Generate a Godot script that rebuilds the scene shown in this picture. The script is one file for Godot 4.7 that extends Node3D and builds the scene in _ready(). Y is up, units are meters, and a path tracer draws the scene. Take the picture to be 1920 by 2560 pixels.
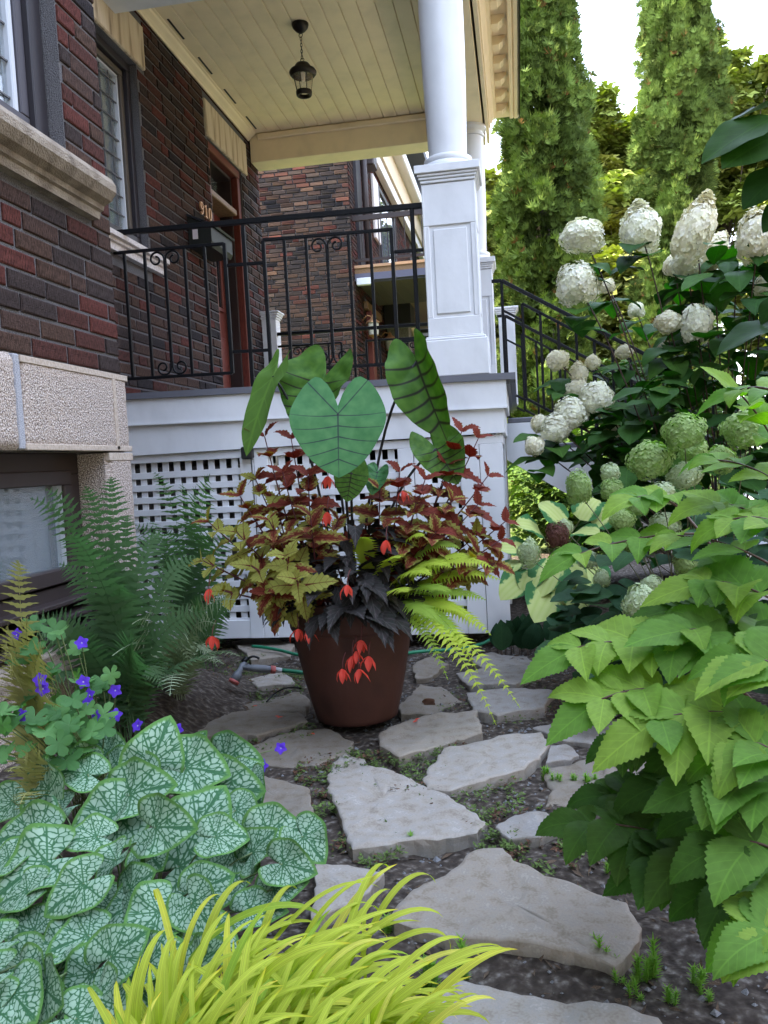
extends Node3D
# A front garden beside a brick house with a white porch: everything is built here from code.

const EYE := Vector3(0, 0.95, 0)
var rng := RandomNumberGenerator.new()
var M := {}          # materials by name
var used := {}       # names taken at top level

func _ready() -> void:
	rng.seed = 910
	set_stage()
	make_materials()
	build_ground()
	build_house()
	build_porch()
	build_stairs()
	build_neighbour()
	build_trees()
	build_stones()
	build_pot()
	build_left_bed()
	build_right_bed()
	build_small_things()

# ------------------------------------------------------------------ camera, sky, sun
func set_stage() -> void:
	var cam := Camera3D.new()
	cam.name = "camera"
	cam.fov = 63.21
	cam.near = 0.05
	cam.far = 400.0
	add_child(cam)
	cam.position = EYE
	cam.rotation_order = EULER_ORDER_YXZ
	cam.rotation_degrees = Vector3(-3.35, 9.4, -3.13)
	cam.current = true
	var sm := ProceduralSkyMaterial.new()
	sm.sky_top_color = Color(0.70, 0.765, 0.885)
	sm.sky_horizon_color = Color(0.945, 0.945, 0.935)
	sm.sky_curve = 0.16
	sm.ground_bottom_color = Color(0.22, 0.24, 0.18)
	sm.ground_horizon_color = Color(0.55, 0.57, 0.52)
	sm.sun_angle_max = 12.0
	sm.energy_multiplier = 1.8
	var sky := Sky.new()
	sky.sky_material = sm
	var env := Environment.new()
	env.background_mode = Environment.BG_SKY
	env.sky = sky
	env.tonemap_mode = Environment.TONE_MAPPER_LINEAR
	env.tonemap_exposure = 5.2
	env.sdfgi_enabled = true
	env.ssao_enabled = true
	env.ssil_enabled = true
	var we := WorldEnvironment.new()
	we.name = "environment"
	we.environment = env
	add_child(we)
	var sun := DirectionalLight3D.new()
	sun.name = "sun"
	sun.light_energy = 1.6
	sun.light_color = Color(1.0, 0.94, 0.82)
	sun.light_angular_distance = 0.5
	sun.shadow_enabled = true
	add_child(sun)
	sun.look_at_from_position(Vector3(-8.0, 12.5, 0.7), Vector3.ZERO)

# ------------------------------------------------------------------ small tools
func lin(r: float, g: float, b: float, a := 1.0) -> Color:
	var c := Color(r, g, b).linear_to_srgb()
	c.a = a
	return c

func numbered(called: String) -> String:
	if not used.has(called):
		used[called] = 0
		return called
	used[called] += 1
	return "%s_%03d" % [called, used[called]]

func thing(called: String, label: String, category: String, at := Vector3.ZERO, group := "") -> Node3D:
	var o := Node3D.new()
	o.name = numbered(called)
	add_child(o)
	o.position = at
	tag(o, label, category, group)
	return o

func tag(o: Node, label: String, category: String, group := "", kind := "") -> void:
	if label != "": o.set_meta("label", label)
	if category != "": o.set_meta("category", category)
	if group != "": o.set_meta("group", group)
	if kind != "": o.set_meta("kind", kind)

func mi(called: String, mesh: Mesh, mat: Material, parent: Node, xf := Transform3D.IDENTITY) -> MeshInstance3D:
	var o := MeshInstance3D.new()
	o.name = called if parent != self else numbered(called)
	o.mesh = mesh
	o.material_override = mat
	o.transform = xf
	parent.add_child(o, true)
	return o

func structure(called: String, mesh: Mesh, mat: Material) -> MeshInstance3D:
	var o := mi(called, mesh, mat, self)
	o.set_meta("kind", "structure")
	return o

func begin(smooth := false) -> SurfaceTool:
	var st := SurfaceTool.new()
	st.begin(Mesh.PRIMITIVE_TRIANGLES)
	st.set_smooth_group(0 if smooth else -1)
	return st

func done(st: SurfaceTool) -> ArrayMesh:
	st.generate_normals()
	return st.commit()

func tri(st: SurfaceTool, a: Vector3, b: Vector3, c: Vector3, out: Vector3) -> void:
	if (c - a).cross(b - a).dot(out) < 0.0:
		st.add_vertex(a); st.add_vertex(c); st.add_vertex(b)
	else:
		st.add_vertex(a); st.add_vertex(b); st.add_vertex(c)

func quad(st: SurfaceTool, a: Vector3, b: Vector3, c: Vector3, d: Vector3, out: Vector3) -> void:
	tri(st, a, b, c, out)
	tri(st, a, c, d, out)

# a box between two corners, its edges chamfered by ch
func box(st: SurfaceTool, lo: Vector3, hi: Vector3, ch := 0.0) -> void:
	var c := (lo + hi) * 0.5
	var h := (hi - lo).abs() * 0.5
	ch = minf(ch, minf(h.x, minf(h.y, h.z)) * 0.6)
	for ax in 3:
		for s in [-1.0, 1.0]:
			var n := Vector3.ZERO
			n[ax] = s
			var u := Vector3.ZERO
			u[(ax + 1) % 3] = 1.0
			var v := Vector3.ZERO
			v[(ax + 2) % 3] = 1.0
			var o := c + n * h[ax]
			var hu := h[(ax + 1) % 3] - ch
			var hv := h[(ax + 2) % 3] - ch
			quad(st, o - u * hu - v * hv, o + u * hu - v * hv, o + u * hu + v * hv, o - u * hu + v * hv, n)
	if ch <= 0.0:
		return
	for ax in 3:
		var a1 := (ax + 1) % 3
		var a2 := (ax + 2) % 3
		for s1 in [-1.0, 1.0]:
			for s2 in [-1.0, 1.0]:
				var p := Vector3.ZERO
				var q := Vector3.ZERO
				p[a1] = s1 * h[a1]
				p[a2] = s2 * (h[a2] - ch)
				q[a1] = s1 * (h[a1] - ch)
				q[a2] = s2 * h[a2]
				var e := Vector3.ZERO
				e[ax] = h[ax] - ch
				quad(st, c + p - e, c + p + e, c + q + e, c + q - e, p + q)
	for sx in [-1.0, 1.0]:
		for sy in [-1.0, 1.0]:
			for sz in [-1.0, 1.0]:
				var s3 := Vector3(sx, sy, sz)
				var k := Vector3(h.x - ch, h.y - ch, h.z - ch)
				tri(st, c + s3 * Vector3(h.x, k.y, k.z), c + s3 * Vector3(k.x, h.y, k.z), c + s3 * Vector3(k.x, k.y, h.z), s3)

func boxm(lo: Vector3, hi: Vector3, ch := 0.0) -> ArrayMesh:
	var st := begin()
	box(st, lo, hi, ch)
	return done(st)

# a convex or plain outline in the x-y plane pushed from z0 to z1
func prism_z(st: SurfaceTool, pts: PackedVector2Array, z0: float, z1: float) -> void:
	var t := Geometry2D.triangulate_polygon(pts)
	for i in range(0, t.size(), 3):
		for zz in [[z0, -1.0], [z1, 1.0]]:
			var w := Vector3(0, 0, zz[1] * signf(z1 - z0))
			tri(st, Vector3(pts[t[i]].x, pts[t[i]].y, zz[0]), Vector3(pts[t[i + 1]].x, pts[t[i + 1]].y, zz[0]), Vector3(pts[t[i + 2]].x, pts[t[i + 2]].y, zz[0]), w)
	var area := 0.0
	for i in pts.size():
		area += pts[i].cross(pts[(i + 1) % pts.size()])
	for i in pts.size():
		var a := pts[i]
		var b := pts[(i + 1) % pts.size()]
		var n := Vector3(b.y - a.y, a.x - b.x, 0) * signf(area)
		quad(st, Vector3(a.x, a.y, z0), Vector3(b.x, b.y, z0), Vector3(b.x, b.y, z1), Vector3(a.x, a.y, z1), n)

# a profile of (radius, height) turned round the y axis
func lathe(prof: Array, segs := 24, at := Vector3.ZERO) -> ArrayMesh:
	var st := begin(true)
	for i in prof.size() - 1:
		var a: Vector2 = prof[i]
		var b: Vector2 = prof[i + 1]
		if i > 0:
			var d0: Vector2 = (a - prof[i - 1]).normalized()
			st.set_smooth_group(0 if d0.dot((b - a).normalized()) > 0.7 else i)
		for k in segs:
			var t0 := TAU * k / segs
			var t1 := TAU * (k + 1) / segs
			var c0 := Vector3(cos(t0), 0, sin(t0))
			var c1 := Vector3(cos(t1), 0, sin(t1))
			var n := (c0 + c1) * (b.y - a.y) * 0.5 + Vector3.UP * (a.x - b.x)
			var p := [at + c0 * a.x + Vector3.UP * a.y, at + c1 * a.x + Vector3.UP * a.y, at + c1 * b.x + Vector3.UP * b.y, at + c0 * b.x + Vector3.UP * b.y]
			if a.x < 1e-5: tri(st, p[0], p[2], p[3], n)
			elif b.x < 1e-5: tri(st, p[0], p[1], p[2], n)
			else: quad(st, p[0], p[1], p[2], p[3], n)
	return done(st)

# a round bar along points; one radius for each point
func tube(st: SurfaceTool, pts: Array, rad: Array, segs := 6) -> void:
	var rings := []
	var side := Vector3.ZERO
	for i in pts.size():
		var d: Vector3 = (pts[mini(i + 1, pts.size() - 1)] - pts[maxi(i - 1, 0)]).normalized()
		if side == Vector3.ZERO:
			side = d.cross(Vector3.UP)
			if side.length() < 0.1: side = d.cross(Vector3.RIGHT)
		side = (side - d * side.dot(d)).normalized()
		var up := d.cross(side)
		var ring := []
		for k in segs:
			var t := TAU * k / segs
			ring.append(pts[i] + (side * cos(t) + up * sin(t)) * float(rad[mini(i, rad.size() - 1)]))
		rings.append(ring)
	for i in pts.size() - 1:
		for k in segs:
			var q := (k + 1) % segs
			quad(st, rings[i][k], rings[i][q], rings[i + 1][q], rings[i + 1][k], (rings[i][k] + rings[i][q]) * 0.5 - pts[i])
	for e in [0, pts.size() - 1]:
		var w: Vector3 = pts[0] - pts[1] if e == 0 else pts[e] - pts[e - 1]
		for k in range(1, segs - 1):
			tri(st, rings[e][0], rings[e][k], rings[e][k + 1], w)

func tubem(pts: Array, rad: Array, segs := 6) -> ArrayMesh:
	var st := begin(true)
	tube(st, pts, rad, segs)
	return done(st)

# points along a bent line a -> b -> c
func bend(a: Vector3, b: Vector3, c: Vector3, n := 8) -> Array:
	var r := []
	for i in n + 1:
		var t := float(i) / n
		r.append(a.lerp(b, t).lerp(b.lerp(c, t), t))
	return r

func rnd(a: float, b: float) -> float:
	return rng.randf_range(a, b)

# ------------------------------------------------------------------ materials
func noise_image(size: int, freq: float, seed_: int, oct := 4, kind := FastNoiseLite.TYPE_SIMPLEX_SMOOTH) -> Image:
	var n := FastNoiseLite.new()
	n.seed = seed_
	n.noise_type = kind
	n.frequency = freq
	n.fractal_octaves = oct
	var im := n.get_seamless_image(size, size)
	im.convert(Image.FORMAT_L8)
	return im

# a grey noise picture turned into colours along a gradient of [offset, colour] steps
func ramp_tex(im: Image, steps: Array) -> ImageTexture:
	var g := Gradient.new()
	g.offsets = PackedFloat32Array(steps.map(func(s): return s[0]))
	g.colors = PackedColorArray(steps.map(func(s): return s[1]))
	var lut := PackedByteArray()
	for i in 256:
		var c := g.sample(i / 255.0)
		lut.append_array([int(c.r * 255), int(c.g * 255), int(c.b * 255)])
	var src := im.get_data()
	var dst := PackedByteArray()
	dst.resize(src.size() * 3)
	for i in src.size():
		var k := src[i] * 3
		dst[i * 3] = lut[k]
		dst[i * 3 + 1] = lut[k + 1]
		dst[i * 3 + 2] = lut[k + 2]
	var out := Image.create_from_data(im.get_width(), im.get_height(), false, Image.FORMAT_RGB8, dst)
	return ImageTexture.create_from_image(out)

func grey(v: float) -> Color:
	return Color(v, v, v)

func bump_tex(im: Image, strength: float) -> ImageTexture:
	var b := im.duplicate() as Image
	b.convert(Image.FORMAT_RGBA8)
	b.bump_map_to_normal_map(strength)
	return ImageTexture.create_from_image(b)

func mat(c: Color, rough := 0.7, tex: Texture2D = null, scale := Vector3.ONE, normal: Texture2D = null, depth := 1.0) -> StandardMaterial3D:
	var m := StandardMaterial3D.new()
	m.albedo_color = c
	m.roughness = rough
	m.metallic_specular = 0.4
	if tex or normal:
		m.uv1_triplanar = true
		m.uv1_world_triplanar = true
		m.uv1_scale = scale
	if tex: m.albedo_texture = tex
	if normal:
		m.normal_enabled = true
		m.normal_texture = normal
		m.normal_scale = depth
	return m

func leaf_mat(c: Color, glow: Color, rough := 0.5, tex: Texture2D = null) -> StandardMaterial3D:
	var m := StandardMaterial3D.new()
	m.albedo_color = c
	m.roughness = rough
	m.metallic_specular = 0.16
	m.cull_mode = BaseMaterial3D.CULL_DISABLED
	m.backlight_enabled = true
	m.backlight = glow
	if tex: m.albedo_texture = tex
	return m

var N := {}
func make_materials() -> void:
	N.fine = noise_image(256, 0.06, 11, 4)
	N.coarse = noise_image(256, 0.015, 12, 5)
	N.grit = noise_image(256, 0.22, 13, 2)
	var wear := ramp_tex(N.coarse, [[0.0, grey(0.94)], [0.4, grey(0.975)], [0.6, grey(0.99)], [1.0, grey(1.0)]])
	var fine := ramp_tex(N.fine, [[0.0, grey(0.66)], [0.45, grey(0.9)], [1.0, grey(1.0)]])
	var grit := ramp_tex(N.grit, [[0.0, grey(0.45)], [0.5, grey(0.85)], [1.0, grey(1.0)]])
	var nfine := bump_tex(N.fine, 3.0)
	var ngrit := bump_tex(N.grit, 4.0)
	N.t_fine = fine
	N.t_wear = wear
	N.t_grit = grit
	N.n_fine = nfine
	N.n_grit = ngrit
	# bricks: wire-cut faces, streaked downwards
	var streak := ramp_tex(N.fine, [[0.0, grey(0.40)], [0.38, grey(0.70)], [0.55, grey(0.88)], [0.72, grey(0.95)], [0.8, Color(1.0, 0.98, 0.96)]])
	var bs := Vector3(14, 2.2, 14)
	M.bricks = []
	for c in [lin(0.040, 0.033, 0.035), lin(0.062, 0.045, 0.042), lin(0.090, 0.055, 0.045), lin(0.098, 0.041, 0.034), lin(0.130, 0.044, 0.036), lin(0.098, 0.058, 0.044)]:
		M.bricks.append(mat(c, 0.85, streak, bs, ngrit, 0.7))
		M.bricks[-1].metallic_specular = 0.2
	M.mortar = mat(lin(0.17, 0.16, 0.165), 0.9, grit, Vector3(3, 3, 3), ngrit, 0.8)
	# granite
	var g1 := noise_image(512, 0.16, 21, 2)
	M.granite = mat(Color(1, 1, 1), 0.75, ramp_tex(g1, [[0.0, lin(0.07, 0.055, 0.05)], [0.32, lin(0.13, 0.10, 0.09)], [0.42, lin(0.36, 0.285, 0.235)], [0.56, lin(0.47, 0.385, 0.32)], [0.66, lin(0.55, 0.48, 0.43)], [1.0, lin(0.78, 0.72, 0.68)]]), Vector3(1.9, 1.9, 1.9), ngrit, 0.5)
	M.granite_smooth = mat(Color(1, 1, 1), 0.8, ramp_tex(N.fine, [[0.0, lin(0.34, 0.27, 0.21)], [1.0, lin(0.52, 0.44, 0.37)]]), Vector3(4, 4, 4), nfine, 0.5)
	M.limestone = mat(Color(1, 1, 1), 0.85, ramp_tex(N.coarse, [[0.0, lin(0.11, 0.085, 0.065)], [0.45, lin(0.23, 0.185, 0.14)], [1.0, lin(0.37, 0.315, 0.25)]]), Vector3(2.5, 2.5, 2.5), ngrit, 0.7)
	# weather streaks washed down the cut-stone lintels
	M.lintel = mat(Color(1, 1, 1), 0.85, ramp_tex(N.coarse, [[0.0, lin(0.20, 0.15, 0.10)], [0.38, lin(0.40, 0.315, 0.22)], [0.5, lin(0.52, 0.425, 0.305)], [1.0, lin(0.58, 0.49, 0.365)]]), Vector3(2.6, 0.35, 2.6), nfine, 0.4)
	M.pale_stone = mat(Color(1, 1, 1), 0.8, ramp_tex(N.fine, [[0.0, lin(0.40, 0.35, 0.32)], [0.5, lin(0.58, 0.53, 0.50)], [1.0, lin(0.64, 0.60, 0.57)]]), Vector3(3, 3, 3))
	# paint
	M.white = mat(lin(0.70, 0.70, 0.715), 0.42, wear, Vector3(1.3, 0.8, 1.3), nfine, 0.05)
	M.cream = mat(lin(0.86, 0.70, 0.47), 0.55, wear, Vector3(1.1, 1.1, 1.1))
	M.deck = mat(lin(0.135, 0.135, 0.155), 0.5, wear, Vector3(2, 2, 2))
	M.iron = mat(lin(0.008, 0.008, 0.009), 0.42)
	M.iron.metallic_specular = 0.25
	M.brown_paint = mat(lin(0.040, 0.028, 0.026), 0.5, wear, Vector3(2, 2, 2))
	M.window_dark = mat(lin(0.030, 0.026, 0.030), 0.45)
	M.window_light = mat(lin(0.50, 0.52, 0.56), 0.4)
	M.lead = mat(lin(0.10, 0.10, 0.105), 0.5)
	M.door = mat(lin(0.17, 0.042, 0.030), 0.35, fine, Vector3(8, 0.8, 8))
	M.wood = mat(lin(0.26, 0.15, 0.075), 0.45, fine, Vector3(2, 8, 2))
	M.unlit_dark = mat(lin(0.075, 0.06, 0.045), 0.9)  # dark brown that stands for the lack of light in closed spaces
	M.curtain = mat(lin(0.42, 0.36, 0.27), 0.9)
	M.glass = StandardMaterial3D.new()
	M.glass.albedo_color = Color(0.75, 0.82, 0.86, 0.12)
	M.glass.transparency = BaseMaterial3D.TRANSPARENCY_ALPHA
	M.glass.roughness = 0.02
	M.glass.metallic_specular = 0.7
	M.bronze = mat(lin(0.022, 0.017, 0.014), 0.4)
	M.bronze.metallic = 0.4
	M.black = mat(lin(0.012, 0.012, 0.013), 0.45)
	M.brass = mat(lin(0.60, 0.33, 0.17), 0.35)
	M.brass.metallic = 0.5
	M.bark = mat(lin(0.16, 0.12, 0.095), 0.9, grit, Vector3(6, 1.5, 6), ngrit, 1.0)
	M.slate_roof = mat(lin(0.10, 0.10, 0.11), 0.8)

# ------------------------------------------------------------------ ground
func build_ground() -> void:
	var n := FastNoiseLite.new()
	n.seed = 5
	n.frequency = 1.6
	n.fractal_octaves = 3
	# the garden bed near by, uneven; the lawn and street beyond as one flat sheet
	var st := begin(true)
	var x0 := -2.6
	var z0 := -8.0
	var step := 0.05
	var nx := 110
	var nz := 190
	var hgt := func(i: int, k: int) -> Vector3:
		var x := x0 + i * step
		var z := z0 + k * step
		return Vector3(x, 0.16 * smoothstep(-1.05, -1.42, x) * smoothstep(-3.7, -3.1, z) + 0.022 * n.get_noise_2d(x * 1.5, z * 1.5) + 0.012 * n.get_noise_2d(x * 9, z * 9) + 0.004, z)
	for i in nx:
		for k in nz:
			quad(st, hgt.call(i, k), hgt.call(i + 1, k), hgt.call(i + 1, k + 1), hgt.call(i, k + 1), Vector3.UP)
	var soil := ramp_tex(noise_image(512, 0.035, 31, 6), [[0.0, lin(0.016, 0.011, 0.008)], [0.42, lin(0.040, 0.029, 0.021)], [0.62, lin(0.072, 0.056, 0.044)], [0.8, lin(0.16, 0.14, 0.12)], [1.0, lin(0.28, 0.26, 0.24)]])
	M.soil = mat(Color(1, 1, 1), 0.95, soil, Vector3(1.7, 1.7, 1.7), N.n_fine, 0.9)
	structure("garden_soil", done(st), M.soil)
	st = begin()
	quad(st, Vector3(-120, -0.09, -200), Vector3(120, -0.09, -200), Vector3(120, -0.09, 120), Vector3(-120, -0.09, 120), Vector3.UP)
	var lawn := ramp_tex(N.fine, [[0.0, lin(0.05, 0.075, 0.02)], [1.0, lin(0.12, 0.16, 0.045)]])
	structure("ground", done(st), mat(Color(1, 1, 1), 0.95, lawn, Vector3(1.5, 1.5, 1.5)))
	structure("pavement", boxm(Vector3(3.4, -0.2, -60), Vector3(5.6, -0.03, 40)), mat(lin(0.50, 0.46, 0.40), 0.9, N.t_fine, Vector3(0.7, 0.7, 0.7)))  # pale unseen pavement, put in to bounce warm light towards the porch
	structure("street", boxm(Vector3(7.4, -0.2, -80), Vector3(16.0, -0.08, 60)), mat(lin(0.11, 0.11, 0.115), 0.9, N.t_fine, Vector3(0.7, 0.7, 0.7)))
	# grey gravel and soil crumbs between the stones
	var peb := begin()
	for i in 11000:
		var a := Vector3(rnd(-1.4, 1.9), 0.0, rnd(-4.4, -0.75))
		if n.get_noise_2d(a.x * 1.1 + 40.0, a.z * 1.1) < -0.05 and i % 5 > 0:
			continue
		var r := rnd(0.0022, 0.0052) if i % 9 > 0 else rnd(0.005, 0.010)
		a.y = 0.022 * n.get_noise_2d(a.x * 1.5, a.z * 1.5) + 0.012 * n.get_noise_2d(a.x * 9, a.z * 9) + 0.004
		var c := [Vector3(r * rnd(0.8, 1.4), 0, 0), Vector3(0, 0, r * rnd(0.8, 1.4)), Vector3(-r * rnd(0.8, 1.3), 0, rnd(-r, r) * 0.4), Vector3(rnd(-r, r) * 0.4, 0, -r)]
		var top := Vector3(rnd(-r, r) * 0.3, r * rnd(0.7, 1.1), rnd(-r, r) * 0.3)
		for k in 4:
			tri(peb, a + c[k], a + c[(k + 1) % 4], a + top, c[k] + c[(k + 1) % 4] + Vector3.UP * r)
	var gm := ramp_tex(N.grit, [[0.0, lin(0.06, 0.055, 0.055)], [0.5, lin(0.16, 0.16, 0.165)], [1.0, lin(0.40, 0.40, 0.41)]])
	var po := mi("gravel", done(peb), mat(Color(1, 1, 1), 0.9, gm, Vector3(9, 9, 9)), self)
	# bits of bark and dead leaf
	var ml := begin()
	for i in 7000:
		var a := Vector3(rnd(-1.4, 1.6), 0.0, rnd(-4.6, -0.7))
		a.y = 0.022 * n.get_noise_2d(a.x * 1.5, a.z * 1.5) + 0.012 * n.get_noise_2d(a.x * 9, a.z * 9) + 0.003 + 0.16 * smoothstep(-1.05, -1.42, a.x) * smoothstep(-3.7, -3.1, a.z)
		var d := Vector3(rnd(-1, 1), rnd(-0.15, 0.25), rnd(-1, 1)).normalized() * rnd(0.005, 0.022)
		var s := d.cross(Vector3.UP).normalized() * rnd(0.002, 0.006)
		tri(ml, a - d, a + s + Vector3.UP * 0.003, a + d, Vector3.UP)
		tri(ml, a - d, a + d, a - s, Vector3.UP)
	var lm := ramp_tex(N.grit, [[0.0, lin(0.03, 0.02, 0.015)], [0.5, lin(0.085, 0.055, 0.035)], [1.0, lin(0.24, 0.17, 0.11)]])
	var lo := mi("leaf_litter", done(ml), mat(Color(1, 1, 1), 0.9, lm, Vector3(7, 7, 7)), self)
	tag(lo, "bits of bark and dead leaf strewn over the soil", "leaf litter", "", "stuff")
	tag(po, "loose grey gravel chips scattered over dark soil between flagstones", "gravel", "", "stuff")

# ------------------------------------------------------------------ brickwork
var brick_mesh := []
func brick_unit(k: int) -> ArrayMesh:
	# a brick of unit size, face towards +x, arrises worn off unevenly
	var st := begin()
	var e := 0.10
	var f := 0.035
	var j := func() -> float: return rnd(-0.012, 0.012)
	var p := []
	for s in [[-1, -1], [1, -1], [1, 1], [-1, 1]]:
		p.append(Vector3(j.call() * 4.0, s[1] * (0.5 - e * rnd(0.5, 1.2)), s[0] * (0.5 - f * rnd(0.5, 1.2))))
	var q := []
	for s in [[-1, -1], [1, -1], [1, 1], [-1, 1]]:
		q.append(Vector3(-0.16, s[1] * (0.5 + j.call()), s[0] * (0.5 + j.call() * 0.5)))
	var b := []
	for s in [[-1, -1], [1, -1], [1, 1], [-1, 1]]:
		b.append(Vector3(-1.0, s[1] * 0.5, s[0] * 0.5))
	quad(st, p[0], p[1], p[2], p[3], Vector3.RIGHT)
	for i in 4:
		var o: Vector3 = Vector3(0, (p[i] + p[(i + 1) % 4]).y, (p[i] + p[(i + 1) % 4]).z)
		quad(st, p[i], p[(i + 1) % 4], q[(i + 1) % 4], q[i], o + Vector3(0.3, 0, 0))
		quad(st, q[i], q[(i + 1) % 4], b[(i + 1) % 4], b[i], o)
	return done(st)

# bricks of a wall: frame.x is the way the face looks, frame.y up, frame.z along the wall; u runs along, v up, in metres from its origin
func brickwork(out: Array, frame: Transform3D, u0: float, u1: float, v0: float, v1: float, holes: Array, headers: float, reds: float, pitch := 0.0635, ln := 0.205) -> void:
	if brick_mesh.is_empty():
		for k in 5: brick_mesh.append(brick_unit(k))
	var row := 0
	var v := v0
	while v < v1 - 0.01:
		var top := minf(v + pitch, v1)
		var u := u0 - (0.0 if row % 2 == 0 else ln * 0.5) - (0.0 if row % 3 else ln * 0.22)
		while u < u1:
			var l := ln if rng.randf() > headers else ln * 0.5
			var a := maxf(u, u0)
			var b := minf(u + l, u1)
			u += l
			if b - a < 0.03: continue
			# cut the brick where an opening begins
			var pieces := [[a, b]]
			for h in holes:
				if top > h[2] + 0.012 and v < h[3] - 0.012:
					var nxt := []
					for pc in pieces:
						if pc[1] <= h[0] or pc[0] >= h[1]: nxt.append(pc)
						else:
							if pc[0] < h[0]: nxt.append([pc[0], h[0]])
							if pc[1] > h[1]: nxt.append([h[1], pc[1]])
					pieces = nxt
			for pc in pieces:
				if pc[1] - pc[0] < 0.025: continue
				var joint := 0.0105
				var m := rng.randf()
				var k := 0
				if m < reds: k = 3 if rng.randf() < 0.55 else 4
				elif m < reds + 0.16: k = 5
				elif m < reds + 0.36: k = 2
				elif m < reds + 0.62: k = 1
				var ctr := Vector3(rnd(-0.0015, 0.0025), (v + top) * 0.5, (pc[0] + pc[1]) * 0.5)
				var xf := Transform3D(Basis(Vector3(0.022, rnd(-0.02, 0.02) * 0.02, 0), Vector3(0, top - v - joint, 0), Vector3(0, 0, pc[1] - pc[0] - joint)), ctr)
				out.append([frame * xf, k, rng.randi() % 5])
		v += pitch
		row += 1

# the nearest bricks one by one, the rest as one part
func lay_bricks(list: Array, parent: Node, most: int) -> void:
	list.sort_custom(func(a, b): return a[0].origin.distance_squared_to(EYE) < b[0].origin.distance_squared_to(EYE))
	var rest := {}
	for i in list.size():
		var b: Array = list[i]
		if i < most:
			mi("brick", brick_mesh[b[2]], M.bricks[b[1]], parent, b[0])
		else:
			if not rest.has(b[1]):
				rest[b[1]] = SurfaceTool.new()
				rest[b[1]].begin(Mesh.PRIMITIVE_TRIANGLES)
			rest[b[1]].append_from(brick_mesh[b[2]], 0, b[0])
	for k in rest:
		var o := mi("brick_courses", rest[k].commit(), M.bricks[k], parent)
		o.set_meta("kind", "stuff")

# a wall in the plane across x, from x0 to x1, with openings [z0, z1, y0, y1]
func wall_x(x0: float, x1: float, z0: float, z1: float, y0: float, y1: float, holes: Array) -> ArrayMesh:
	var st := begin()
	var zs := [z0, z1]
	var ys := [y0, y1]
	for h in holes:
		zs.append_array([h[0], h[1]])
		ys.append_array([h[2], h[3]])
	zs.sort()
	ys.sort()
	for i in zs.size() - 1:
		for k in ys.size() - 1:
			if zs[i + 1] - zs[i] < 1e-4 or ys[k + 1] - ys[k] < 1e-4: continue
			var cz: float = (zs[i] + zs[i + 1]) * 0.5
			var cy: float = (ys[k] + ys[k + 1]) * 0.5
			var open := false
			for h in holes:
				if cz > h[0] and cz < h[1] and cy > h[2] and cy < h[3]: open = true
			if not open: box(st, Vector3(x0, ys[k], zs[i]), Vector3(x1, ys[k + 1], zs[i + 1]))
	return done(st)

# ------------------------------------------------------------------ the house
const WX := -2.05     # face of the porch wall
const FX := -1.45     # face of the wall that stands forward

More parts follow.
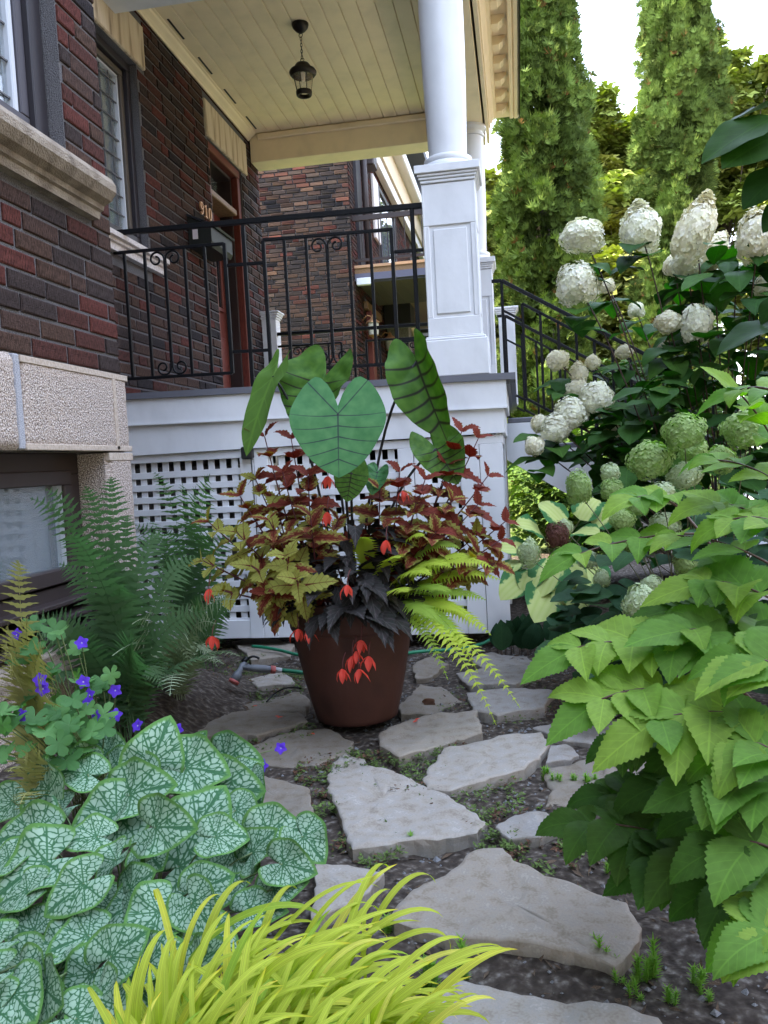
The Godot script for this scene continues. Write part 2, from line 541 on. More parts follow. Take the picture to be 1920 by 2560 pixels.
func build_house() -> void:
	var h := thing("brick_house", "dark red and charcoal brick house with granite base beside the garden", "house")
	# masonry behind the bricks
	var front := mi("front_wall", wall_x(FX - 0.30, FX - 0.006, -2.93, 9.0, 1.20, 8.1, [[-2.66, -0.9, 2.02, 3.7]]), M.mortar, h)
	var list := []
	brickwork(list, Transform3D(Basis.IDENTITY, Vector3(FX, 0, 0)), -2.935, -1.5, 1.331, 3.0, [[-2.66, -0.9, 2.02, 3.7], [-2.80, -0.9, 1.86, 2.02]], 0.12, 0.34)
	lay_bricks(list, front, 130)
	# bricks that turn the corner of the forward wall
	var porchwall := mi("porch_wall", wall_x(WX - 0.30, WX - 0.006, -6.90, -2.93, 1.0, 8.1, [[-4.62, -3.3, 2.25, 3.295], [-6.44, -5.72, 1.33, 3.295]]), M.mortar, h)
	list = []
	brickwork(list, Transform3D(Basis.IDENTITY, Vector3(WX, 0, 0)), -6.895, -3.7, 1.372, 3.66, [[-4.62, -3.3, 2.12, 3.295], [-4.72, -3.3, 3.28, 3.552], [-6.56, -5.67, 3.28, 3.552], [-6.44, -5.72, 1.33, 3.295]], 0.22, 0.30)
	lay_bricks(list, porchwall, 170)
	mi("return_wall", boxm(Vector3(WX - 0.30, -0.1, -3.20), Vector3(FX - 0.3, 8.1, -2.931)), M.mortar, h)
	mi("end_wall", boxm(Vector3(-11, -0.1, -6.899), Vector3(WX - 0.301, 8.1, -6.65)), M.mortar, h)
	mi("rooms", boxm(Vector3(-11, -0.1, -6.64), Vector3(-3.3, 8.0, 9.0)), M.unlit_dark, h)  # solid dark block standing for the unlit rooms
	mi("roof", boxm(Vector3(-11, 8.1, -7.1), Vector3(-1.2, 8.3, 9.1)), M.slate_roof, h)
	# cut-stone lintels and sills
	mi("lintel", boxm(Vector3(WX - 0.1, 3.297, -4.712), Vector3(WX + 0.012, 3.546, -3.5), 0.006), M.lintel, h)
	mi("lintel", boxm(Vector3(WX - 0.1, 3.297, -6.556), Vector3(WX + 0.012, 3.548, -5.674), 0.006), M.lintel, h)
	var prof := PackedVector2Array([Vector2(-0.05, 1.862), Vector2(0.028, 1.862), Vector2(0.034, 1.885), Vector2(0.045, 1.89), Vector2(0.05, 1.905), Vector2(0.078, 1.918), Vector2(0.098, 1.945), Vector2(0.098, 1.97), Vector2(0.085, 1.992), Vector2(0.06, 2.0), Vector2(-0.05, 2.022)])
	sill(h, prof, FX, -2.80, -0.8, M.limestone)
	var prof2 := PackedVector2Array([Vector2(-0.08, 2.13), Vector2(0.03, 2.13), Vector2(0.03, 2.165), Vector2(0.045, 2.17), Vector2(0.045, 2.185), Vector2(0.065, 2.19), Vector2(0.065, 2.215), Vector2(-0.08, 2.285)])
	sill(h, prof2, WX, -4.74, -3.4, M.pale_stone)
	# granite base with its cellar window
	var base := mi("granite_base", boxm(Vector3(FX - 0.35, -0.3, -2.90), Vector3(FX - 0.20, 1.20, 9.0)), M.mortar, h)
	for b in [[-2.945, -2.262, 1.046, 1.330], [-2.246, -1.15, 1.046, 1.330], [-2.945, -2.757, 0.36, 1.040], [-2.945, -2.2, -0.2, 0.352], [-2.19, -1.3, -0.2, 0.352], [-1.29, 9.0, -0.2, 0.6], [-1.14, 9.0, 0.61, 1.330]]:
		mi("granite_block", granite_block(b), M.granite, base)
	mi("mortar_joint", boxm(Vector3(FX - 0.1, 1.048, -2.268), Vector3(FX + 0.016, 1.328, -2.236), 0.004), mat(lin(0.50, 0.50, 0.54), 0.9, N.t_grit, Vector3(4, 4, 4)), base)
	for b in [[-2.94, -2.262, 1.046, 1.066], [-2.845, -2.822, 1.05, 1.31], [-2.94, -2.262, 1.305, 1.326], [-2.94, -2.76, 1.012, 1.04]]:
		mi("chiselled_margin", boxm(Vector3(FX - 0.05, b[2], b[0]), Vector3(FX + 0.0215, b[3], b[1]), 0.002), M.granite_smooth, base)
	cellar_window(h)
	upper_window(h)
	porch_window(h)
	front_door(h)

func sill(h: Node3D, prof: PackedVector2Array, x: float, z0: float, z1: float, m: Material) -> void:
	var st := begin()
	prism_z(st, prof, z0, z1)
	mi("window_sill", done(st), m, h, Transform3D(Basis.IDENTITY, Vector3(x, 0, 0)))

func granite_block(b: Array) -> ArrayMesh:
	# a rock with a pitted face: a fine grid pushed in and out
	var st := begin(true)
	var n := FastNoiseLite.new()
	n.seed = int(b[0] * 100)
	n.frequency = 9.0
	n.fractal_octaves = 4
	var w: float = minf(b[1] - b[0], 1.4)
	var nu := int(clampf(w / 0.014, 4, 70))
	var nv := int(clampf((b[3] - b[2]) / 0.014, 4, 50))
	var at := func(i: int, k: int) -> Vector3:
		var u := float(i) / nu
		var v := float(k) / nv
		var e := minf(minf(u * w, (1.0 - u) * w), minf(v, 1.0 - v) * (b[3] - b[2]))
		var d := 0.018 * smoothstep(0.0, 0.02, e)
		return Vector3(FX + d + 0.004 * n.get_noise_2d(u * w * 6.0, v * 4.0), lerpf(b[2], b[3], v), lerpf(b[0], b[0] + w, u))
	for i in nu:
		for k in nv:
			quad(st, at.call(i, k), at.call(i + 1, k), at.call(i + 1, k + 1), at.call(i, k + 1), Vector3.RIGHT)
	st.set_smooth_group(-1)
	box(st, Vector3(FX - 0.24, b[2], b[0]), Vector3(FX - 0.003, b[3], b[1]))
	return done(st)

func pane(parent: Node, x: float, z0: float, z1: float, y0: float, y1: float) -> void:
	mi("pane", boxm(Vector3(x - 0.002, y0, z0), Vector3(x + 0.002, y1, z1)), M.glass, parent)

func frame_x(x0: float, x1: float, z0: float, z1: float, y0: float, y1: float, w: float, ch := 0.004) -> ArrayMesh:
	var st := begin()
	box(st, Vector3(x0, y0, z0), Vector3(x1, y0 + w, z1), ch)
	box(st, Vector3(x0, y1 - w, z0), Vector3(x1, y1, z1), ch)
	box(st, Vector3(x0 + 0.001, y0 + w, z0), Vector3(x1 - 0.001, y1 - w, z0 + w), ch)
	box(st, Vector3(x0 + 0.001, y0 + w, z1 - w), Vector3(x1 - 0.001, y1 - w, z1), ch)
	return done(st)

func cellar_window(h: Node3D) -> void:
	var w := mi("cellar_window", frame_x(FX - 0.19, FX - 0.10, -2.757, -1.2, 0.52, 1.046, 0.075), M.brown_paint, h)
	mi("sash", frame_x(FX - 0.16, FX - 0.085, -2.682, -1.9, 0.605, 0.985, 0.05), M.brown_paint, w)
	mi("glazing_bead", boxm(Vector3(FX - 0.13, 0.655, -2.640), Vector3(FX - 0.098, 0.935, -2.630)), M.window_light, w)
	pane(w, FX - 0.115, -2.628, -1.3, 0.655, 0.935)
	for y in [0.545, 0.50, 0.455]:
		mi("track", boxm(Vector3(FX - 0.15, y - 0.008, -2.75), Vector3(FX - 0.03 + (0.5 - y) * 0.4, y + 0.008, -1.3), 0.003), M.brown_paint, w)
	mi("curtain", boxm(Vector3(FX - 0.30, 0.5, -2.74), Vector3(FX - 0.29, 1.04, -1.2)), mat(lin(0.02, 0.022, 0.028), 0.9), w)  # near-black sheet standing in for the dark cellar interior
	mi("stone_sill", boxm(Vector3(FX - 0.25, 0.353, -2.756), Vector3(FX + 0.03, 0.43, -1.2), 0.006), M.limestone, w)

func upper_window(h: Node3D) -> void:
	var x := FX - 0.075
	var w := mi("window", frame_x(x - 0.1, x + 0.02, -2.655, -1.0, 2.02, 3.7, 0.075), M.window_dark, h)
	mi("casing", frame_x(x - 0.06, x + 0.0, -2.578, -1.1, 2.09, 3.6, 0.045), mat(lin(0.060, 0.055, 0.065), 0.5), w)
	mi("sash", frame_x(x - 0.045, x - 0.008, -2.532, -1.1, 2.03, 3.6, 0.026), M.window_light, w)
	pane(w, x - 0.03, -2.506, -1.1, 2.03, 3.6)
	for i in 6:
		mi("lead_bar", boxm(Vector3(x - 0.027, 2.03, -2.425 + i * 0.085 - 0.003), Vector3(x - 0.020, 3.6, -2.425 + i * 0.085 + 0.003)), M.lead, w)
	for i in 9:
		mi("lead_bar", boxm(Vector3(x - 0.0268, 2.17 + i * 0.115, -2.53), Vector3(x - 0.0198, 2.176 + i * 0.115, -1.1)), M.lead, w)
	mi("curtain", boxm(Vector3(x - 0.22, 2.3, -2.65), Vector3(x - 0.20, 3.69, -2.40)), M.curtain, w)

func porch_window(h: Node3D) -> void:
	var x := WX - 0.075
	var w := mi("window", frame_x(x - 0.08, x + 0.03, -4.618, -3.4, 2.27, 3.295, 0.045), M.window_dark, h)
	mi("sash", frame_x(x - 0.05, x + 0.005, -4.572, -3.45, 2.29, 3.245, 0.035), mat(lin(0.09, 0.075, 0.06), 0.5), w)
	mi("glazing_bead", frame_x(x - 0.04, x - 0.010, -4.537, -3.45, 2.325, 3.21, 0.012), M.window_light, w)
	pane(w, x - 0.03, -4.53, -3.5, 2.32, 3.22)
	for i in 7:
		mi("lead_bar", boxm(Vector3(x - 0.027, 2.32, -4.45 + i * 0.10), Vector3(x - 0.020, 3.22, -4.445 + i * 0.10)), M.lead, w)
	for i in 8:
		mi("lead_bar", boxm(Vector3(x - 0.0268, 2.42 + i * 0.105, -4.53), Vector3(x - 0.0198, 2.426 + i * 0.105, -3.5)), M.lead, w)
	mi("curtain", boxm(Vector3(x - 0.2, 2.27, -4.60), Vector3(x - 0.18, 3.29, -4.25)), M.curtain, w)

func front_door(h: Node3D) -> void:
	var x := WX - 0.17
	var d := mi("door", boxm(Vector3(x - 0.05, 1.39, -6.36), Vector3(x, 2.93, -5.80), 0.004), M.door, h)
	mi("door_frame", frame_x(x - 0.08, WX - 0.02, -6.438, -5.722, 1.34, 3.295, 0.062), M.door, h)
	mi("inner_frame", frame_x(x - 0.06, WX - 0.07, -6.376, -5.784, 1.36, 3.233, 0.025), mat(lin(0.03, 0.018, 0.016), 0.5), h)
	mi("transom_bar", boxm(Vector3(x - 0.05, 2.93, -6.35), Vector3(WX - 0.03, 2.975, -5.79), 0.006), M.wood, d)
	mi("transom_bar", boxm(Vector3(x - 0.05, 2.976, -6.35), Vector3(WX - 0.055, 2.995, -5.79), 0.004), M.wood, d)
	pane(d, x - 0.01, -6.35, -5.81, 3.0, 3.2)
	mi("panel", boxm(Vector3(x, 1.52, -6.28), Vector3(x + 0.012, 1.98, -5.88), 0.008), M.door, d)
	mi("letter_flap", boxm(Vector3(x, 2.06, -6.16), Vector3(x + 0.010, 2.11, -5.94), 0.003), M.brass, d)
	var wn := mi("door_light", frame_x(x, x + 0.015, -6.28, -5.88, 2.18, 2.86, 0.03), M.door, d)
	mi("pane", boxm(Vector3(x + 0.001, 2.21, -6.25), Vector3(x + 0.004, 2.83, -5.91)), mat(lin(0.012, 0.012, 0.014), 0.05), wn)

# ------------------------------------------------------------------ the porch
const PZ := -4.10     # its face towards the path
func deck_y(x: float) -> float:
	return 1.353 + (x + 0.03) * -0.0162

func board(st: SurfaceTool, x0: float, x1: float, t0: float, t1: float, b0: float, b1: float, z0: float, z1: float) -> void:
	prism_z(st, PackedVector2Array([Vector2(x0, b0), Vector2(x1, b1), Vector2(x1, t1), Vector2(x0, t0)]), z0, z1)

func one_board(x0: float, x1: float, t0: float, t1: float, b0: float, b1: float, z0: float, z1: float) -> ArrayMesh:
	var st := begin()
	board(st, x0, x1, t0, t1, b0, b1, z0, z1)
	return done(st)

func build_porch() -> void:
	var p := thing("porch", "white painted wooden porch with lattice skirt, round columns and beadboard ceiling", "porch", Vector3(0, 0, 0))
	# floor: long boards, grey paint
	var fl := mi("deck", one_board(WX, -0.03, deck_y(WX) - 0.004, deck_y(-0.03) - 0.004, deck_y(WX) - 0.05, deck_y(-0.03) - 0.05, PZ - 0.02, -6.95), M.deck, p)
	for i in 27:
		var z := PZ + 0.012 - i * 0.105
		mi("floor_board", one_board(WX, 0.0, deck_y(WX), deck_y(0.0), deck_y(WX) - 0.032, deck_y(0.0) - 0.032, z, z - 0.102), M.deck, fl)
	# two boards of the fascia, each with its drip edge
	mi("fascia_board", one_board(WX, -0.047, deck_y(WX) - 0.033, deck_y(-0.05) - 0.033, 1.2265, 1.1945, PZ - 0.002, PZ - 0.030), M.white, p)
	mi("fascia_drip", one_board(WX, -0.043, 1.2262, 1.1942, 1.2175, 1.1855, PZ + 0.004, PZ - 0.030), M.white, p)
	mi("fascia_board", one_board(WX, -0.064, 1.2175, 1.1855, 1.061, 1.068, PZ - 0.016, PZ - 0.045), M.white, p)
	mi("fascia_board", boxm(Vector3(-0.075, 1.195, -5.18), Vector3(-0.047, 1.318, PZ - 0.0021), 0.003), M.white, p)
	mi("fascia_board", boxm(Vector3(-0.092, 1.067, -5.18), Vector3(-0.064, 1.194, PZ - 0.0165), 0.003), M.white, p)
	# skirt: framed lattice
	skirt(p)
	# closed far side, coloured dark to stand for shade under the floor
	mi("skirt_back", boxm(Vector3(WX, -0.1, -6.98), Vector3(-0.10, 1.3, -6.94)), M.unlit_dark, p)
	mi("skirt_side", boxm(Vector3(-0.13, -0.1, -6.94), Vector3(-0.10, 1.3, -5.2)), M.unlit_dark, p)
	# ceiling
	var ce := mi("ceiling", boxm(Vector3(WX + 0.005, 3.672, -6.9), Vector3(-0.15, 3.70, -3.9)), M.cream, p)
	var cw := 0.105
	var i := 0
	var x := WX + 0.07
	while x < -0.42:
		mi("ceiling_board", ceiling_board(x, minf(x + cw, -0.40), -6.66, -3.95), M.cream, ce)
		x += cw
	for k in 5:
		mi("vent_slot", boxm(Vector3(-1.954, 3.6565, -6.56 + k * 0.482), Vector3(-1.942, 3.668, -6.56 + k * 0.482 + 0.24)), M.black, ce)
	var st := begin()
	prism_z(st, PackedVector2Array([Vector2(0, 3.608), Vector2(0.010, 3.606), Vector2(0.016, 3.618), Vector2(0.03, 3.628), Vector2(0.052, 3.640), Vector2(0.058, 3.652), Vector2(0.072, 3.655), Vector2(0.072, 3.672), Vector2(0, 3.672)]), -6.65, -3.95)
	mi("crown_moulding", done(st), M.cream, p, Transform3D(Basis.IDENTITY, Vector3(WX + 0.002, 0, 0)))
	# beams
	mi("beam", boxm(Vector3(WX + 0.01, 3.439, -6.88), Vector3(-0.15, 3.671, -6.665), 0.004), M.cream, p)
	mi("beam_moulding", boxm(Vector3(WX + 0.08, 3.605, -6.664), Vector3(-0.41, 3.654, -6.635), 0.014), M.cream, p)
	mi("beam", boxm(Vector3(-0.40, 3.440, -6.664), Vector3(-0.158, 3.671, -4.36), 0.004), M.cream, p)
	mi("beam", boxm(Vector3(WX + 0.01, 3.439, -4.358), Vector3(-0.15, 3.671, -4.11), 0.004), M.white, p)
	# the cornice along the street side
	var co := mi("cornice", boxm(Vector3(-0.142, 3.442, -6.86), Vector3(-0.118, 3.60, -4.05)), M.cream, p)
	st = begin()
	prism_z(st, PackedVector2Array([Vector2(-0.1175, 3.50), Vector2(-0.108, 3.50), Vector2(-0.104, 3.53), Vector2(-0.088, 3.55), Vector2(-0.078, 3.575), Vector2(-0.06, 3.58), Vector2(-0.06, 3.60), Vector2(-0.1175, 3.60)]), -6.7, -4.0)
	mi("bed_moulding", done(st), M.cream, co)
	mi("soffit", boxm(Vector3(-0.145, 3.668, -6.95), Vector3(0.10, 3.70, -3.9)), M.cream, co)
	mi("soffit_strip", boxm(Vector3(-0.117, 3.602, -6.78), Vector3(-0.055, 3.667, -3.95)), M.cream, co)
	for k in 11:
		var z := -6.72 + k * 0.263
		mi("modillion", modillion(z), M.cream, co)
	mi("fascia_trim", boxm(Vector3(0.045, 3.615, -6.86), Vector3(0.072, 3.667, -3.9), 0.004), M.cream, co)
	mi("gutter", boxm(Vector3(0.072, 3.625, -6.90), Vector3(0.118, 3.72, -3.9), 0.012), M.cream, co)
	mi("roof", boxm(Vector3(WX + 0.01, 3.701, -7.0), Vector3(0.10, 3.86, -3.85)), M.slate_roof, p)
	mi("roof_edge", boxm(Vector3(0.119, 3.615, -6.86), Vector3(0.126, 3.74, -3.9)), M.bronze, p)
	# columns on panelled pedestals
	var c1 := column(p, Vector3(-0.283, 0, -4.235), 0.0)
	column(p, Vector3(-0.270, 0, -6.50), 0.07)
	# a short post by the far end of the house wall
	newel(p, Vector3(-1.99, 1.385, -6.78), 0.80)
	newel(p, Vector3(-0.05, 1.35, -6.72), 0.70)

func ceiling_board(x0: float, x1: float, z0: float, z1: float) -> ArrayMesh:
	var st := begin()
	prism_z(st, PackedVector2Array([Vector2(x0 + 0.0005, 3.671), Vector2(x0 + 0.001, 3.664), Vector2(x0 + 0.004, 3.660), Vector2(x1 - 0.006, 3.660), Vector2(x1 - 0.003, 3.665), Vector2(x1 - 0.0005, 3.671)]), z0, z1)
	return done(st)

func modillion(z: float) -> ArrayMesh:
	# a bracket whose lower edge runs out in an S towards its end
	var st := begin()
	prism_z(st, PackedVector2Array([Vector2(-0.054, 3.667), Vector2(-0.054, 3.612), Vector2(-0.012, 3.612), Vector2(-0.004, 3.622), Vector2(0.006, 3.626), Vector2(0.016, 3.640), Vector2(0.030, 3.646), Vector2(0.030, 3.667)]), z - 0.045, z + 0.045)
	return done(st)

func column(p: Node3D, at: Vector3, lift: float) -> Node3D:
	var o := Node3D.new()
	o.name = "column"
	p.add_child(o, true)
	o.position = at
	var dy := deck_y(at.x)
	var top := 2.373 + lift
	var st := begin()
	box(st, Vector3(-0.160, dy + 0.001, -0.135), Vector3(0.160, dy + 0.178, 0.135), 0.004)
	box(st, Vector3(-0.150, dy + 0.178, -0.130), Vector3(0.150, dy + 0.190, 0.130), 0.004)
	box(st, Vector3(-0.140, dy + 0.190, -0.122), Vector3(0.140, dy + 0.198, 0.122), 0.003)
	mi("plinth", done(st), M.white, o)
	st = begin()
	box(st, Vector3(-0.121, dy + 0.198, -0.108), Vector3(0.121, top - 0.085, 0.108), 0.002)
	mi("shaft", done(st), M.white, o)
	# rails and stiles leave a sunk field on each face, a raised panel inside it
	for s in 4:
		var turn := Transform3D(Basis(Vector3.UP, s * PI / 2), Vector3.ZERO)
		var hw := 0.130 if s % 2 == 0 else 0.118
		var fz := 0.117 if s % 2 == 0 else 0.130
		var y0 := dy + 0.198
		var y1 := top - 0.085
		st = begin()
		box(st, Vector3(-hw, y0, fz - 0.012), Vector3(hw, y0 + 0.09, fz), 0.003)
		box(st, Vector3(-hw, y1 - 0.20, fz - 0.012), Vector3(hw, y1, fz), 0.003)
		box(st, Vector3(-hw, y0 + 0.09, fz - 0.012), Vector3(-hw + 0.030, y1 - 0.20, fz - 0.0004), 0.003)
		box(st, Vector3(hw - 0.030, y0 + 0.09, fz - 0.012), Vector3(hw, y1 - 0.20, fz - 0.0004), 0.003)
		mi("panel_frame", done(st), M.white, o, turn)
		mi("raised_panel", boxm(Vector3(-hw + 0.048, y0 + 0.108, fz - 0.012), Vector3(hw - 0.048, y1 - 0.218, fz - 0.001), 0.008), M.white, o, turn)
	st = begin()
	box(st, Vector3(-0.134, top - 0.083, -0.124), Vector3(0.134, top - 0.068, 0.124), 0.003)
	box(st, Vector3(-0.140, top - 0.067, -0.130), Vector3(0.140, top - 0.054, 0.130), 0.003)
	box(st, Vector3(-0.146, top - 0.053, -0.136), Vector3(0.146, top - 0.040, 0.136), 0.003)
	box(st, Vector3(-0.158, top - 0.039, -0.146), Vector3(0.158, top, 0.146), 0.003)
	mi("cap", done(st), M.white, o)
	mi("column_base", lathe([Vector2(0.0, top + 0.001), Vector2(0.142, top + 0.001), Vector2(0.138, top + 0.012), Vector2(0.126, top + 0.024), Vector2(0.114, top + 0.030), Vector2(0.118, top + 0.036), Vector2(0.121, top + 0.046), Vector2(0.118, top + 0.056), Vector2(0.108, top + 0.062), Vector2(0.098, top + 0.064)], 40), M.white, o)
	var prof := []
	var y0c := top + 0.064
	for k in 15:
		var t := k / 14.0
		prof.append(Vector2(0.094 + 0.016 * sin(minf(t * 1.25, 1.0) * PI * 0.5) * (1.0 - 0.25 * maxf(t - 0.6, 0.0)), lerpf(y0c, 3.36, t)))
	mi("column_shaft", lathe(prof, 40), M.white, o)
	mi("capital", lathe([Vector2(0.104, 3.36), Vector2(0.118, 3.365), Vector2(0.118, 3.38), Vector2(0.108, 3.385), Vector2(0.108, 3.40), Vector2(0.135, 3.42), Vector2(0.135, 3.4395), Vector2(0.0, 3.4395)], 40), M.white, o)
	return o

func newel(p: Node3D, at: Vector3, tall: float) -> void:
	var o := mi("newel_post", boxm(Vector3(-0.062, 0.001, -0.062), Vector3(0.062, tall, 0.062), 0.004), M.white, p, Transform3D(Basis.IDENTITY, at))
	var st := begin()
	for k in 4:
		box(st, Vector3(-0.068 - k * 0.009, tall + k * 0.016, -0.068 - k * 0.009), Vector3(0.068 + k * 0.009, tall + k * 0.016 + 0.0155, 0.068 + k * 0.009), 0.003)
	mi("post_cap", done(st), M.white, o)

func skirt(p: Node3D) -> void:
	var z := PZ - 0.034
	# stiles and rails
	var fr := mi("skirt_frame", boxm(Vector3(WX, 1.018, z - 0.028), Vector3(-0.075, 1.0605, z), 0.002), M.white, p)
	for s in [[-1.425, -1.352], [-1.348, -1.275], [-0.60, -0.522], [-0.518, -0.46], [-0.29, -0.195], [-0.192, -0.078]]:
		mi("stile", boxm(Vector3(s[0], 0.075, z - 0.030), Vector3(s[1], 1.0175, z + 0.001), 0.002), M.white, fr)
	mi("bottom_rail", boxm(Vector3(WX, 0.075, z - 0.034), Vector3(-0.29, 0.17, z - 0.002), 0.002), M.white, fr)
	for pn in [[WX, -1.425], [-1.275, -0.60], [-0.46, -0.29]]:
		lattice(p, pn[0], pn[1], 0.165, 1.02, z - 0.012, 0)
	# the street side of the skirt
	mi("stile", boxm(Vector3(-0.11, 0.075, -4.21), Vector3(-0.080, 1.067, -4.1685), 0.002), M.white, fr)
	mi("stile", boxm(Vector3(-0.11, 0.075, -5.18), Vector3(-0.080, 1.067, -4.95), 0.002), M.white, fr)
	mi("stile", boxm(Vector3(-0.11, 1.02, -4.95), Vector3(-0.082, 1.067, -4.21), 0.002), M.white, fr)
	lattice(p, 4.21, 4.96, 0.1, 1.02, -0.092, 1)

func lattice(p: Node3D, a: float, b: float, y0: float, y1: float, w: float, side: int) -> void:
	var o := Node3D.new()
	o.name = "lattice_panel"
	p.add_child(o, true)
	var y := y1 - 0.052
	while y > y0:
		if side == 0: mi("slat", boxm(Vector3(a, y - 0.034, w - 0.007), Vector3(b, y, w), 0.0015), M.white, o)
		else: mi("slat", boxm(Vector3(w - 0.007, y - 0.034, -b), Vector3(w, y, -a), 0.0015), M.white, o)
		y -= 0.0655
	var x := b - 0.018
	while x - 0.035 > a - 0.03:
		if side == 0: mi("slat", boxm(Vector3(maxf(x - 0.035, a), y0, w - 0.0145), Vector3(x, y1, w - 0.0075), 0.0015), M.white, o)
		else: mi("slat", boxm(Vector3(w - 0.0145, y0, -x), Vector3(w - 0.0075, y1, -maxf(x - 0.035, a)), 0.0015), M.white, o)
		x -= 0.0635

# ------------------------------------------------------------------ wrought iron
func bar(o: Node3D, called: String, a: Vector3, b: Vector3, w := 0.0075) -> void:
	var d := (b - a).normalized()
	var u := Vector3.UP if absf(d.y) < 0.7 else Vector3.BACK
	var s := d.cross(u).normalized()
	u = s.cross(d)
	var st := begin()
	box(st, Vector3(-w, -w, 0), Vector3(w, w, (b - a).length()), 0.002)
	mi(called, done(st), M.iron, o, Transform3D(Basis(s, u, d), a))

func scroll(o: Node3D, foot: Vector3, up: float, side: float, big := 0.042) -> void:
	# leaves the bar, curls outwards and rolls up
	var pts := []
	for i in 27:
		var t := i / 26.0
		var an := PI - t * TAU * 1.22
		var r := lerpf(big, big * 0.34, t)
		pts.append(foot + Vector3(side * (big + cos(an) * r + (0.0 if t < 0.5 else (t - 0.5) * 0.012)), up * (sin(an) * r), 0))
	pts.push_front(foot - Vector3(0, up * 0.10, 0))
	mi("scroll", tubem(pts, [0.0055], 6), M.iron, o)

func railing(called: String, label: String, at: Vector3) -> void:
	var o := thing(called, label, "railing", at, "")
	bar(o, "handrail", Vector3(-2.05, 2.228, 0), Vector3(-0.40, 2.204, 0), 0.013)
	var t1 := 2.126
	# left panel
	bar(o, "panel_rail", Vector3(-2.05, t1, 0), Vector3(-1.443, t1 - 0.009, 0), 0.008)
	bar(o, "panel_rail", Vector3(-2.05, 1.468, 0), Vector3(-1.443, 1.459, 0), 0.008)
	for x in [-1.992, -1.880, -1.661, -1.552]: bar(o, "baluster", Vector3(x, 1.468, 0), Vector3(x, t1 - 0.004, 0))
	bar(o, "baluster", Vector3(-1.443, 1.457, 0), Vector3(-1.443, t1 - 0.006, 0), 0.009)
	bar(o, "baluster", Vector3(-1.770, 1.54, 0), Vector3(-1.770, 2.05, 0))
	for s in [-1.0, 1.0]:
		scroll(o, Vector3(-1.770 + s * 0.004, 2.072, 0), 1.0, s)
		scroll(o, Vector3(-1.770 + s * 0.004, 1.512, 0), -1.0, s)
	# the post between the panels and the bars that tie them
	bar(o, "post", Vector3(-1.338, deck_y(-1.3) + 0.002, 0), Vector3(-1.338, 2.20, 0), 0.010)
	bar(o, "tie_bar", Vector3(-1.434, 2.006, 0), Vector3(-1.238, 2.002, 0), 0.008)
	bar(o, "tie_bar", Vector3(-1.434, 1.566, 0), Vector3(-1.238, 1.561, 0), 0.008)
	# right panel
	bar(o, "panel_rail", Vector3(-1.238, 2.116, 0), Vector3(-0.574, 2.104, 0), 0.008)
	bar(o, "panel_rail", Vector3(-1.238, 1.454, 0), Vector3(-0.574, 1.444, 0), 0.008)
	for x in [-1.126, -1.013, -0.794, -0.684]: bar(o, "baluster", Vector3(x, 1.45, 0), Vector3(x, 2.108, 0))
	for x in [-1.236, -0.576]: bar(o, "baluster", Vector3(x, 1.446, 0), Vector3(x, 2.112, 0), 0.009)
	bar(o, "baluster", Vector3(-0.906, 1.52, 0), Vector3(-0.906, 2.035, 0))
	for s in [-1.0, 1.0]:
		scroll(o, Vector3(-0.906 + s * 0.004, 2.058, 0), 1.0, s)
		scroll(o, Vector3(-0.906 + s * 0.004, 1.50, 0), -1.0, s)
	bar(o, "post", Vector3(-0.468, deck_y(-0.47) + 0.002, 0), Vector3(-0.468, 2.195, 0), 0.010)
	bar(o, "tie_bar", Vector3(-0.566, 1.993, 0), Vector3(-0.42, 1.990, 0), 0.008)
	bar(o, "tie_bar", Vector3(-0.566, 1.556, 0), Vector3(-0.42, 1.553, 0), 0.008)

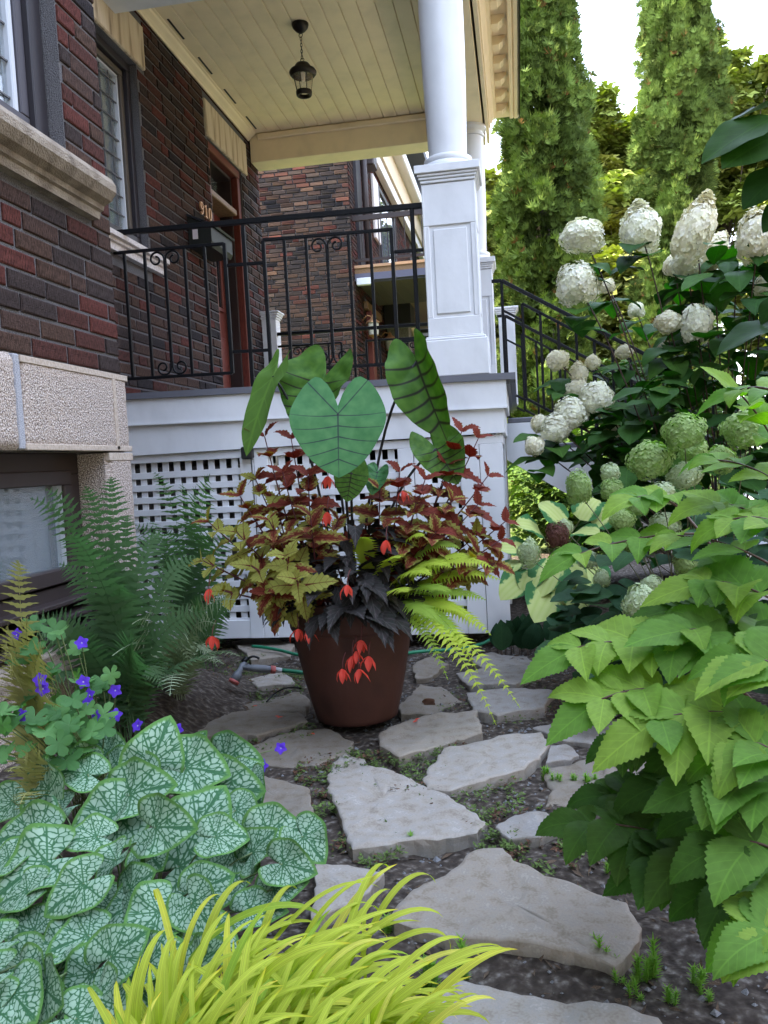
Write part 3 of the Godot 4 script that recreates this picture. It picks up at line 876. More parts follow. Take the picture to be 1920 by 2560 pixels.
func build_stairs() -> void:
	railing("porch_railing", "black wrought iron railing with scrolls along the near porch edge", Vector3(0, 0, -4.165))
	railing("porch_railing", "black wrought iron railing across the far end of the porch", Vector3(0.05, -0.165, -6.74))
	var s := thing("porch_stairs", "white wooden stairs with grey treads going down from the porch", "stairs", Vector3.ZERO)
	var n := 7
	for k in n:
		var y := 1.353 - 0.169 * (k + 1)
		var x := -0.045 + k * 0.275
		if y < 0.05: break
		mi("tread", boxm(Vector3(x - 0.015, y - 0.032, -6.60), Vector3(x + 0.30, y, -5.19), 0.006), M.deck, s)
		mi("riser", boxm(Vector3(x + 0.255, y - 0.165, -6.58), Vector3(x + 0.272, y - 0.033, -5.22)), M.white, s)
	for z in [-5.215, -6.60]:
		var st := begin()
		var pts := PackedVector2Array([Vector2(-0.075, 0.93)])
		pts.append(Vector2(-0.075, 1.152))
		for k in 6:
			var y := 1.353 - 0.169 * (k + 1) - 0.033
			var x := -0.045 + k * 0.275
			pts.append(Vector2(x + 0.253, y))
			pts.append(Vector2(x + 0.253, y - 0.169))
		pts.append(Vector2(1.62, -0.03))
		pts.append(Vector2(1.42, -0.03))
		prism_z(st, pts, z, z + 0.028)
		mi("stringer", done(st), M.white, s)
	for r in [[-5.25, "black iron handrail on the near side of the porch stairs"], [-6.55, "black iron handrail on the far side of the porch stairs"]]:
		var o := thing("stair_railing", r[1], "railing", Vector3(-0.06, 0, r[0]), "stair railings")
		var sl := -0.615
		bar(o, "handrail", Vector3(-0.06, 2.03, 0), Vector3(0.0, 2.03, 0), 0.010)
		bar(o, "handrail", Vector3(0.0, 2.03, 0), Vector3(1.55, 2.03 + sl * 1.55, 0), 0.011)
		bar(o, "post", Vector3(0.0, 1.19, 0), Vector3(0.0, 2.02, 0), 0.009)
		bar(o, "post", Vector3(1.55, 0.18, 0), Vector3(1.55, 2.02 + sl * 1.55, 0), 0.009)
		bar(o, "panel_rail", Vector3(0.12, 1.88, 0), Vector3(0.75, 1.88 + sl * 0.63, 0), 0.008)
		bar(o, "panel_rail", Vector3(0.0, 1.85, 0), Vector3(0.12, 1.85 + sl * 0.12, 0), 0.007)
		bar(o, "panel_rail", Vector3(0.0, 1.36, 0), Vector3(0.12, 1.36 + sl * 0.12, 0), 0.007)
		bar(o, "panel_rail", Vector3(0.12, 1.30, 0), Vector3(0.75, 1.30 + sl * 0.63, 0), 0.008)
		for k in 7: bar(o, "baluster", Vector3(0.12 + k * 0.105, 1.30 + sl * k * 0.105, 0), Vector3(0.12 + k * 0.105, 1.88 + sl * k * 0.105, 0), 0.008)
		bar(o, "panel_rail", Vector3(0.87, 1.42, 0), Vector3(1.45, 1.42 + sl * 0.58, 0), 0.008)
		bar(o, "panel_rail", Vector3(0.87, 0.86, 0), Vector3(1.45, 0.86 + sl * 0.58, 0), 0.008)
		for k in 6: bar(o, "baluster", Vector3(0.87 + k * 0.115, 0.86 + sl * k * 0.115, 0), Vector3(0.87 + k * 0.115, 1.42 + sl * k * 0.115, 0), 0.008)

# ------------------------------------------------------------------ the neighbour's house
func build_neighbour() -> void:
	var h := thing("neighbour_house", "red and charcoal brick house next door with a railed upper balcony", "house")
	var nx := -2.228
	var fz := -11.95
	var wall := mi("near_wall", boxm(Vector3(-9.0, -0.2, fz - 0.3), Vector3(nx - 0.012, 7.4, fz - 0.012)), M.mortar, h)
	var list := []
	var turn := Transform3D(Basis(Vector3(0, 0, 1), Vector3(0, 1, 0), Vector3(-1, 0, 0)), Vector3(0, 0, fz))
	brickwork(list, turn, 2.232, 3.75, 1.55, 5.75, [], 0.10, 0.17)
	lay_bricks(list, wall, 300)
	var sidew := mi("street_wall", boxm(Vector3(nx - 0.3, -0.2, -24.0), Vector3(nx - 0.012, 7.4, fz - 0.013)), M.mortar, h)
	list = []
	brickwork(list, Transform3D(Basis.IDENTITY, Vector3(nx, 0, 0)), -19.0, fz - 0.012, 1.6, 6.2, [[-13.2, -12.75, 1.2, 3.5]], 0.1, 0.34)
	lay_bricks(list, sidew, 0)
	mi("roof", boxm(Vector3(-9.2, 7.4, -24.2), Vector3(-1.7, 7.6, fz + 0.1)), M.slate_roof, h)
	# cornice under the eaves
	var pale := mat(lin(0.72, 0.70, 0.66), 0.6)
	var co := mi("cornice", boxm(Vector3(nx, 5.95, -24.0), Vector3(nx + 0.12, 6.15, fz - 0.6), 0.01), pale, h)
	mi("frieze", boxm(Vector3(nx, 6.16, -24.0), Vector3(nx + 0.16, 6.62, fz - 0.6)), mat(lin(0.62, 0.50, 0.34), 0.7), co)
	mi("crown", boxm(Vector3(nx, 6.63, -24.0), Vector3(nx + 0.34, 6.86, fz - 0.6), 0.02), pale, co)
	mi("parapet", boxm(Vector3(nx, 6.87, -24.0), Vector3(nx + 0.10, 7.39, fz - 2.2)), M.bricks[2], co)
	# rainwater pipe and head
	mi("downpipe", tubem([Vector3(nx + 0.08, 3.9, -12.85), Vector3(nx + 0.08, 6.3, -12.85)], [0.05], 8), M.brown_paint, h)
	mi("rain_head", boxm(Vector3(nx, 5.55, -13.3), Vector3(nx + 0.22, 5.85, -12.95), 0.02), M.brown_paint, h)
	mi("corner_board", boxm(Vector3(nx + 0.001, 3.85, -12.72), Vector3(nx + 0.045, 6.2, -12.35)), M.window_dark, h)
	# upper window with pale stone casing
	var w := mi("window", frame_x(nx - 0.02, nx + 0.045, -16.4, -14.5, 4.1, 5.75, 0.09), M.window_dark, h)
	pane(w, nx + 0.015, -16.3, -14.6, 4.2, 5.65)
	mi("casing", boxm(Vector3(nx + 0.001, 4.70, -14.42), Vector3(nx + 0.05, 5.75, -13.92), 0.01), M.pale_stone, w)
	# balcony
	var b := mi("balcony", boxm(Vector3(nx + 0.001, 3.70, -17.5), Vector3(-0.30, 3.775, -12.02)), M.wood, h)
	for k in 16:
		mi("deck_board", boxm(Vector3(nx + 0.002, 3.776, -12.0 - k * 0.14 - 0.134), Vector3(-0.28, 3.815, -12.0 - k * 0.14)), mat(lin(0.42, 0.235, 0.13), 0.6) if k == 0 else b.get_child(0).material_override, b)
	mi("fascia", boxm(Vector3(nx + 0.002, 3.60, -12.06), Vector3(-0.30, 3.699, -12.012)), mat(lin(0.105, 0.10, 0.14), 0.55), b)
	mi("fascia", boxm(Vector3(nx + 0.002, 3.575, -12.10), Vector3(-0.31, 3.665, -12.061)), mat(lin(0.085, 0.08, 0.11), 0.55), b)
	var sof := mat(lin(0.105, 0.082, 0.068), 0.7)
	for k in 12:
		mi("soffit_board", boxm(Vector3(nx + 0.01 + k * 0.16, 3.585, -13.95), Vector3(nx + 0.165 + k * 0.16, 3.60, -12.105), 0.004), sof, b)
	var rl := Node3D.new()
	rl.name = "balcony_railing"
	b.add_child(rl, true)
	mi("top_rail", boxm(Vector3(nx + 0.003, 4.46, -12.09), Vector3(-0.31, 4.53, -12.04)), M.brown_paint, rl)
	mi("low_rail", boxm(Vector3(nx + 0.003, 3.88, -12.085), Vector3(-0.31, 3.915, -12.045)), M.brown_paint, rl)
	for k in 15:
		mi("baluster", boxm(Vector3(nx + 0.12 + k * 0.125, 3.916, -12.072), Vector3(nx + 0.134 + k * 0.125, 4.459, -12.058)), M.brown_paint, rl)
	mi("camera_box", boxm(Vector3(nx + 0.02, 3.535, -12.09), Vector3(nx + 0.24, 3.64, -12.005), 0.01), M.white, b)
	# the doorway under the balcony
	mi("door_frame", boxm(Vector3(nx + 0.001, 1.2, -12.98), Vector3(nx + 0.09, 3.3, -12.75), 0.01), M.door, h)
	mi("door_frame", boxm(Vector3(nx + 0.001, 3.30, -13.9), Vector3(nx + 0.07, 3.42, -12.6), 0.01), M.wood, h)
	mi("porch_pier", boxm(Vector3(nx + 0.05, 0.8, -15.0), Vector3(nx + 0.42, 3.35, -14.6)), mat(lin(0.24, 0.22, 0.19), 0.85, N.t_fine, Vector3(2, 2, 2)), h)
	mi("pier_head", boxm(Vector3(nx + 0.02, 3.36, -15.1), Vector3(nx + 0.48, 3.70, -14.5)), M.window_dark, h)
	for l in [[-12.42, 3.04, 0.0], [-14.10, 3.03, 0.02]]:
		var o := thing("wall_lantern", "brass wall lantern beside the red door frame next door" if l[2] == 0.0 else "brass wall lantern on the far side of the red door frame", "lantern", Vector3(nx + 0.16, l[1], l[0]), "wall lanterns next door")
		mi("glass", lathe([Vector2(0.075, -0.17), Vector2(0.09, 0.0), Vector2(0.09, 0.01)], 6), mat(lin(0.55, 0.52, 0.42), 0.3), o)
		mi("roof", lathe([Vector2(0.105, 0.01), Vector2(0.10, 0.03), Vector2(0.04, 0.07), Vector2(0.02, 0.12), Vector2(0.0, 0.14)], 12), M.brass, o)
		mi("foot", lathe([Vector2(0.0, -0.22), Vector2(0.03, -0.2), Vector2(0.085, -0.17)], 12), M.brass, o)
		mi("arm", tubem([Vector3(-0.16, 0.06, 0), Vector3(-0.08, 0.13, 0), Vector3(0, 0.10, 0)], [0.012], 6), M.brass, o)
	# farther down the street
	var far := thing("far_house", "red brick house farther down the street", "house")
	var fw := mi("wall", boxm(Vector3(-9.0, -0.2, -31.0), Vector3(-1.2, 7.0, -30.0)), mat(lin(0.34, 0.13, 0.10), 0.85, N.t_grit, Vector3(0.6, 3, 0.6)), far)
	mi("roof", boxm(Vector3(-9.2, 7.0, -31.2), Vector3(-1.0, 7.3, -29.8)), M.slate_roof, far)
	for k in 3:
		var ww := mi("window", boxm(Vector3(-3.0 - k * 2.0, 3.9, -30.02), Vector3(-2.2 - k * 2.0, 5.2, -29.97)), M.window_dark, far)
		mi("frame", boxm(Vector3(-3.05 - k * 2.0, 3.8, -29.99), Vector3(-2.15 - k * 2.0, 3.9, -29.94)), M.pale_stone, ww)
	var aw := thing("porch_roof", "small slatted porch roof with pale rafters beyond the balcony next door", "roof", Vector3(-1.55, 3.15, -16.2))
	for k in 9:
		mi("rafter", boxm(Vector3(-0.35, 0.28 - k * 0.085, -0.10 - k * 0.35), Vector3(0.35, 0.34 - k * 0.085, 0.0 - k * 0.35)), M.window_dark, aw)
	for x in [-0.38, 0.38]:
		var st := begin()
		tube(st, [Vector3(x, 0.40, 0.2), Vector3(x, -0.50, -3.3)], [0.05], 4)
		mi("edge_board", done(st), M.cream, aw)

# ------------------------------------------------------------------ trees
func spray_mesh() -> ArrayMesh:
	# a flat fan of scale-leaf twigs
	var st := begin()
	for k in 7:
		var a := (k - 3) * 0.36
		var d := Vector3(sin(a), cos(a), 0)
		var s := Vector3(cos(a), -sin(a), 0)
		var l := 1.0 - absf(k - 3) * 0.17
		var b := Vector3(sin(a) * 0.16, 0.12 + absf(k - 3) * 0.03, 0.05 * sin(k * 2.1))
		tri(st, b - s * 0.075, b + d * l + Vector3(0, 0, 0.16 * (k % 2)), b + s * 0.075, Vector3.BACK)
	return done(st)

func tuft_mesh() -> ArrayMesh:
	# a few broad leaves on a twig
	var st := begin()
	for k in 5:
		var a := k * TAU / 5.0 + 0.3
		var d := Vector3(sin(a), 0.18 * cos(k * 2.3), cos(a))
		var s := Vector3(cos(a), 0.12, -sin(a)) * 0.36
		var b := d * 0.12
		var m := b + d * 0.45 + Vector3.UP * 0.12
		tri(st, b, m + s, b + d * 0.95, Vector3.UP)
		tri(st, b, b + d * 0.95, m - s, Vector3.UP)
	return done(st)

func crown(parent: Node, mesh: Mesh, m: Material, xfs: Array, cols: Array) -> void:
	var mm := MultiMesh.new()
	mm.transform_format = MultiMesh.TRANSFORM_3D
	mm.use_colors = true
	mm.mesh = mesh
	mm.instance_count = xfs.size()
	for i in xfs.size():
		mm.set_instance_transform(i, xfs[i])
		mm.set_instance_color(i, cols[i])
	var o := MultiMeshInstance3D.new()
	o.name = "crown"
	o.multimesh = mm
	o.material_override = m
	o.set_meta("kind", "stuff")
	parent.add_child(o, true)

func facing(dir: Vector3, spin: float, size: float) -> Basis:
	var y := dir.normalized()
	var x := y.cross(Vector3(sin(spin), 0.31, cos(spin))).normalized()
	return Basis(x, y, x.cross(y)).scaled(Vector3.ONE * size)

func cedar(label: String, at: Vector3, tall: float, wide: float, bare: float, n: int, trunk_to: float, lean := 0.0) -> void:
	var t := thing("cedar_tree", label, "tree", at, "columnar cedars beyond the stairs")
	var b := begin(true)
	tube(b, [Vector3.ZERO, Vector3(0.05, tall * 0.4, 0.0), Vector3(lean, tall * 0.9, 0)], [0.13, 0.10, 0.03], 8)
	for k in 5:
		var y := bare * 0.55 + k * 0.22
		tube(b, [Vector3(0.03, y, 0), Vector3(sin(k * 2.2) * 0.22, y + 0.9, cos(k * 2.2) * 0.2 + 0.1), Vector3(sin(k * 2.2) * 0.4, y + 1.8, cos(k * 2.2) * 0.35 + 0.1)], [0.05, 0.035, 0.012], 5)
	mi("trunk", done(b), M.bark, t)
	var xfs := []
	var cols := []
	for i in n:
		var v := pow(rng.randf(), 0.82)
		var y := lerpf(bare, tall, v)
		var a := rnd(0, TAU)
		# narrow flame outline with bulges
		var env := wide * (0.30 + 0.70 * sin(minf(1.0, (1.0 - v) * 1.28 + 0.06) * PI * 0.5)) * (1.0 if v > 0.06 else 0.8)
		env *= 1.0 + 0.17 * sin(a * 3.0 + y * 1.7) + 0.12 * sin(a * 5.0 - y * 3.1)
		if bare > 1.0 and y < bare + 1.4 and cos(a - 0.2) > 0.2: continue
		var r := env * rnd(0.58, 1.02)
		var c := Vector3(cos(a) * r + lean * v, y, sin(a) * r)
		var outw := Vector3(cos(a), 0, sin(a))
		var tone := rnd(0.45, 1.65)
		for k in 78:
			var p := c + Vector3(rnd(-1, 1), rnd(-1, 1.5), rnd(-1, 1)) * 0.135
			var dir := outw * rnd(0.2, 1.0) + Vector3(rnd(-0.5, 0.5), rnd(0.3, 1.1), rnd(-0.5, 0.5))
			xfs.append(Transform3D(facing(dir, rnd(0, TAU), rnd(0.085, 0.16) * (0.9 if bare < 1.0 and tall > 8.0 else 1.1)), p))
			var g := tone * rnd(0.8, 1.2)
			cols.append(Color(0.105 * g, 0.150 * g, 0.032 * g) if rng.randf() > 0.015 else Color(0.17, 0.09, 0.03))
	# inner sprays, coloured darker to stand for the shade within
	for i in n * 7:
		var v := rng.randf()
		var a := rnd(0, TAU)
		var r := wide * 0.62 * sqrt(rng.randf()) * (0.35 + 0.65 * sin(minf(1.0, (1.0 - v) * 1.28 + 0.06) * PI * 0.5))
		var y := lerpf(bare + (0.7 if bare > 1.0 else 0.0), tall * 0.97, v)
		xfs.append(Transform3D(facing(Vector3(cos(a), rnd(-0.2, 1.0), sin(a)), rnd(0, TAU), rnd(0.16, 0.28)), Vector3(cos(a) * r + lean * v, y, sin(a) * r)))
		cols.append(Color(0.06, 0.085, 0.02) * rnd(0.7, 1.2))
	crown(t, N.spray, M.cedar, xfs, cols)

func broadleaf(called: String, label: String, at: Vector3, tall: float, wide: float, low: float, n: int, tint: Color, size := 0.27) -> void:
	var t := thing(called, label, "tree", at, "leafy trees behind the cedars")
	var b := begin(true)
	tube(b, [Vector3.ZERO, Vector3(0.1, tall * 0.3, 0), Vector3(-0.1, tall * 0.75, 0.1)], [0.22, 0.16, 0.05], 8)
	var clumps := []
	for i in n:
		var d := Vector3(rnd(-1, 1), rnd(-1, 1), rnd(-1, 1)).normalized() * pow(rng.randf(), 0.4)
		var c := Vector3(d.x * wide, lerpf(low, tall, (d.y + 1.0) * 0.5), d.z * wide)
		clumps.append(c)
		if i % 4 == 0:
			var root := Vector3(0, clampf(c.y * 0.6, low * 0.8, tall * 0.7), 0)
			tube(b, bend(root, root.lerp(c, 0.5) + Vector3.UP * 0.2, c, 4), [0.055, 0.03, 0.012], 5)
	mi("trunk", done(b), M.bark, t)
	var xfs := []
	var cols := []
	for c in clumps:
		var tone := rnd(0.7, 1.25)
		var warm: float = 1.0 + (0.22 if rng.randf() < 0.10 else 0.0)
		var rad := rnd(0.38, 0.75)
		for k in 70:
			var d := Vector3(rnd(-1, 1), rnd(-0.7, 1), rnd(-1, 1)).normalized() * rad * pow(rng.randf(), 0.45)
			d.y *= 0.65
			xfs.append(Transform3D(facing(Vector3(rnd(-0.7, 0.7), 1.0, rnd(-0.7, 0.7)) + d * 0.5, rnd(0, TAU), size * rnd(0.7, 1.25)), c + d))
			var g: float = tone * rnd(0.8, 1.2)
			cols.append(Color(tint.r * g * warm, tint.g * g, tint.b * g))
	crown(t, N.tuft, M.maple, xfs, cols)

func build_trees() -> void:
	N.spray = spray_mesh()
	N.tuft = tuft_mesh()
	M.cedar = leaf_mat(Color(1, 1, 1), Color(0.22, 0.30, 0.08), 0.6)
	M.cedar.vertex_color_use_as_albedo = true
	M.maple = leaf_mat(Color(1, 1, 1), Color(0.50, 0.58, 0.18), 0.5)
	M.maple.vertex_color_use_as_albedo = true
	cedar("tall narrow cedar standing right beside the white column", Vector3(0.37, 0, -11.2), 8.4, 0.57, 0.1, 520, 0.0, 0.16)
	cedar("cedar with a bare forked trunk, right of the tall narrow one", Vector3(3.55, 0, -18.2), 11.6, 0.82, 5.3, 430, 5.0)
	cedar("low dark cedar in front of the bare forked trunk", Vector3(3.15, 0, -17.2), 5.4, 0.95, 0.1, 240, 0.0)
	var g := Color(0.20, 0.24, 0.055)
	broadleaf("maple_tree", "yellow green maple between the two tall cedars", Vector3(3.0, 0, -26.0), 11.8, 2.6, 3.4, 150, g)
	broadleaf("maple_tree", "maple whose crown shows right of the bare trunked cedar", Vector3(6.4, 0, -27.0), 12.8, 2.3, 6.2, 90, g)
	broadleaf("maple_tree", "low maple at the right hand edge behind the cedars", Vector3(8.6, 0, -25.0), 9.0, 2.4, 1.6, 120, Color(0.23, 0.26, 0.065))
	broadleaf("maple_tree", "low leafy tree filling the gap under the first maple", Vector3(2.6, 0, -22.5), 6.3, 1.6, 1.2, 110, Color(0.23, 0.25, 0.07))
	broadleaf("maple_tree", "yellow green tree seen between column and narrow cedar", Vector3(-0.3, 0, -20.5), 7.6, 1.2, 1.2, 90, Color(0.23, 0.25, 0.07))
	# unseen houses and trees added to darken the horizon and bounce warm light
	for k in 3:
		var hs := thing("added_terrace_house", ["unseen brick terrace house added across the street, opposite the porch", "unseen cream fronted terrace house added across the street", "unseen brick terrace house added across the street, behind the viewer"][k], "house", Vector3(18.0, 0, -20.0 + k * 17.0), "houses added across the street")
		mi("wall", boxm(Vector3(0, -0.2, -8.3), Vector3(9, 8.6, 8.3)), mat([lin(0.30, 0.14, 0.10), lin(0.58, 0.50, 0.38), lin(0.34, 0.17, 0.12)][k], 0.85, N.t_grit, Vector3(0.6, 3, 0.6)), hs)
		mi("roof", boxm(Vector3(-0.3, 8.61, -8.4), Vector3(9.2, 8.9, 8.4)), M.slate_roof, hs)
		for q in 6:
			var wd := mi("window", boxm(Vector3(-0.06, 1.6 + 3.4 * (q % 2), -6.5 + (q / 2) * 5.5), Vector3(-0.002, 3.4 + 3.4 * (q % 2), -5.0 + (q / 2) * 5.5)), M.window_dark, hs)
			mi("sill", boxm(Vector3(-0.12, 1.45 + 3.4 * (q % 2), -6.6 + (q / 2) * 5.5), Vector3(-0.003, 1.59 + 3.4 * (q % 2), -4.9 + (q / 2) * 5.5)), M.pale_stone, wd)
	broadleaf("added_street_tree", "unseen leafy street tree added on the far side of the garden, out to the right", Vector3(8.2, 0, -5.5), 8.5, 2.6, 2.4, 130, Color(0.08, 0.13, 0.03), 0.42)
	broadleaf("added_street_tree", "unseen leafy street tree added behind the viewer on the right", Vector3(7.4, 0, 3.5), 8.5, 2.8, 2.2, 130, Color(0.08, 0.13, 0.03), 0.42)
	broadleaf("added_street_tree", "unseen leafy tree added behind the viewer", Vector3(2.2, 0, 6.0), 6.5, 2.6, 1.2, 130, Color(0.08, 0.13, 0.03), 0.42)
	broadleaf("dark_shrub", "dark green shrub at the foot of the cedars behind the stairs", Vector3(1.6, 0, -12.5), 2.1, 1.6, 0.1, 80, Color(0.05, 0.09, 0.02), 0.10)
	broadleaf("dark_shrub", "green shrub seen under the porch stairs", Vector3(0.8, 0, -8.6), 0.95, 0.9, 0.05, 70, Color(0.07, 0.12, 0.025), 0.07)

# ------------------------------------------------------------------ flagstones
const STONES := [
	["wedge shaped pale grey flagstone in the middle of the path", [-0.602, -2.577, -0.615, -2.489, -0.612, -2.381, -0.576, -2.258, -0.444, -1.913, -0.433, -1.889, -0.329, -1.930, -0.144, -2.000, -0.121, -2.059, -0.245, -2.239, -0.413, -2.408, -0.501, -2.472, -0.525, -2.528]],
	["pale rounded flagstone with a chipped edge right of the wedge", [-0.315, -2.348, -0.310, -2.428, -0.276, -2.588, -0.103, -2.712, 0.033, -2.744, 0.052, -2.624, 0.020, -2.510, -0.029, -2.404, -0.121, -2.332, -0.228, -2.262, -0.294, -2.277]],
	["small flat flagstone wedged beside the pale rounded one", [0.057, -2.641, 0.110, -2.659, 0.139, -2.558, 0.112, -2.522, 0.037, -2.479]],
	["brownish flagstone half hidden under the golden leaves", [0.024, -2.426, 0.121, -2.491, 0.254, -2.600, 0.372, -2.560, 0.361, -2.336, 0.199, -2.206, 0.024, -2.185, 0.046, -2.295]],
	["small pale flagstone beside the dark low leaves", [-0.100, -2.036, -0.054, -2.105, 0.028, -2.119, 0.064, -2.034, 0.007, -1.977, -0.064, -1.971]],
	["largest flagstone, broad and tan grey, in the foreground", [-0.129, -1.922, -0.080, -1.918, -0.053, -1.858, 0.018, -1.802, 0.093, -1.751, 0.171, -1.687, 0.197, -1.613, 0.186, -1.566, 0.130, -1.478, 0.059, -1.512, -0.059, -1.533, -0.183, -1.540, -0.288, -1.581, -0.295, -1.628, -0.258, -1.717, -0.205, -1.786, -0.168, -1.845]],
	["pale flagstone cut off by the bottom edge of the picture", [-0.140, -1.428, -0.074, -1.409, 0.020, -1.386, 0.119, -1.378, 0.182, -1.354, 0.209, -1.302, 0.146, -1.207, -0.123, -1.174, -0.220, -1.276, -0.195, -1.397]],
	["dim flagstone under the left front of the pot", [-0.948, -2.591, -0.880, -2.714, -0.803, -2.799, -0.720, -2.818, -0.594, -2.676, -0.577, -2.593, -0.664, -2.460, -0.774, -2.455, -0.886, -2.495]],
	["dark grey flagstone right in front of the pot", [-0.512, -2.729, -0.426, -2.883, -0.316, -2.949, -0.193, -2.986, -0.161, -2.746, -0.255, -2.671, -0.338, -2.578, -0.413, -2.516, -0.490, -2.614]],
	["long dim flagstone left of the pot", [-1.342, -2.893, -1.320, -2.989, -1.074, -3.012, -0.864, -2.998, -0.800, -2.887, -0.937, -2.721, -1.171, -2.730]],
	["flagstone beside the hose behind the pot", [-1.142, -3.030, -1.111, -3.175, -0.946, -3.303, -0.865, -3.169, -0.847, -3.030, -1.043, -2.995]],
	["small pale flagstone below the spray nozzle", [-1.232, -3.497, -1.112, -3.616, -0.999, -3.433, -1.142, -3.356]],
	["dark flagstone at the foot of the ferns", [-1.597, -3.313, -1.578, -3.548, -1.474, -3.573, -1.363, -3.481, -1.244, -3.153, -1.428, -3.095, -1.531, -3.185]],
	["flagstone at the foot of the white lattice left of the pot", [-1.591, -4.291, -1.453, -4.400, -1.198, -4.153, -1.156, -3.921, -1.344, -3.879]],
	["narrow flagstone farthest up the path on the right", [-0.268, -3.830, -0.176, -3.934, -0.005, -3.859, 0.017, -3.771, -0.030, -3.691, -0.196, -3.626]],
	["flat flagstone second from the far end of the path", [-0.311, -3.534, -0.098, -3.657, 0.087, -3.684, 0.037, -3.469, -0.055, -3.340, -0.239, -3.326]],
	["flat flagstone third from the far end of the path", [-0.248, -3.238, -0.072, -3.289, 0.092, -3.240, 0.052, -3.026, -0.117, -2.936, -0.207, -2.999]],
	["flagstone behind the right side of the pot", [-0.493, -3.073, -0.445, -3.370, -0.350, -3.324, -0.259, -3.153, -0.360, -2.989, -0.471, -2.978]],
	["flagstone under the right hand golden leaves, cracked across", [0.003, -2.823, 0.114, -2.902, 0.297, -2.913, 0.381, -2.838, 0.298, -2.681, 0.193, -2.658, 0.080, -2.705]],
	["dim flagstone beside the silver leaved plant", [-0.865, -2.375, -0.640, -2.276, -0.543, -1.960, -0.593, -1.964, -0.731, -2.096]],
	["flagstone half buried under the yellow grass", [-0.506, -1.830, -0.433, -1.826, -0.339, -1.795, -0.354, -1.699, -0.402, -1.640, -0.460, -1.584]],
	["flagstone behind the pot under the trailing fern", [-0.525, -3.710, -0.452, -3.872, -0.359, -3.740, -0.415, -3.514, -0.477, -3.481]],
]

func build_stones() -> void:
	var tones := [lin(0.30, 0.263, 0.22), lin(0.34, 0.31, 0.275), lin(0.22, 0.19, 0.155), lin(0.29, 0.27, 0.25)]
	var n1 := noise_image(512, 0.02, 71, 5)
	var n2 := noise_image(512, 0.16, 73, 3)
	var d1 := n1.get_data()
	var d2 := n2.get_data()
	for i in d1.size(): d1[i] = clampi(int(d1[i] * 0.62 + d2[i] * 0.38), 0, 255)
	n1 = Image.create_from_data(512, 512, false, Image.FORMAT_L8, d1)
	var t1 := ramp_tex(n1, [[0.0, Color(0.70, 0.66, 0.61)], [0.30, Color(0.83, 0.80, 0.76)], [0.42, Color(0.90, 0.88, 0.85)], [0.55, Color(0.95, 0.94, 0.93)], [0.64, Color(0.88, 0.88, 0.88)], [0.75, Color(1, 1, 1)]])
	var nb := bump_tex(n1, 5.0)
	M.stones = []
	for c in tones: M.stones.append(mat(c, 0.78, t1, Vector3(1.5, 1.5, 1.5), nb, 0.18))
	for i in STONES.size():
		var raw: Array = STONES[i][1]
		var pts := PackedVector2Array()
		for k in range(0, raw.size(), 2): pts.append(Vector2(raw[k], raw[k + 1]))
		var o := mi("flagstone", stone_mesh(pts, i), M.stones[[1, 1, 3, 2, 3, 0, 1, 2, 0, 2, 2, 1, 2, 0, 3, 3, 3, 2, 3, 2, 1, 2][i]], self)
		tag(o, STONES[i][0], "flagstone", "flagstones of the garden path")

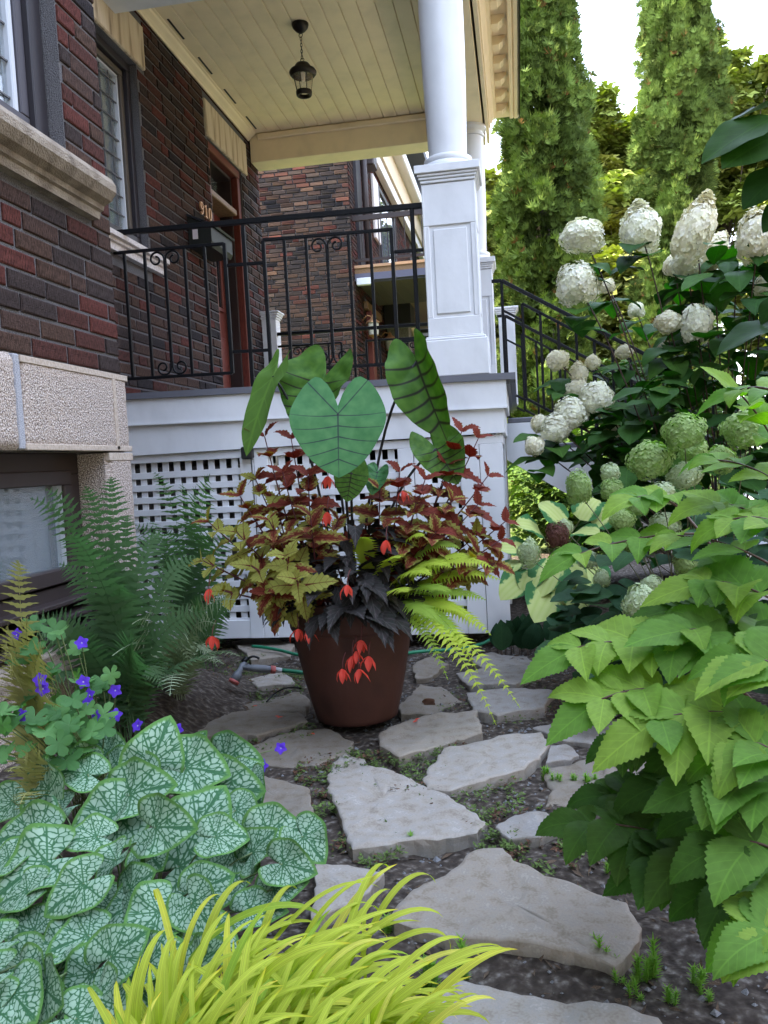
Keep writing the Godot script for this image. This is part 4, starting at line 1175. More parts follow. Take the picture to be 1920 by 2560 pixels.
func stone_mesh(raw: PackedVector2Array, seed_: int) -> ArrayMesh:
	var n := FastNoiseLite.new()
	n.seed = 300 + seed_
	n.frequency = 6.0
	n.fractal_octaves = 4
	# break the straight edges into splintered ones
	var out := PackedVector2Array()
	for i in raw.size():
		var a := raw[i]
		var b := raw[(i + 1) % raw.size()]
		var k := maxi(2, int(a.distance_to(b) / 0.018))
		var nrm := (b - a).orthogonal().normalized()
		for s in k:
			var p := a.lerp(b, float(s) / k)
			out.append(p + nrm * 0.010 * n.get_noise_2d(p.x * 2.2, p.y * 2.2) + nrm * 0.0022 * n.get_noise_2d(p.x * 11.0, p.y * 11.0))
	var ctr := Vector2.ZERO
	for p in out: ctr += p
	ctr /= out.size()
	var hi := 0.027 + 0.006 * sin(seed_ * 1.7)
	var tilt := Vector2(sin(seed_ * 2.1), cos(seed_ * 1.3)) * 0.018
	var st := begin(true)
	var surf := func(p: Vector2) -> Vector3:
		var q := p - ctr
		var h: float = hi + tilt.dot(q) + 0.0035 * n.get_noise_2d(p.x, p.y)
		# thin split layers
		var lay := n.get_noise_2d(p.x * 0.7 + 9.0, p.y * 0.7)
		h += 0.004 * smoothstep(0.10, 0.13, lay) + 0.003 * smoothstep(-0.17, -0.14, lay)
		return Vector3(p.x, h, p.y)
	var rings := [1.0, 0.985, 0.93, 0.8, 0.68, 0.54, 0.38, 0.2]
	var m := out.size()
	for i in m:
		var a := out[i]
		var b := out[(i + 1) % m]
		for r in rings.size():
			var a0: Vector2 = ctr + (a - ctr) * rings[r]
			var b0: Vector2 = ctr + (b - ctr) * rings[r]
			var pa: Vector3 = surf.call(a0)
			var pb: Vector3 = surf.call(b0)
			if r == 0:
				pa.y -= 0.004
				pb.y -= 0.004
			if r + 1 < rings.size():
				var pc: Vector3 = surf.call(ctr + (b - ctr) * rings[r + 1])
				var pd: Vector3 = surf.call(ctr + (a - ctr) * rings[r + 1])
				quad(st, pa, pb, pc, pd, Vector3.UP)
			else:
				tri(st, pa, pb, surf.call(ctr), Vector3.UP)
	# broken sides in two splits
	st.set_smooth_group(-1)
	for i in m:
		var a := out[i]
		var b := out[(i + 1) % m]
		var an := ctr + (a - ctr) * (1.0 + 0.018 * n.get_noise_2d(a.x * 5, a.y * 5))
		var bn := ctr + (b - ctr) * (1.0 + 0.018 * n.get_noise_2d(b.x * 5, b.y * 5))
		var ta: Vector3 = surf.call(a) - Vector3.UP * 0.004
		var tb: Vector3 = surf.call(b) - Vector3.UP * 0.004
		var ma := Vector3(an.x, ta.y - 0.014, an.y)
		var mb := Vector3(bn.x, tb.y - 0.014, bn.y)
		var o := Vector3(a.x + b.x - 2 * ctr.x, 0, a.y + b.y - 2 * ctr.y)
		quad(st, ta, tb, mb, ma, o)
		quad(st, ma, mb, Vector3(b.x, -0.05, b.y), Vector3(a.x, -0.05, a.y), o)
	return done(st)

# ------------------------------------------------------------------ leaves
# a leaf along +y with its face to +z, one unit long: half-width at t, number of teeth, how far it droops, folds and waves
func blade(width: Callable, teeth: int, droop: float, fold: float, wave: float, across := 4, bite := 0.10, along := 0) -> ArrayMesh:
	var st := begin(true)
	var n := along if along > 0 else (teeth * 2 if teeth > 0 else 14)
	var rows := []
	var p := Vector3.ZERO
	var last := 0.0
	var wmax := 0.0
	for i in n + 1: wmax = maxf(wmax, width.call(float(i) / n))
	for i in n + 1:
		var t := float(i) / n
		var an := droop * (t * t * 0.7 + t * 0.3) - droop * 0.25
		p += Vector3(0, cos(an), -sin(an)) * (t - last)
		last = t
		var w: float = width.call(t)
		if teeth > 0 and i % 2 == 1 and i < n: w *= 1.0 - bite
		if teeth > 0 and i % 2 == 0: w *= 1.0 + bite * 0.25
		var nrm := Vector3(0, sin(an), cos(an))
		var row := []
		for k in range(-across, across + 1):
			var u := float(k) / across
			var lift := absf(u) * fold * w + wave * u * u * sin(t * 15.0 + signf(u) * 1.2) * w
			lift += 0.045 * w * absf(sin((t - absf(u) * 0.34) * PI * 7.0)) * absf(u) * (1.0 - absf(u) * 0.5) if teeth > 10 else 0.0
			var back := 0.0
			if teeth > 0 and absf(u) == 1.0 and i % 2 == 0: back = 0.3 / n
			row.append([p + Vector3(u * w, 0, 0) + nrm * lift + Vector3(0, back, 0), Vector2(0.5 + 0.5 * u * w / wmax, t)])
		rows.append(row)
	for i in n:
		for k in across * 2:
			for c in [[i, k], [i, k + 1], [i + 1, k + 1], [i, k], [i + 1, k + 1], [i + 1, k]]:
				st.set_uv(rows[c[0]][c[1]][1])
				st.add_vertex(rows[c[0]][c[1]][0])
	st.index()
	return done(st)

# a heart-shaped leaf: the stalk joins at the origin, the tip is at +y 1; reach(angle) gives its outline
func heart(reach: Callable, cup: float, droop: float, wave: float, ribs: float, segs := 56, rings := 6) -> ArrayMesh:
	var grid := []
	for r in rings + 1:
		var row := []
		for k in segs + 1:
			var a := -PI + TAU * k / segs
			var f := float(r) / rings
			var d: float = reach.call(absf(a)) * f
			var x := sin(a) * d
			var y := cos(a) * d
			var z := cup * x * x * 1.6 - droop * maxf(y, 0.0) * maxf(y, 0.0) - droop * 0.7 * minf(y, 0.0) * minf(y, 0.0)
			z += wave * f * f * sin(a * 5.0 + 0.7) * (1.0 - exp(-absf(a) * 2.0))
			if ribs > 0.0: z += ribs * absf(sin((y - absf(x) * 0.62) * 8.5)) * smoothstep(0.05, 0.35, absf(x))
			row.append([Vector3(x, y, z), Vector2(0.5 + x * 0.5, clampf((y + 0.7) / 1.7, 0.0, 1.0))])
		grid.append(row)
	return done_fan(grid, rings, segs)

func done_fan(grid: Array, rings: int, segs: int) -> ArrayMesh:
	var st := begin(true)
	for r in rings:
		for k in segs:
			var cs := [[r, k], [r + 1, k], [r + 1, k + 1], [r, k], [r + 1, k + 1], [r, k + 1]]
			if r == 0: cs = [[0, 0], [1, k], [1, k + 1]]
			for c in cs:
				st.set_uv(grid[c[0]][c[1]][1])
				st.add_vertex(grid[c[0]][c[1]][0])
	st.index()
	return done(st)

# puts a unit leaf with its base at a, its tip towards b, its face towards n
func lay(a: Vector3, b: Vector3, n: Vector3, wide := 1.0, long := 0.0) -> Transform3D:
	var y := (b - a)
	var l := y.length() if long == 0.0 else long
	y = y.normalized()
	var z := (n - y * n.dot(y)).normalized()
	var x := y.cross(z)
	return Transform3D(Basis(x * l * wide, y * l, z * l), a)

func paint(size: int, fn: Callable) -> ImageTexture:
	var data := PackedByteArray()
	data.resize(size * size * 3)
	for j in size:
		for i in size:
			var c: Color = fn.call((i + 0.5) / size, (j + 0.5) / size)
			var o := (j * size + i) * 3
			data[o] = clampi(int(c.r * 255.0), 0, 255)
			data[o + 1] = clampi(int(c.g * 255.0), 0, 255)
			data[o + 2] = clampi(int(c.b * 255.0), 0, 255)
	return ImageTexture.create_from_image(Image.create_from_data(size, size, false, Image.FORMAT_RGB8, data))

# distance from the nearest side vein of a feather-veined leaf
func feather(u: float, v: float, pairs: float, slant: float) -> float:
	var x := absf(u - 0.5) * 2.0
	var s := (v - x * slant) * pairs
	return absf(s - roundf(s)) / pairs

func leaf_textures() -> void:
	var cell := FastNoiseLite.new()
	cell.noise_type = FastNoiseLite.TYPE_CELLULAR
	cell.cellular_return_type = FastNoiseLite.RETURN_DISTANCE2_SUB
	cell.cellular_jitter = 0.9
	cell.frequency = 1.0
	cell.seed = 4
	cell.fractal_type = FastNoiseLite.FRACTAL_NONE
	var soft := FastNoiseLite.new()
	soft.seed = 8
	soft.frequency = 1.0
	soft.fractal_octaves = 3
	# silver heart leaves netted with green
	var reach_b := N.reach_b as Callable
	N.tex_silver = paint(256, func(u: float, v: float) -> Color:
		var x := (u - 0.5) * 2.0
		var y := v * 1.7 - 0.7
		var r := sqrt(x * x + y * y)
		var a := absf(atan2(x, y))
		var e: float = r / maxf(reach_b.call(a), 0.01)
		var d := cell.get_noise_2d(x * 9.0 + 0.6 * soft.get_noise_2d(x * 3.0, y * 3.0), y * 7.0 - absf(x) * 3.0) + 1.0
		var main := 1.0
		for k in 4: main = minf(main, absf(a - k * 0.62 - 0.05 * r) * r)
		main = minf(main, absf(a) * r)
		var net := smoothstep(0.07, 0.24, d) * smoothstep(0.006, 0.026, main)
		var silver := lin(0.22, 0.33, 0.22).lerp(lin(0.34, 0.45, 0.33), 0.5 + 0.5 * soft.get_noise_2d(x * 3.0, y * 3.0))
		var green := lin(0.045, 0.125, 0.055)
		var c := green.lerp(silver, net)
		return c.lerp(lin(0.10, 0.22, 0.055), smoothstep(0.86, 0.95, e + 0.04 * soft.get_noise_2d(x * 9.0, y * 9.0))))
	# elephant ear: dark ribs on green
	N.tex_ear = paint(256, func(u: float, v: float) -> Color:
		var x := (u - 0.5) * 2.0
		var y := v * 1.7 - 0.7
		var ax := absf(x)
		var d := 9.0
		if y > -0.02: d = ax / maxf(0.35, 1.25 - y)
		for k in 5:
			var s := 0.10 + k * 0.175
			var yy := y - (s - 0.10) - ax * (0.10 + k * 0.09) + ax * ax * 0.16
			d = minf(d, absf(yy - 0.02) / maxf(0.25, 1.0 - ax * 1.0))
		var a := atan2(ax, y)
		d = minf(d, absf(a - 2.45) * sqrt(ax * ax + y * y) * 1.2)
		var k2 := soft.get_noise_2d(x * 4.0, y * 4.0) * 0.5 + 0.5
		var g := lin(0.055, 0.165, 0.062).lerp(lin(0.115, 0.255, 0.10), k2)
		g = lin(0.035, 0.05, 0.05).lerp(g, smoothstep(0.004, 0.020, d + 0.006 * k2))
		return g)
	N.tex_ear_dark = paint(192, func(u: float, v: float) -> Color:
		var x := (u - 0.5) * 2.0
		var y := v * 1.7 - 0.7
		var ax := absf(x)
		var d := 9.0
		if y > -0.02: d = ax / maxf(0.35, 1.25 - y)
		for k in 6: d = minf(d, absf(y - k * 0.15 - ax * (0.16 + k * 0.07) + ax * ax * 0.2 - 0.02) / maxf(0.3, 1.0 - ax))
		var g := lin(0.045, 0.105, 0.022).lerp(lin(0.11, 0.205, 0.038), soft.get_noise_2d(x * 5.0, y * 5.0) * 0.5 + 0.5)
		return lin(0.030, 0.028, 0.022).lerp(g, smoothstep(0.004, 0.030, d)))
	# hosta: cream heart, green rim, curved ribs
	N.tex_hosta = paint(128, func(u: float, v: float) -> Color:
		var x := (u - 0.5) * 2.0
		var rib := absf(sin((x + 0.25 * signf(x) * (v - 0.5) * (v - 0.5)) * 11.0))
		var e := absf(x) + maxf(0.0, v - 0.82) * 2.2 + 0.16 * soft.get_noise_2d(x * 5.0, v * 6.0)
		var c := lin(0.34, 0.40, 0.12).lerp(lin(0.40, 0.44, 0.16), rib)
		return c.lerp(lin(0.045, 0.135, 0.045), smoothstep(0.48, 0.62, e)))
	# coleus: red to lime, purple veins
	for k in 3:
		N["tex_coleus%d" % k] = paint(96, func(u: float, v: float) -> Color:
			var x := absf(u - 0.5) * 2.0
			var f := feather(u, v, 6.0, 0.22)
			var q := soft.get_noise_2d(u * 6.0 + k * 7.0, v * 6.0) * 0.35
			var red := lin(0.130, 0.026, 0.022).lerp(lin(0.200, 0.052, 0.026), 0.5 + q)
			var lime := lin(0.34, 0.31, 0.07).lerp(lin(0.25, 0.28, 0.065), 0.5 + q)
			var mixv: float
			if k == 0: mixv = smoothstep(0.70, 1.05, x + q * 0.8)
			elif k == 1: mixv = smoothstep(0.25, 0.65, x * 0.8 + v * 0.25 + q)
			else: mixv = smoothstep(0.02, 0.14, x + v * 0.35 - 0.08)
			var c := red.lerp(lime, mixv)
			var vein := smoothstep(0.0, 0.012, f) * smoothstep(0.02, 0.07, x)
			return c.lerp(c * Color(0.62, 0.45, 0.5), (1.0 - vein) * 0.7))
	# serrate golden leaflets and plain green leaves share a veined pattern, tinted by their material
	N.tex_veined = paint(128, func(u: float, v: float) -> Color:
		var x := absf(u - 0.5) * 2.0
		var f := feather(u, v, 7.0, 0.34)
		var q := 0.5 + 0.5 * soft.get_noise_2d(u * 5.0, v * 5.0)
		var c := grey(0.80 + 0.12 * q)
		var vein := (1.0 - smoothstep(0.0, 0.010, f)) * (1.0 - x * 0.6) + (1.0 - smoothstep(0.015, 0.05, x))
		return c.lerp(Color(1.0, 1.0, 0.94), clampf(vein, 0.0, 1.0) * 0.8))
	N.tex_strap = paint(64, func(u: float, v: float) -> Color:
		var f := 0.80 + 0.20 * absf(sin(u * 24.0)) + 0.06 * soft.get_noise_2d(u * 9.0, v * 4.0)
		if absf(u - 0.5) < 0.05: f = 1.0
		return Color(f, f * (1.0 - 0.12 * smoothstep(0.93, 1.0, v)), f * (1.0 - 0.3 * smoothstep(0.9, 1.0, v))))
	N.tex_begonia = paint(96, func(u: float, v: float) -> Color:
		var x := absf(u - 0.5) * 2.0
		var f := feather(u, v, 5.0, 0.5)
		var c := lin(0.016, 0.020, 0.016).lerp(lin(0.034, 0.024, 0.024), 0.5 + 0.5 * soft.get_noise_2d(u * 7.0, v * 7.0))
		return c.lerp(lin(0.10, 0.085, 0.085), (1.0 - smoothstep(0.0, 0.016, minf(f, x * 0.35))) * 0.7))

func leaf_shapes() -> void:
	N.reach_b = func(a: float) -> float:
		# tip, broad shoulders, deep notch
		var r := 0.66 + 0.34 * pow(maxf(0.0, 1.0 - a / 0.95), 1.7)
		r += 0.03 * exp(-pow((a - 2.45) / 0.5, 2.0))
		return r * (1.0 - 0.85 * smoothstep(2.72, PI, a))
	N.reach_e = func(a: float) -> float:
		var r := 0.74 + 0.26 * pow(maxf(0.0, 1.0 - a / 1.0), 1.5)
		return (r - 0.05 * exp(-pow((a - 2.0) / 0.5, 2.0))) * (1.0 - 0.80 * smoothstep(2.66, PI, a))
	N.reach_c = func(a: float) -> float:
		var r := 0.40 + 0.60 * pow(maxf(0.0, 1.0 - a / 1.45), 1.25)
		return r * (1.0 - 0.75 * smoothstep(2.66, PI, a))
	leaf_textures()
	N.brunnera = []
	for k in 5: N.brunnera.append(heart(N.reach_b, 0.10 + 0.06 * k, 0.14 + 0.10 * (k % 3), 0.035 + 0.012 * k, 0.0))
	N.ear = [heart(N.reach_e, 0.06, 0.10, 0.02, 0.0, 64, 7), heart(N.reach_e, 0.34, 0.14, 0.05, 0.055, 72, 10), heart(N.reach_c, 0.85, 0.10, 0.03, 0.055, 72, 10), heart(N.reach_c, 0.10, 0.12, 0.03, 0.01, 64, 8)]
	var ovate := func(t: float) -> float: return 0.315 * pow(sin(PI * pow(t, 0.74)), 0.95) * (1.0 - 0.22 * t) + 0.004
	var lance := func(t: float) -> float: return 0.22 * pow(sin(PI * pow(t, 0.62)), 1.15) + 0.003
	var plain := func(t: float) -> float: return 0.27 * pow(sin(PI * pow(t, 0.80)), 0.9) + 0.003
	var broad := func(t: float) -> float: return 0.40 * pow(sin(PI * pow(t, 0.70)), 0.7) * (1.0 - 0.18 * t) + 0.003
	var strap := func(t: float) -> float: return 0.030 * pow(sin(PI * clampf(0.16 + t * 0.84, 0.0, 1.0)), 0.6) + 0.001
	N.aralia = []
	for k in 4: N.aralia.append(blade(ovate, 15, 0.35 + 0.28 * k, 0.12 + 0.07 * (k % 3), 0.05, 3, 0.09))
	N.coleus = []
	for k in 3: N.coleus.append(blade(ovate, 7, 0.3 + 0.4 * k, 0.18, 0.10, 2, 0.22))
	N.begonia = []
	for k in 3: N.begonia.append(blade(lance, 9, 0.5 + 0.5 * k, 0.30, 0.08, 2, 0.16))
	N.green = []
	for k in 3: N.green.append(blade(plain, 0, 0.3 + 0.4 * k, 0.22, 0.06, 3, 0.0, 12))
	N.hosta = []
	for k in 3: N.hosta.append(blade(broad, 0, 0.5 + 0.4 * k, 0.14, 0.07, 4, 0.0, 14))
	N.strap = []
	for k in 4: N.strap.append(blade(strap, 0, 1.3 + 0.45 * k, 0.10, 0.0, 1, 0.0, 16))

# a fern frond along a bent line: leaflets on both sides, each with its own teeth
func frond(pts: Array, width: float, pairs: int, up: Vector3, teeth: int, narrow := 0.16, sag := 0.25) -> ArrayMesh:
	var st := begin()
	var n := pts.size() - 1
	tube(st, pts, [0.0022, 0.0018, 0.0014, 0.001], 4)
	for i in pairs:
		var t := 0.10 + 0.90 * (i + 0.5) / pairs
		var f := t * n
		var k := mini(int(f), n - 1)
		var p: Vector3 = pts[k].lerp(pts[k + 1], f - k)
		var d: Vector3 = (pts[k + 1] - pts[k]).normalized()
		var side := d.cross(up).normalized()
		var nrm := side.cross(d).normalized()
		var l := width * pow(sin(PI * clampf(0.13 + 0.87 * t, 0.0, 1.0)), 0.75) * (1.0 if t > 0.2 else 0.75) * rnd(0.9, 1.08)
		for s in [-1.0, 1.0]:
			var dir: Vector3 = (side * s + d * 0.42 + nrm * rnd(-0.12, 0.12)).normalized()
			var w: Vector3 = dir.cross(nrm).normalized() * (l * narrow + 0.0015)
			var prev := [p + w * 0.5, p - w * 0.5]
			for q in range(1, teeth + 1):
				var g := float(q) / teeth
				var c: Vector3 = p + dir * l * g - Vector3.UP * l * sag * g * g
				var h := (1.0 - g) * 0.92 + 0.04
				var wide := h * (1.25 if q % 2 == 1 else 0.7)
				var a := c + w * wide
				var b := c - w * wide
				tri(st, prev[0], a, prev[1], nrm)
				tri(st, a, b, prev[1], nrm)
				prev = [a, b]
	return done(st)

# ------------------------------------------------------------------ the planted pot
const POT := Vector3(-0.635, 0.022, -2.98)

func build_pot() -> void:
	leaf_shapes()
	var clay := mat(lin(0.080, 0.031, 0.022), 0.62, ramp_tex(N.coarse, [[0.0, grey(0.62)], [0.45, grey(0.92)], [1.0, grey(1.0)]]), Vector3(1.6, 1.0, 1.6), N.n_fine, 0.12)
	var pot := thing("plant_pot", "large dark terracotta brown pot standing on the flagstone path", "pot", POT)
	mi("body", lathe([Vector2(0.0, 0.0), Vector2(0.143, 0.0), Vector2(0.151, 0.006), Vector2(0.154, 0.02), Vector2(0.170, 0.08), Vector2(0.188, 0.16), Vector2(0.204, 0.24), Vector2(0.215, 0.31), Vector2(0.219, 0.338)], 56), clay, pot)
	mi("rim", lathe([Vector2(0.219, 0.338), Vector2(0.226, 0.342), Vector2(0.229, 0.352), Vector2(0.234, 0.42), Vector2(0.238, 0.43), Vector2(0.238, 0.446), Vector2(0.230, 0.452), Vector2(0.218, 0.449), Vector2(0.212, 0.41)], 56), clay, pot)
	mi("soil", lathe([Vector2(0.213, 0.40), Vector2(0.12, 0.415), Vector2(0.0, 0.42)], 24), M.soil, pot)
	var top := POT + Vector3(0, 0.41, 0)
	# elephant ears
	var ear := thing("elephant_ear_plant", "elephant ear with big heart shaped green leaves rising above the pot", "plant", top)
	var m1 := leaf_mat(Color(1, 1, 1), Color(0.55, 0.75, 0.3), 0.38, N.tex_ear)
	var m2 := leaf_mat(Color(1, 1, 1), Color(0.55, 0.7, 0.2), 0.40, N.tex_ear_dark)
	var stalk := mat(lin(0.020, 0.018, 0.018), 0.45)
	var pale := leaf_mat(lin(0.17, 0.30, 0.075), Color(0.7, 0.9, 0.3), 0.5, N.tex_veined)
	var inv := ear.transform.affine_inverse()
	for e in [
		[0, m1, Vector3(-0.582, 1.120, -2.696), Vector3(-0.572, 0.920, -2.604), Vector3(0.16, 0.30, 0.94), 1.0, Vector3(0.02, 0, 0.03)],
		[1, m2, Vector3(-0.683, 1.256, -2.931), Vector3(-0.751, 1.078, -2.848), Vector3(-0.25, 0.45, 0.86), 1.0, Vector3(0.0, 0, -0.02)],
		[2, m2, Vector3(-0.342, 1.299, -2.939), Vector3(-0.253, 1.021, -2.846), Vector3(-0.38, 0.35, 0.85), 0.68, Vector3(0.05, 0, 0.0)],
		[3, pale, Vector3(-0.850, 1.281, -2.884), Vector3(-0.962, 1.017, -2.789), Vector3(-0.45, 0.50, 0.72), 0.55, Vector3(-0.05, 0, -0.02)],
		[1, m2, Vector3(-0.298, 0.992, -3.040), Vector3(-0.218, 0.870, -2.985), Vector3(0.1, 0.45, 0.88), 0.85, Vector3(0.07, 0, 0.0)],
		[0, m2, Vector3(-0.571, 0.923, -2.808), Vector3(-0.581, 0.830, -2.760), Vector3(0.3, 0.35, 0.88), 0.8, Vector3(0.03, 0, 0.05)],
		[2, m1, Vector3(-0.497, 0.920, -2.911), Vector3(-0.508, 0.850, -2.834), Vector3(0.2, 0.7, 0.6), 0.9, Vector3(0.05, 0, 0.03)]]:
		mi("leaf", N.ear[e[0]], e[1], ear, inv * lay(e[2], e[3], e[4], e[5]))
		var a: Vector3 = top + e[6]
		var b: Vector3 = e[2]
		mi("stalk", tubem(bend(a - ear.position, Vector3(lerpf(a.x, b.x, 0.25), lerpf(a.y, b.y, 0.78), lerpf(a.z, b.z, 0.35)) - ear.position, b - ear.position, 10), [0.0085, 0.008, 0.0065, 0.005], 7), stalk, ear)
	coleus(top)
	begonia(top)
	pot_fern(top)

func coleus(top: Vector3) -> void:
	var mats := []
	for k in 3: mats.append(leaf_mat(Color(1, 1, 1), [Color(0.7, 0.28, 0.12), Color(0.8, 0.55, 0.15), Color(0.9, 0.85, 0.25)][k], 0.6, N["tex_coleus%d" % k]))
	var stem := mat(lin(0.085, 0.018, 0.022), 0.6)
	for side in [["red and lime coleus bushing out over the left of the pot", -1.0, [
		[Vector3(-0.889, 1.067, -2.865), 0], [Vector3(-0.807, 1.055, -2.919), 0], [Vector3(-0.804, 0.939, -2.770), 0], [Vector3(-1.084, 0.778, -2.775), 2], [Vector3(-0.961, 0.743, -2.712), 2], [Vector3(-1.086, 0.650, -2.706), 2], [Vector3(-0.763, 0.667, -2.598), 2], [Vector3(-0.726, 0.593, -2.580), 2], [Vector3(-0.999, 0.550, -2.654), 2], [Vector3(-0.834, 0.782, -2.675), 1], [Vector3(-0.701, 0.786, -2.717), 1], [Vector3(-0.892, 0.634, -2.636), 2], [Vector3(-0.933, 0.915, -2.869), 1], [Vector3(-0.733, 0.920, -2.842), 0], [Vector3(-0.992, 0.861, -2.856), 1], [Vector3(-0.838, 0.548, -2.620), 1], [Vector3(-0.645, 0.758, -2.887), 1], [Vector3(-0.702, 0.680, -2.832), 0], [Vector3(-0.871, 0.839, -2.895), 1]]],
		["tall red leaved coleus bushing out over the right of the pot", 1.0, [
		[Vector3(-0.202, 1.048, -3.039), 0], [Vector3(-0.144, 1.022, -3.067), 0], [Vector3(-0.415, 0.916, -2.894), 0], [Vector3(-0.325, 0.884, -2.866), 0], [Vector3(-0.114, 0.884, -3.003), 0], [Vector3(-0.151, 0.787, -2.930), 0], [Vector3(-0.079, 0.661, -2.914), 0], [Vector3(-0.061, 0.717, -3.002), 0], [Vector3(-0.176, 0.604, -2.834), 1], [Vector3(-0.354, 0.811, -2.817), 1], [Vector3(-0.095, 0.586, -2.867), 1], [Vector3(-0.483, 0.862, -2.859), 1], [Vector3(-0.237, 0.809, -2.897), 1], [Vector3(-0.256, 0.935, -3.023), 0], [Vector3(-0.166, 0.670, -3.002), 2], [Vector3(-0.293, 0.705, -2.841), 1], [Vector3(-0.546, 0.766, -2.904), 1], [Vector3(-0.484, 0.680, -2.889), 0]]]]:
		var o := thing("coleus_plant", side[0], "plant", top + Vector3(side[1] * 0.10, 0, 0), "coleus in the pot")
		for s in side[2]:
			var tip: Vector3 = s[0] - o.position
			var root := Vector3(rnd(-0.05, 0.05) + side[1] * 0.03, 0.0, rnd(-0.06, 0.10))
			var mid := Vector3(lerpf(root.x, tip.x, 0.55), tip.y * 0.42 + 0.02, lerpf(root.z, tip.z, 0.6))
			var path := bend(root, mid, tip, 10)
			mi("stem", tubem(path, [0.0048, 0.0045, 0.004, 0.004, 0.0038, 0.0035, 0.003, 0.003, 0.0026, 0.002], 5), stem, o)
			var kind: int = s[1]
			# pairs of leaves crosswise up the stem, a small rosette on top
			for k in 8:
				var f := 1.0 - k * 0.105
				var i := clampi(int(f * 10.0), 0, 9)
				var p: Vector3 = path[i].lerp(path[i + 1], f * 10.0 - i)
				var ax: Vector3 = (path[i + 1] - path[i]).normalized()
				var sz: float = [0.070, 0.098, 0.112, 0.112, 0.104, 0.095, 0.090, 0.080][k] * rnd(0.85, 1.2)
				for h in 2:
					var an := k * PI * 0.5 + h * PI + rnd(-0.35, 0.35)
					var d := Vector3(cos(an), 0, sin(an))
					d = (d - ax * d.dot(ax)).normalized() + ax * ([0.9, 0.45, 0.2, 0.0, -0.1, -0.1, -0.1, -0.1][k])
					if k >= 3 and rng.randf() < 0.28: continue
					var mk := kind
					if rng.randf() < 0.20: mk = clampi(kind + (1 if rng.randf() < 0.5 else -1), 0, 2)
					if kind == 0 and k >= 3: mk = 1 if rng.randf() < 0.7 else 2
					mi("leaf", N.coleus[rng.randi() % 3], mats[mk], o, lay(p, p + d.normalized() * sz + Vector3.DOWN * sz * 0.08, Vector3.UP * rnd(0.5, 1.0) + ax * 0.6 + Vector3(0, 0, rnd(0.3, 0.9)), rnd(0.95, 1.2)))

func begonia(top: Vector3) -> void:
	var o := thing("begonia_plant", "dark leaved begonia with coral red flowers hanging over the pot rim", "plant", top + Vector3(0, 0, 0.1))
	var lm := leaf_mat(Color(1, 1, 1), Color(0.10, 0.08, 0.08), 0.6, N.tex_begonia)
	lm.metallic_specular = 0.2
	var stem := mat(lin(0.10, 0.022, 0.020), 0.5)
	for i in 130:
		var an := lerpf(-2.2, 2.2, rng.randf())
		var out := Vector3(sin(an), 0, cos(an))
		var r := rnd(0.05, 0.235)
		var p := out * r + Vector3(0.02, 0.02 + (0.24 - r) * rnd(0.2, 1.8), -0.03)
		var drop := rnd(-0.9, 0.35)
		var l := rnd(0.12, 0.19)
		var side := Vector3(cos(an), 0, -sin(an)) * rnd(-0.6, 0.6)
		mi("leaf", N.begonia[rng.randi() % 3], lm, o, lay(p, p + (out + side + Vector3(0, drop, 0)).normalized() * l, Vector3.UP + out * 0.5, rnd(0.85, 1.2)))
		if i % 4 == 0:
			mi("stem", tubem(bend(Vector3(0, 0, -0.06), p * 0.5 + Vector3.UP * 0.05, p, 5), [0.004, 0.003, 0.0025], 5), stem, o)
	var petal := leaf_mat(lin(0.66, 0.085, 0.060), Color(1.0, 0.4, 0.3), 0.45)
	for f in [Vector3(-0.563, 0.332, -2.612), Vector3(-0.552, 0.345, -2.624), Vector3(-0.508, 0.331, -2.611), Vector3(-0.594, 0.295, -2.594), Vector3(-0.539, 0.294, -2.593), Vector3(-0.536, 0.378, -2.639), Vector3(-0.740, 0.424, -2.618), Vector3(-0.708, 0.419, -2.623), Vector3(-0.560, 0.569, -2.586), Vector3(-1.049, 0.561, -2.646), Vector3(-1.023, 0.414, -2.581), Vector3(-0.646, 0.917, -2.775), Vector3(-0.395, 0.855, -2.833), Vector3(-0.645, 0.797, -2.727), Vector3(-0.451, 0.694, -2.733)]:
		flower(o, f - o.position, petal, stem)
	# spent flowers lie on the stones round the pot
	var place := ["leftmost of two together, left of the pot foot", "right of two together, left of the pot foot", "in front of the pot", "on the long dim stone left of the pot", "on the dark stone right of the pot, nearer", "on the dark stone right of the pot, farther"]
	for g in [Vector3(-0.927, 0.000, -2.900), Vector3(-0.893, 0.000, -2.891), Vector3(-0.743, 0.000, -2.704), Vector3(-1.055, 0.000, -3.021), Vector3(-0.404, 0.000, -2.819), Vector3(-0.400, 0.000, -2.845)]:
		var b := thing("fallen_flower", "fallen coral flower " + place.pop_front(), "flower", g + Vector3(0, 0.045, 0), "fallen begonia flowers")
		mi("petals", N.green[0], petal, b, lay(Vector3.ZERO, Vector3(rnd(-1, 1), 0.05, rnd(-1, 1)).normalized() * 0.026, Vector3.UP, 0.8))

func flower(o: Node3D, at: Vector3, petal: Material, stem: Material) -> void:
	# four pointed petals hanging open from a thin stalk
	var fl := Node3D.new()
	fl.name = "flower"
	o.add_child(fl, true)
	fl.position = at
	mi("stalk", tubem(bend(Vector3.ZERO, Vector3(0, 0.03, -0.01), Vector3(rnd(-0.01, 0.01), 0.045, -0.035), 4), [0.0016], 4), stem, fl)
	for k in 4:
		var an := k * TAU / 4 + rnd(-0.3, 0.3)
		var d := Vector3(cos(an) * rnd(0.35, 0.95), -1.0, sin(an) * rnd(0.35, 0.95) + 0.1)
		mi("petal", N.green[k % 3], petal, fl, lay(Vector3.ZERO, d.normalized() * rnd(0.042, 0.058), Vector3(cos(an), 0.3, sin(an)), rnd(0.55, 0.8)))

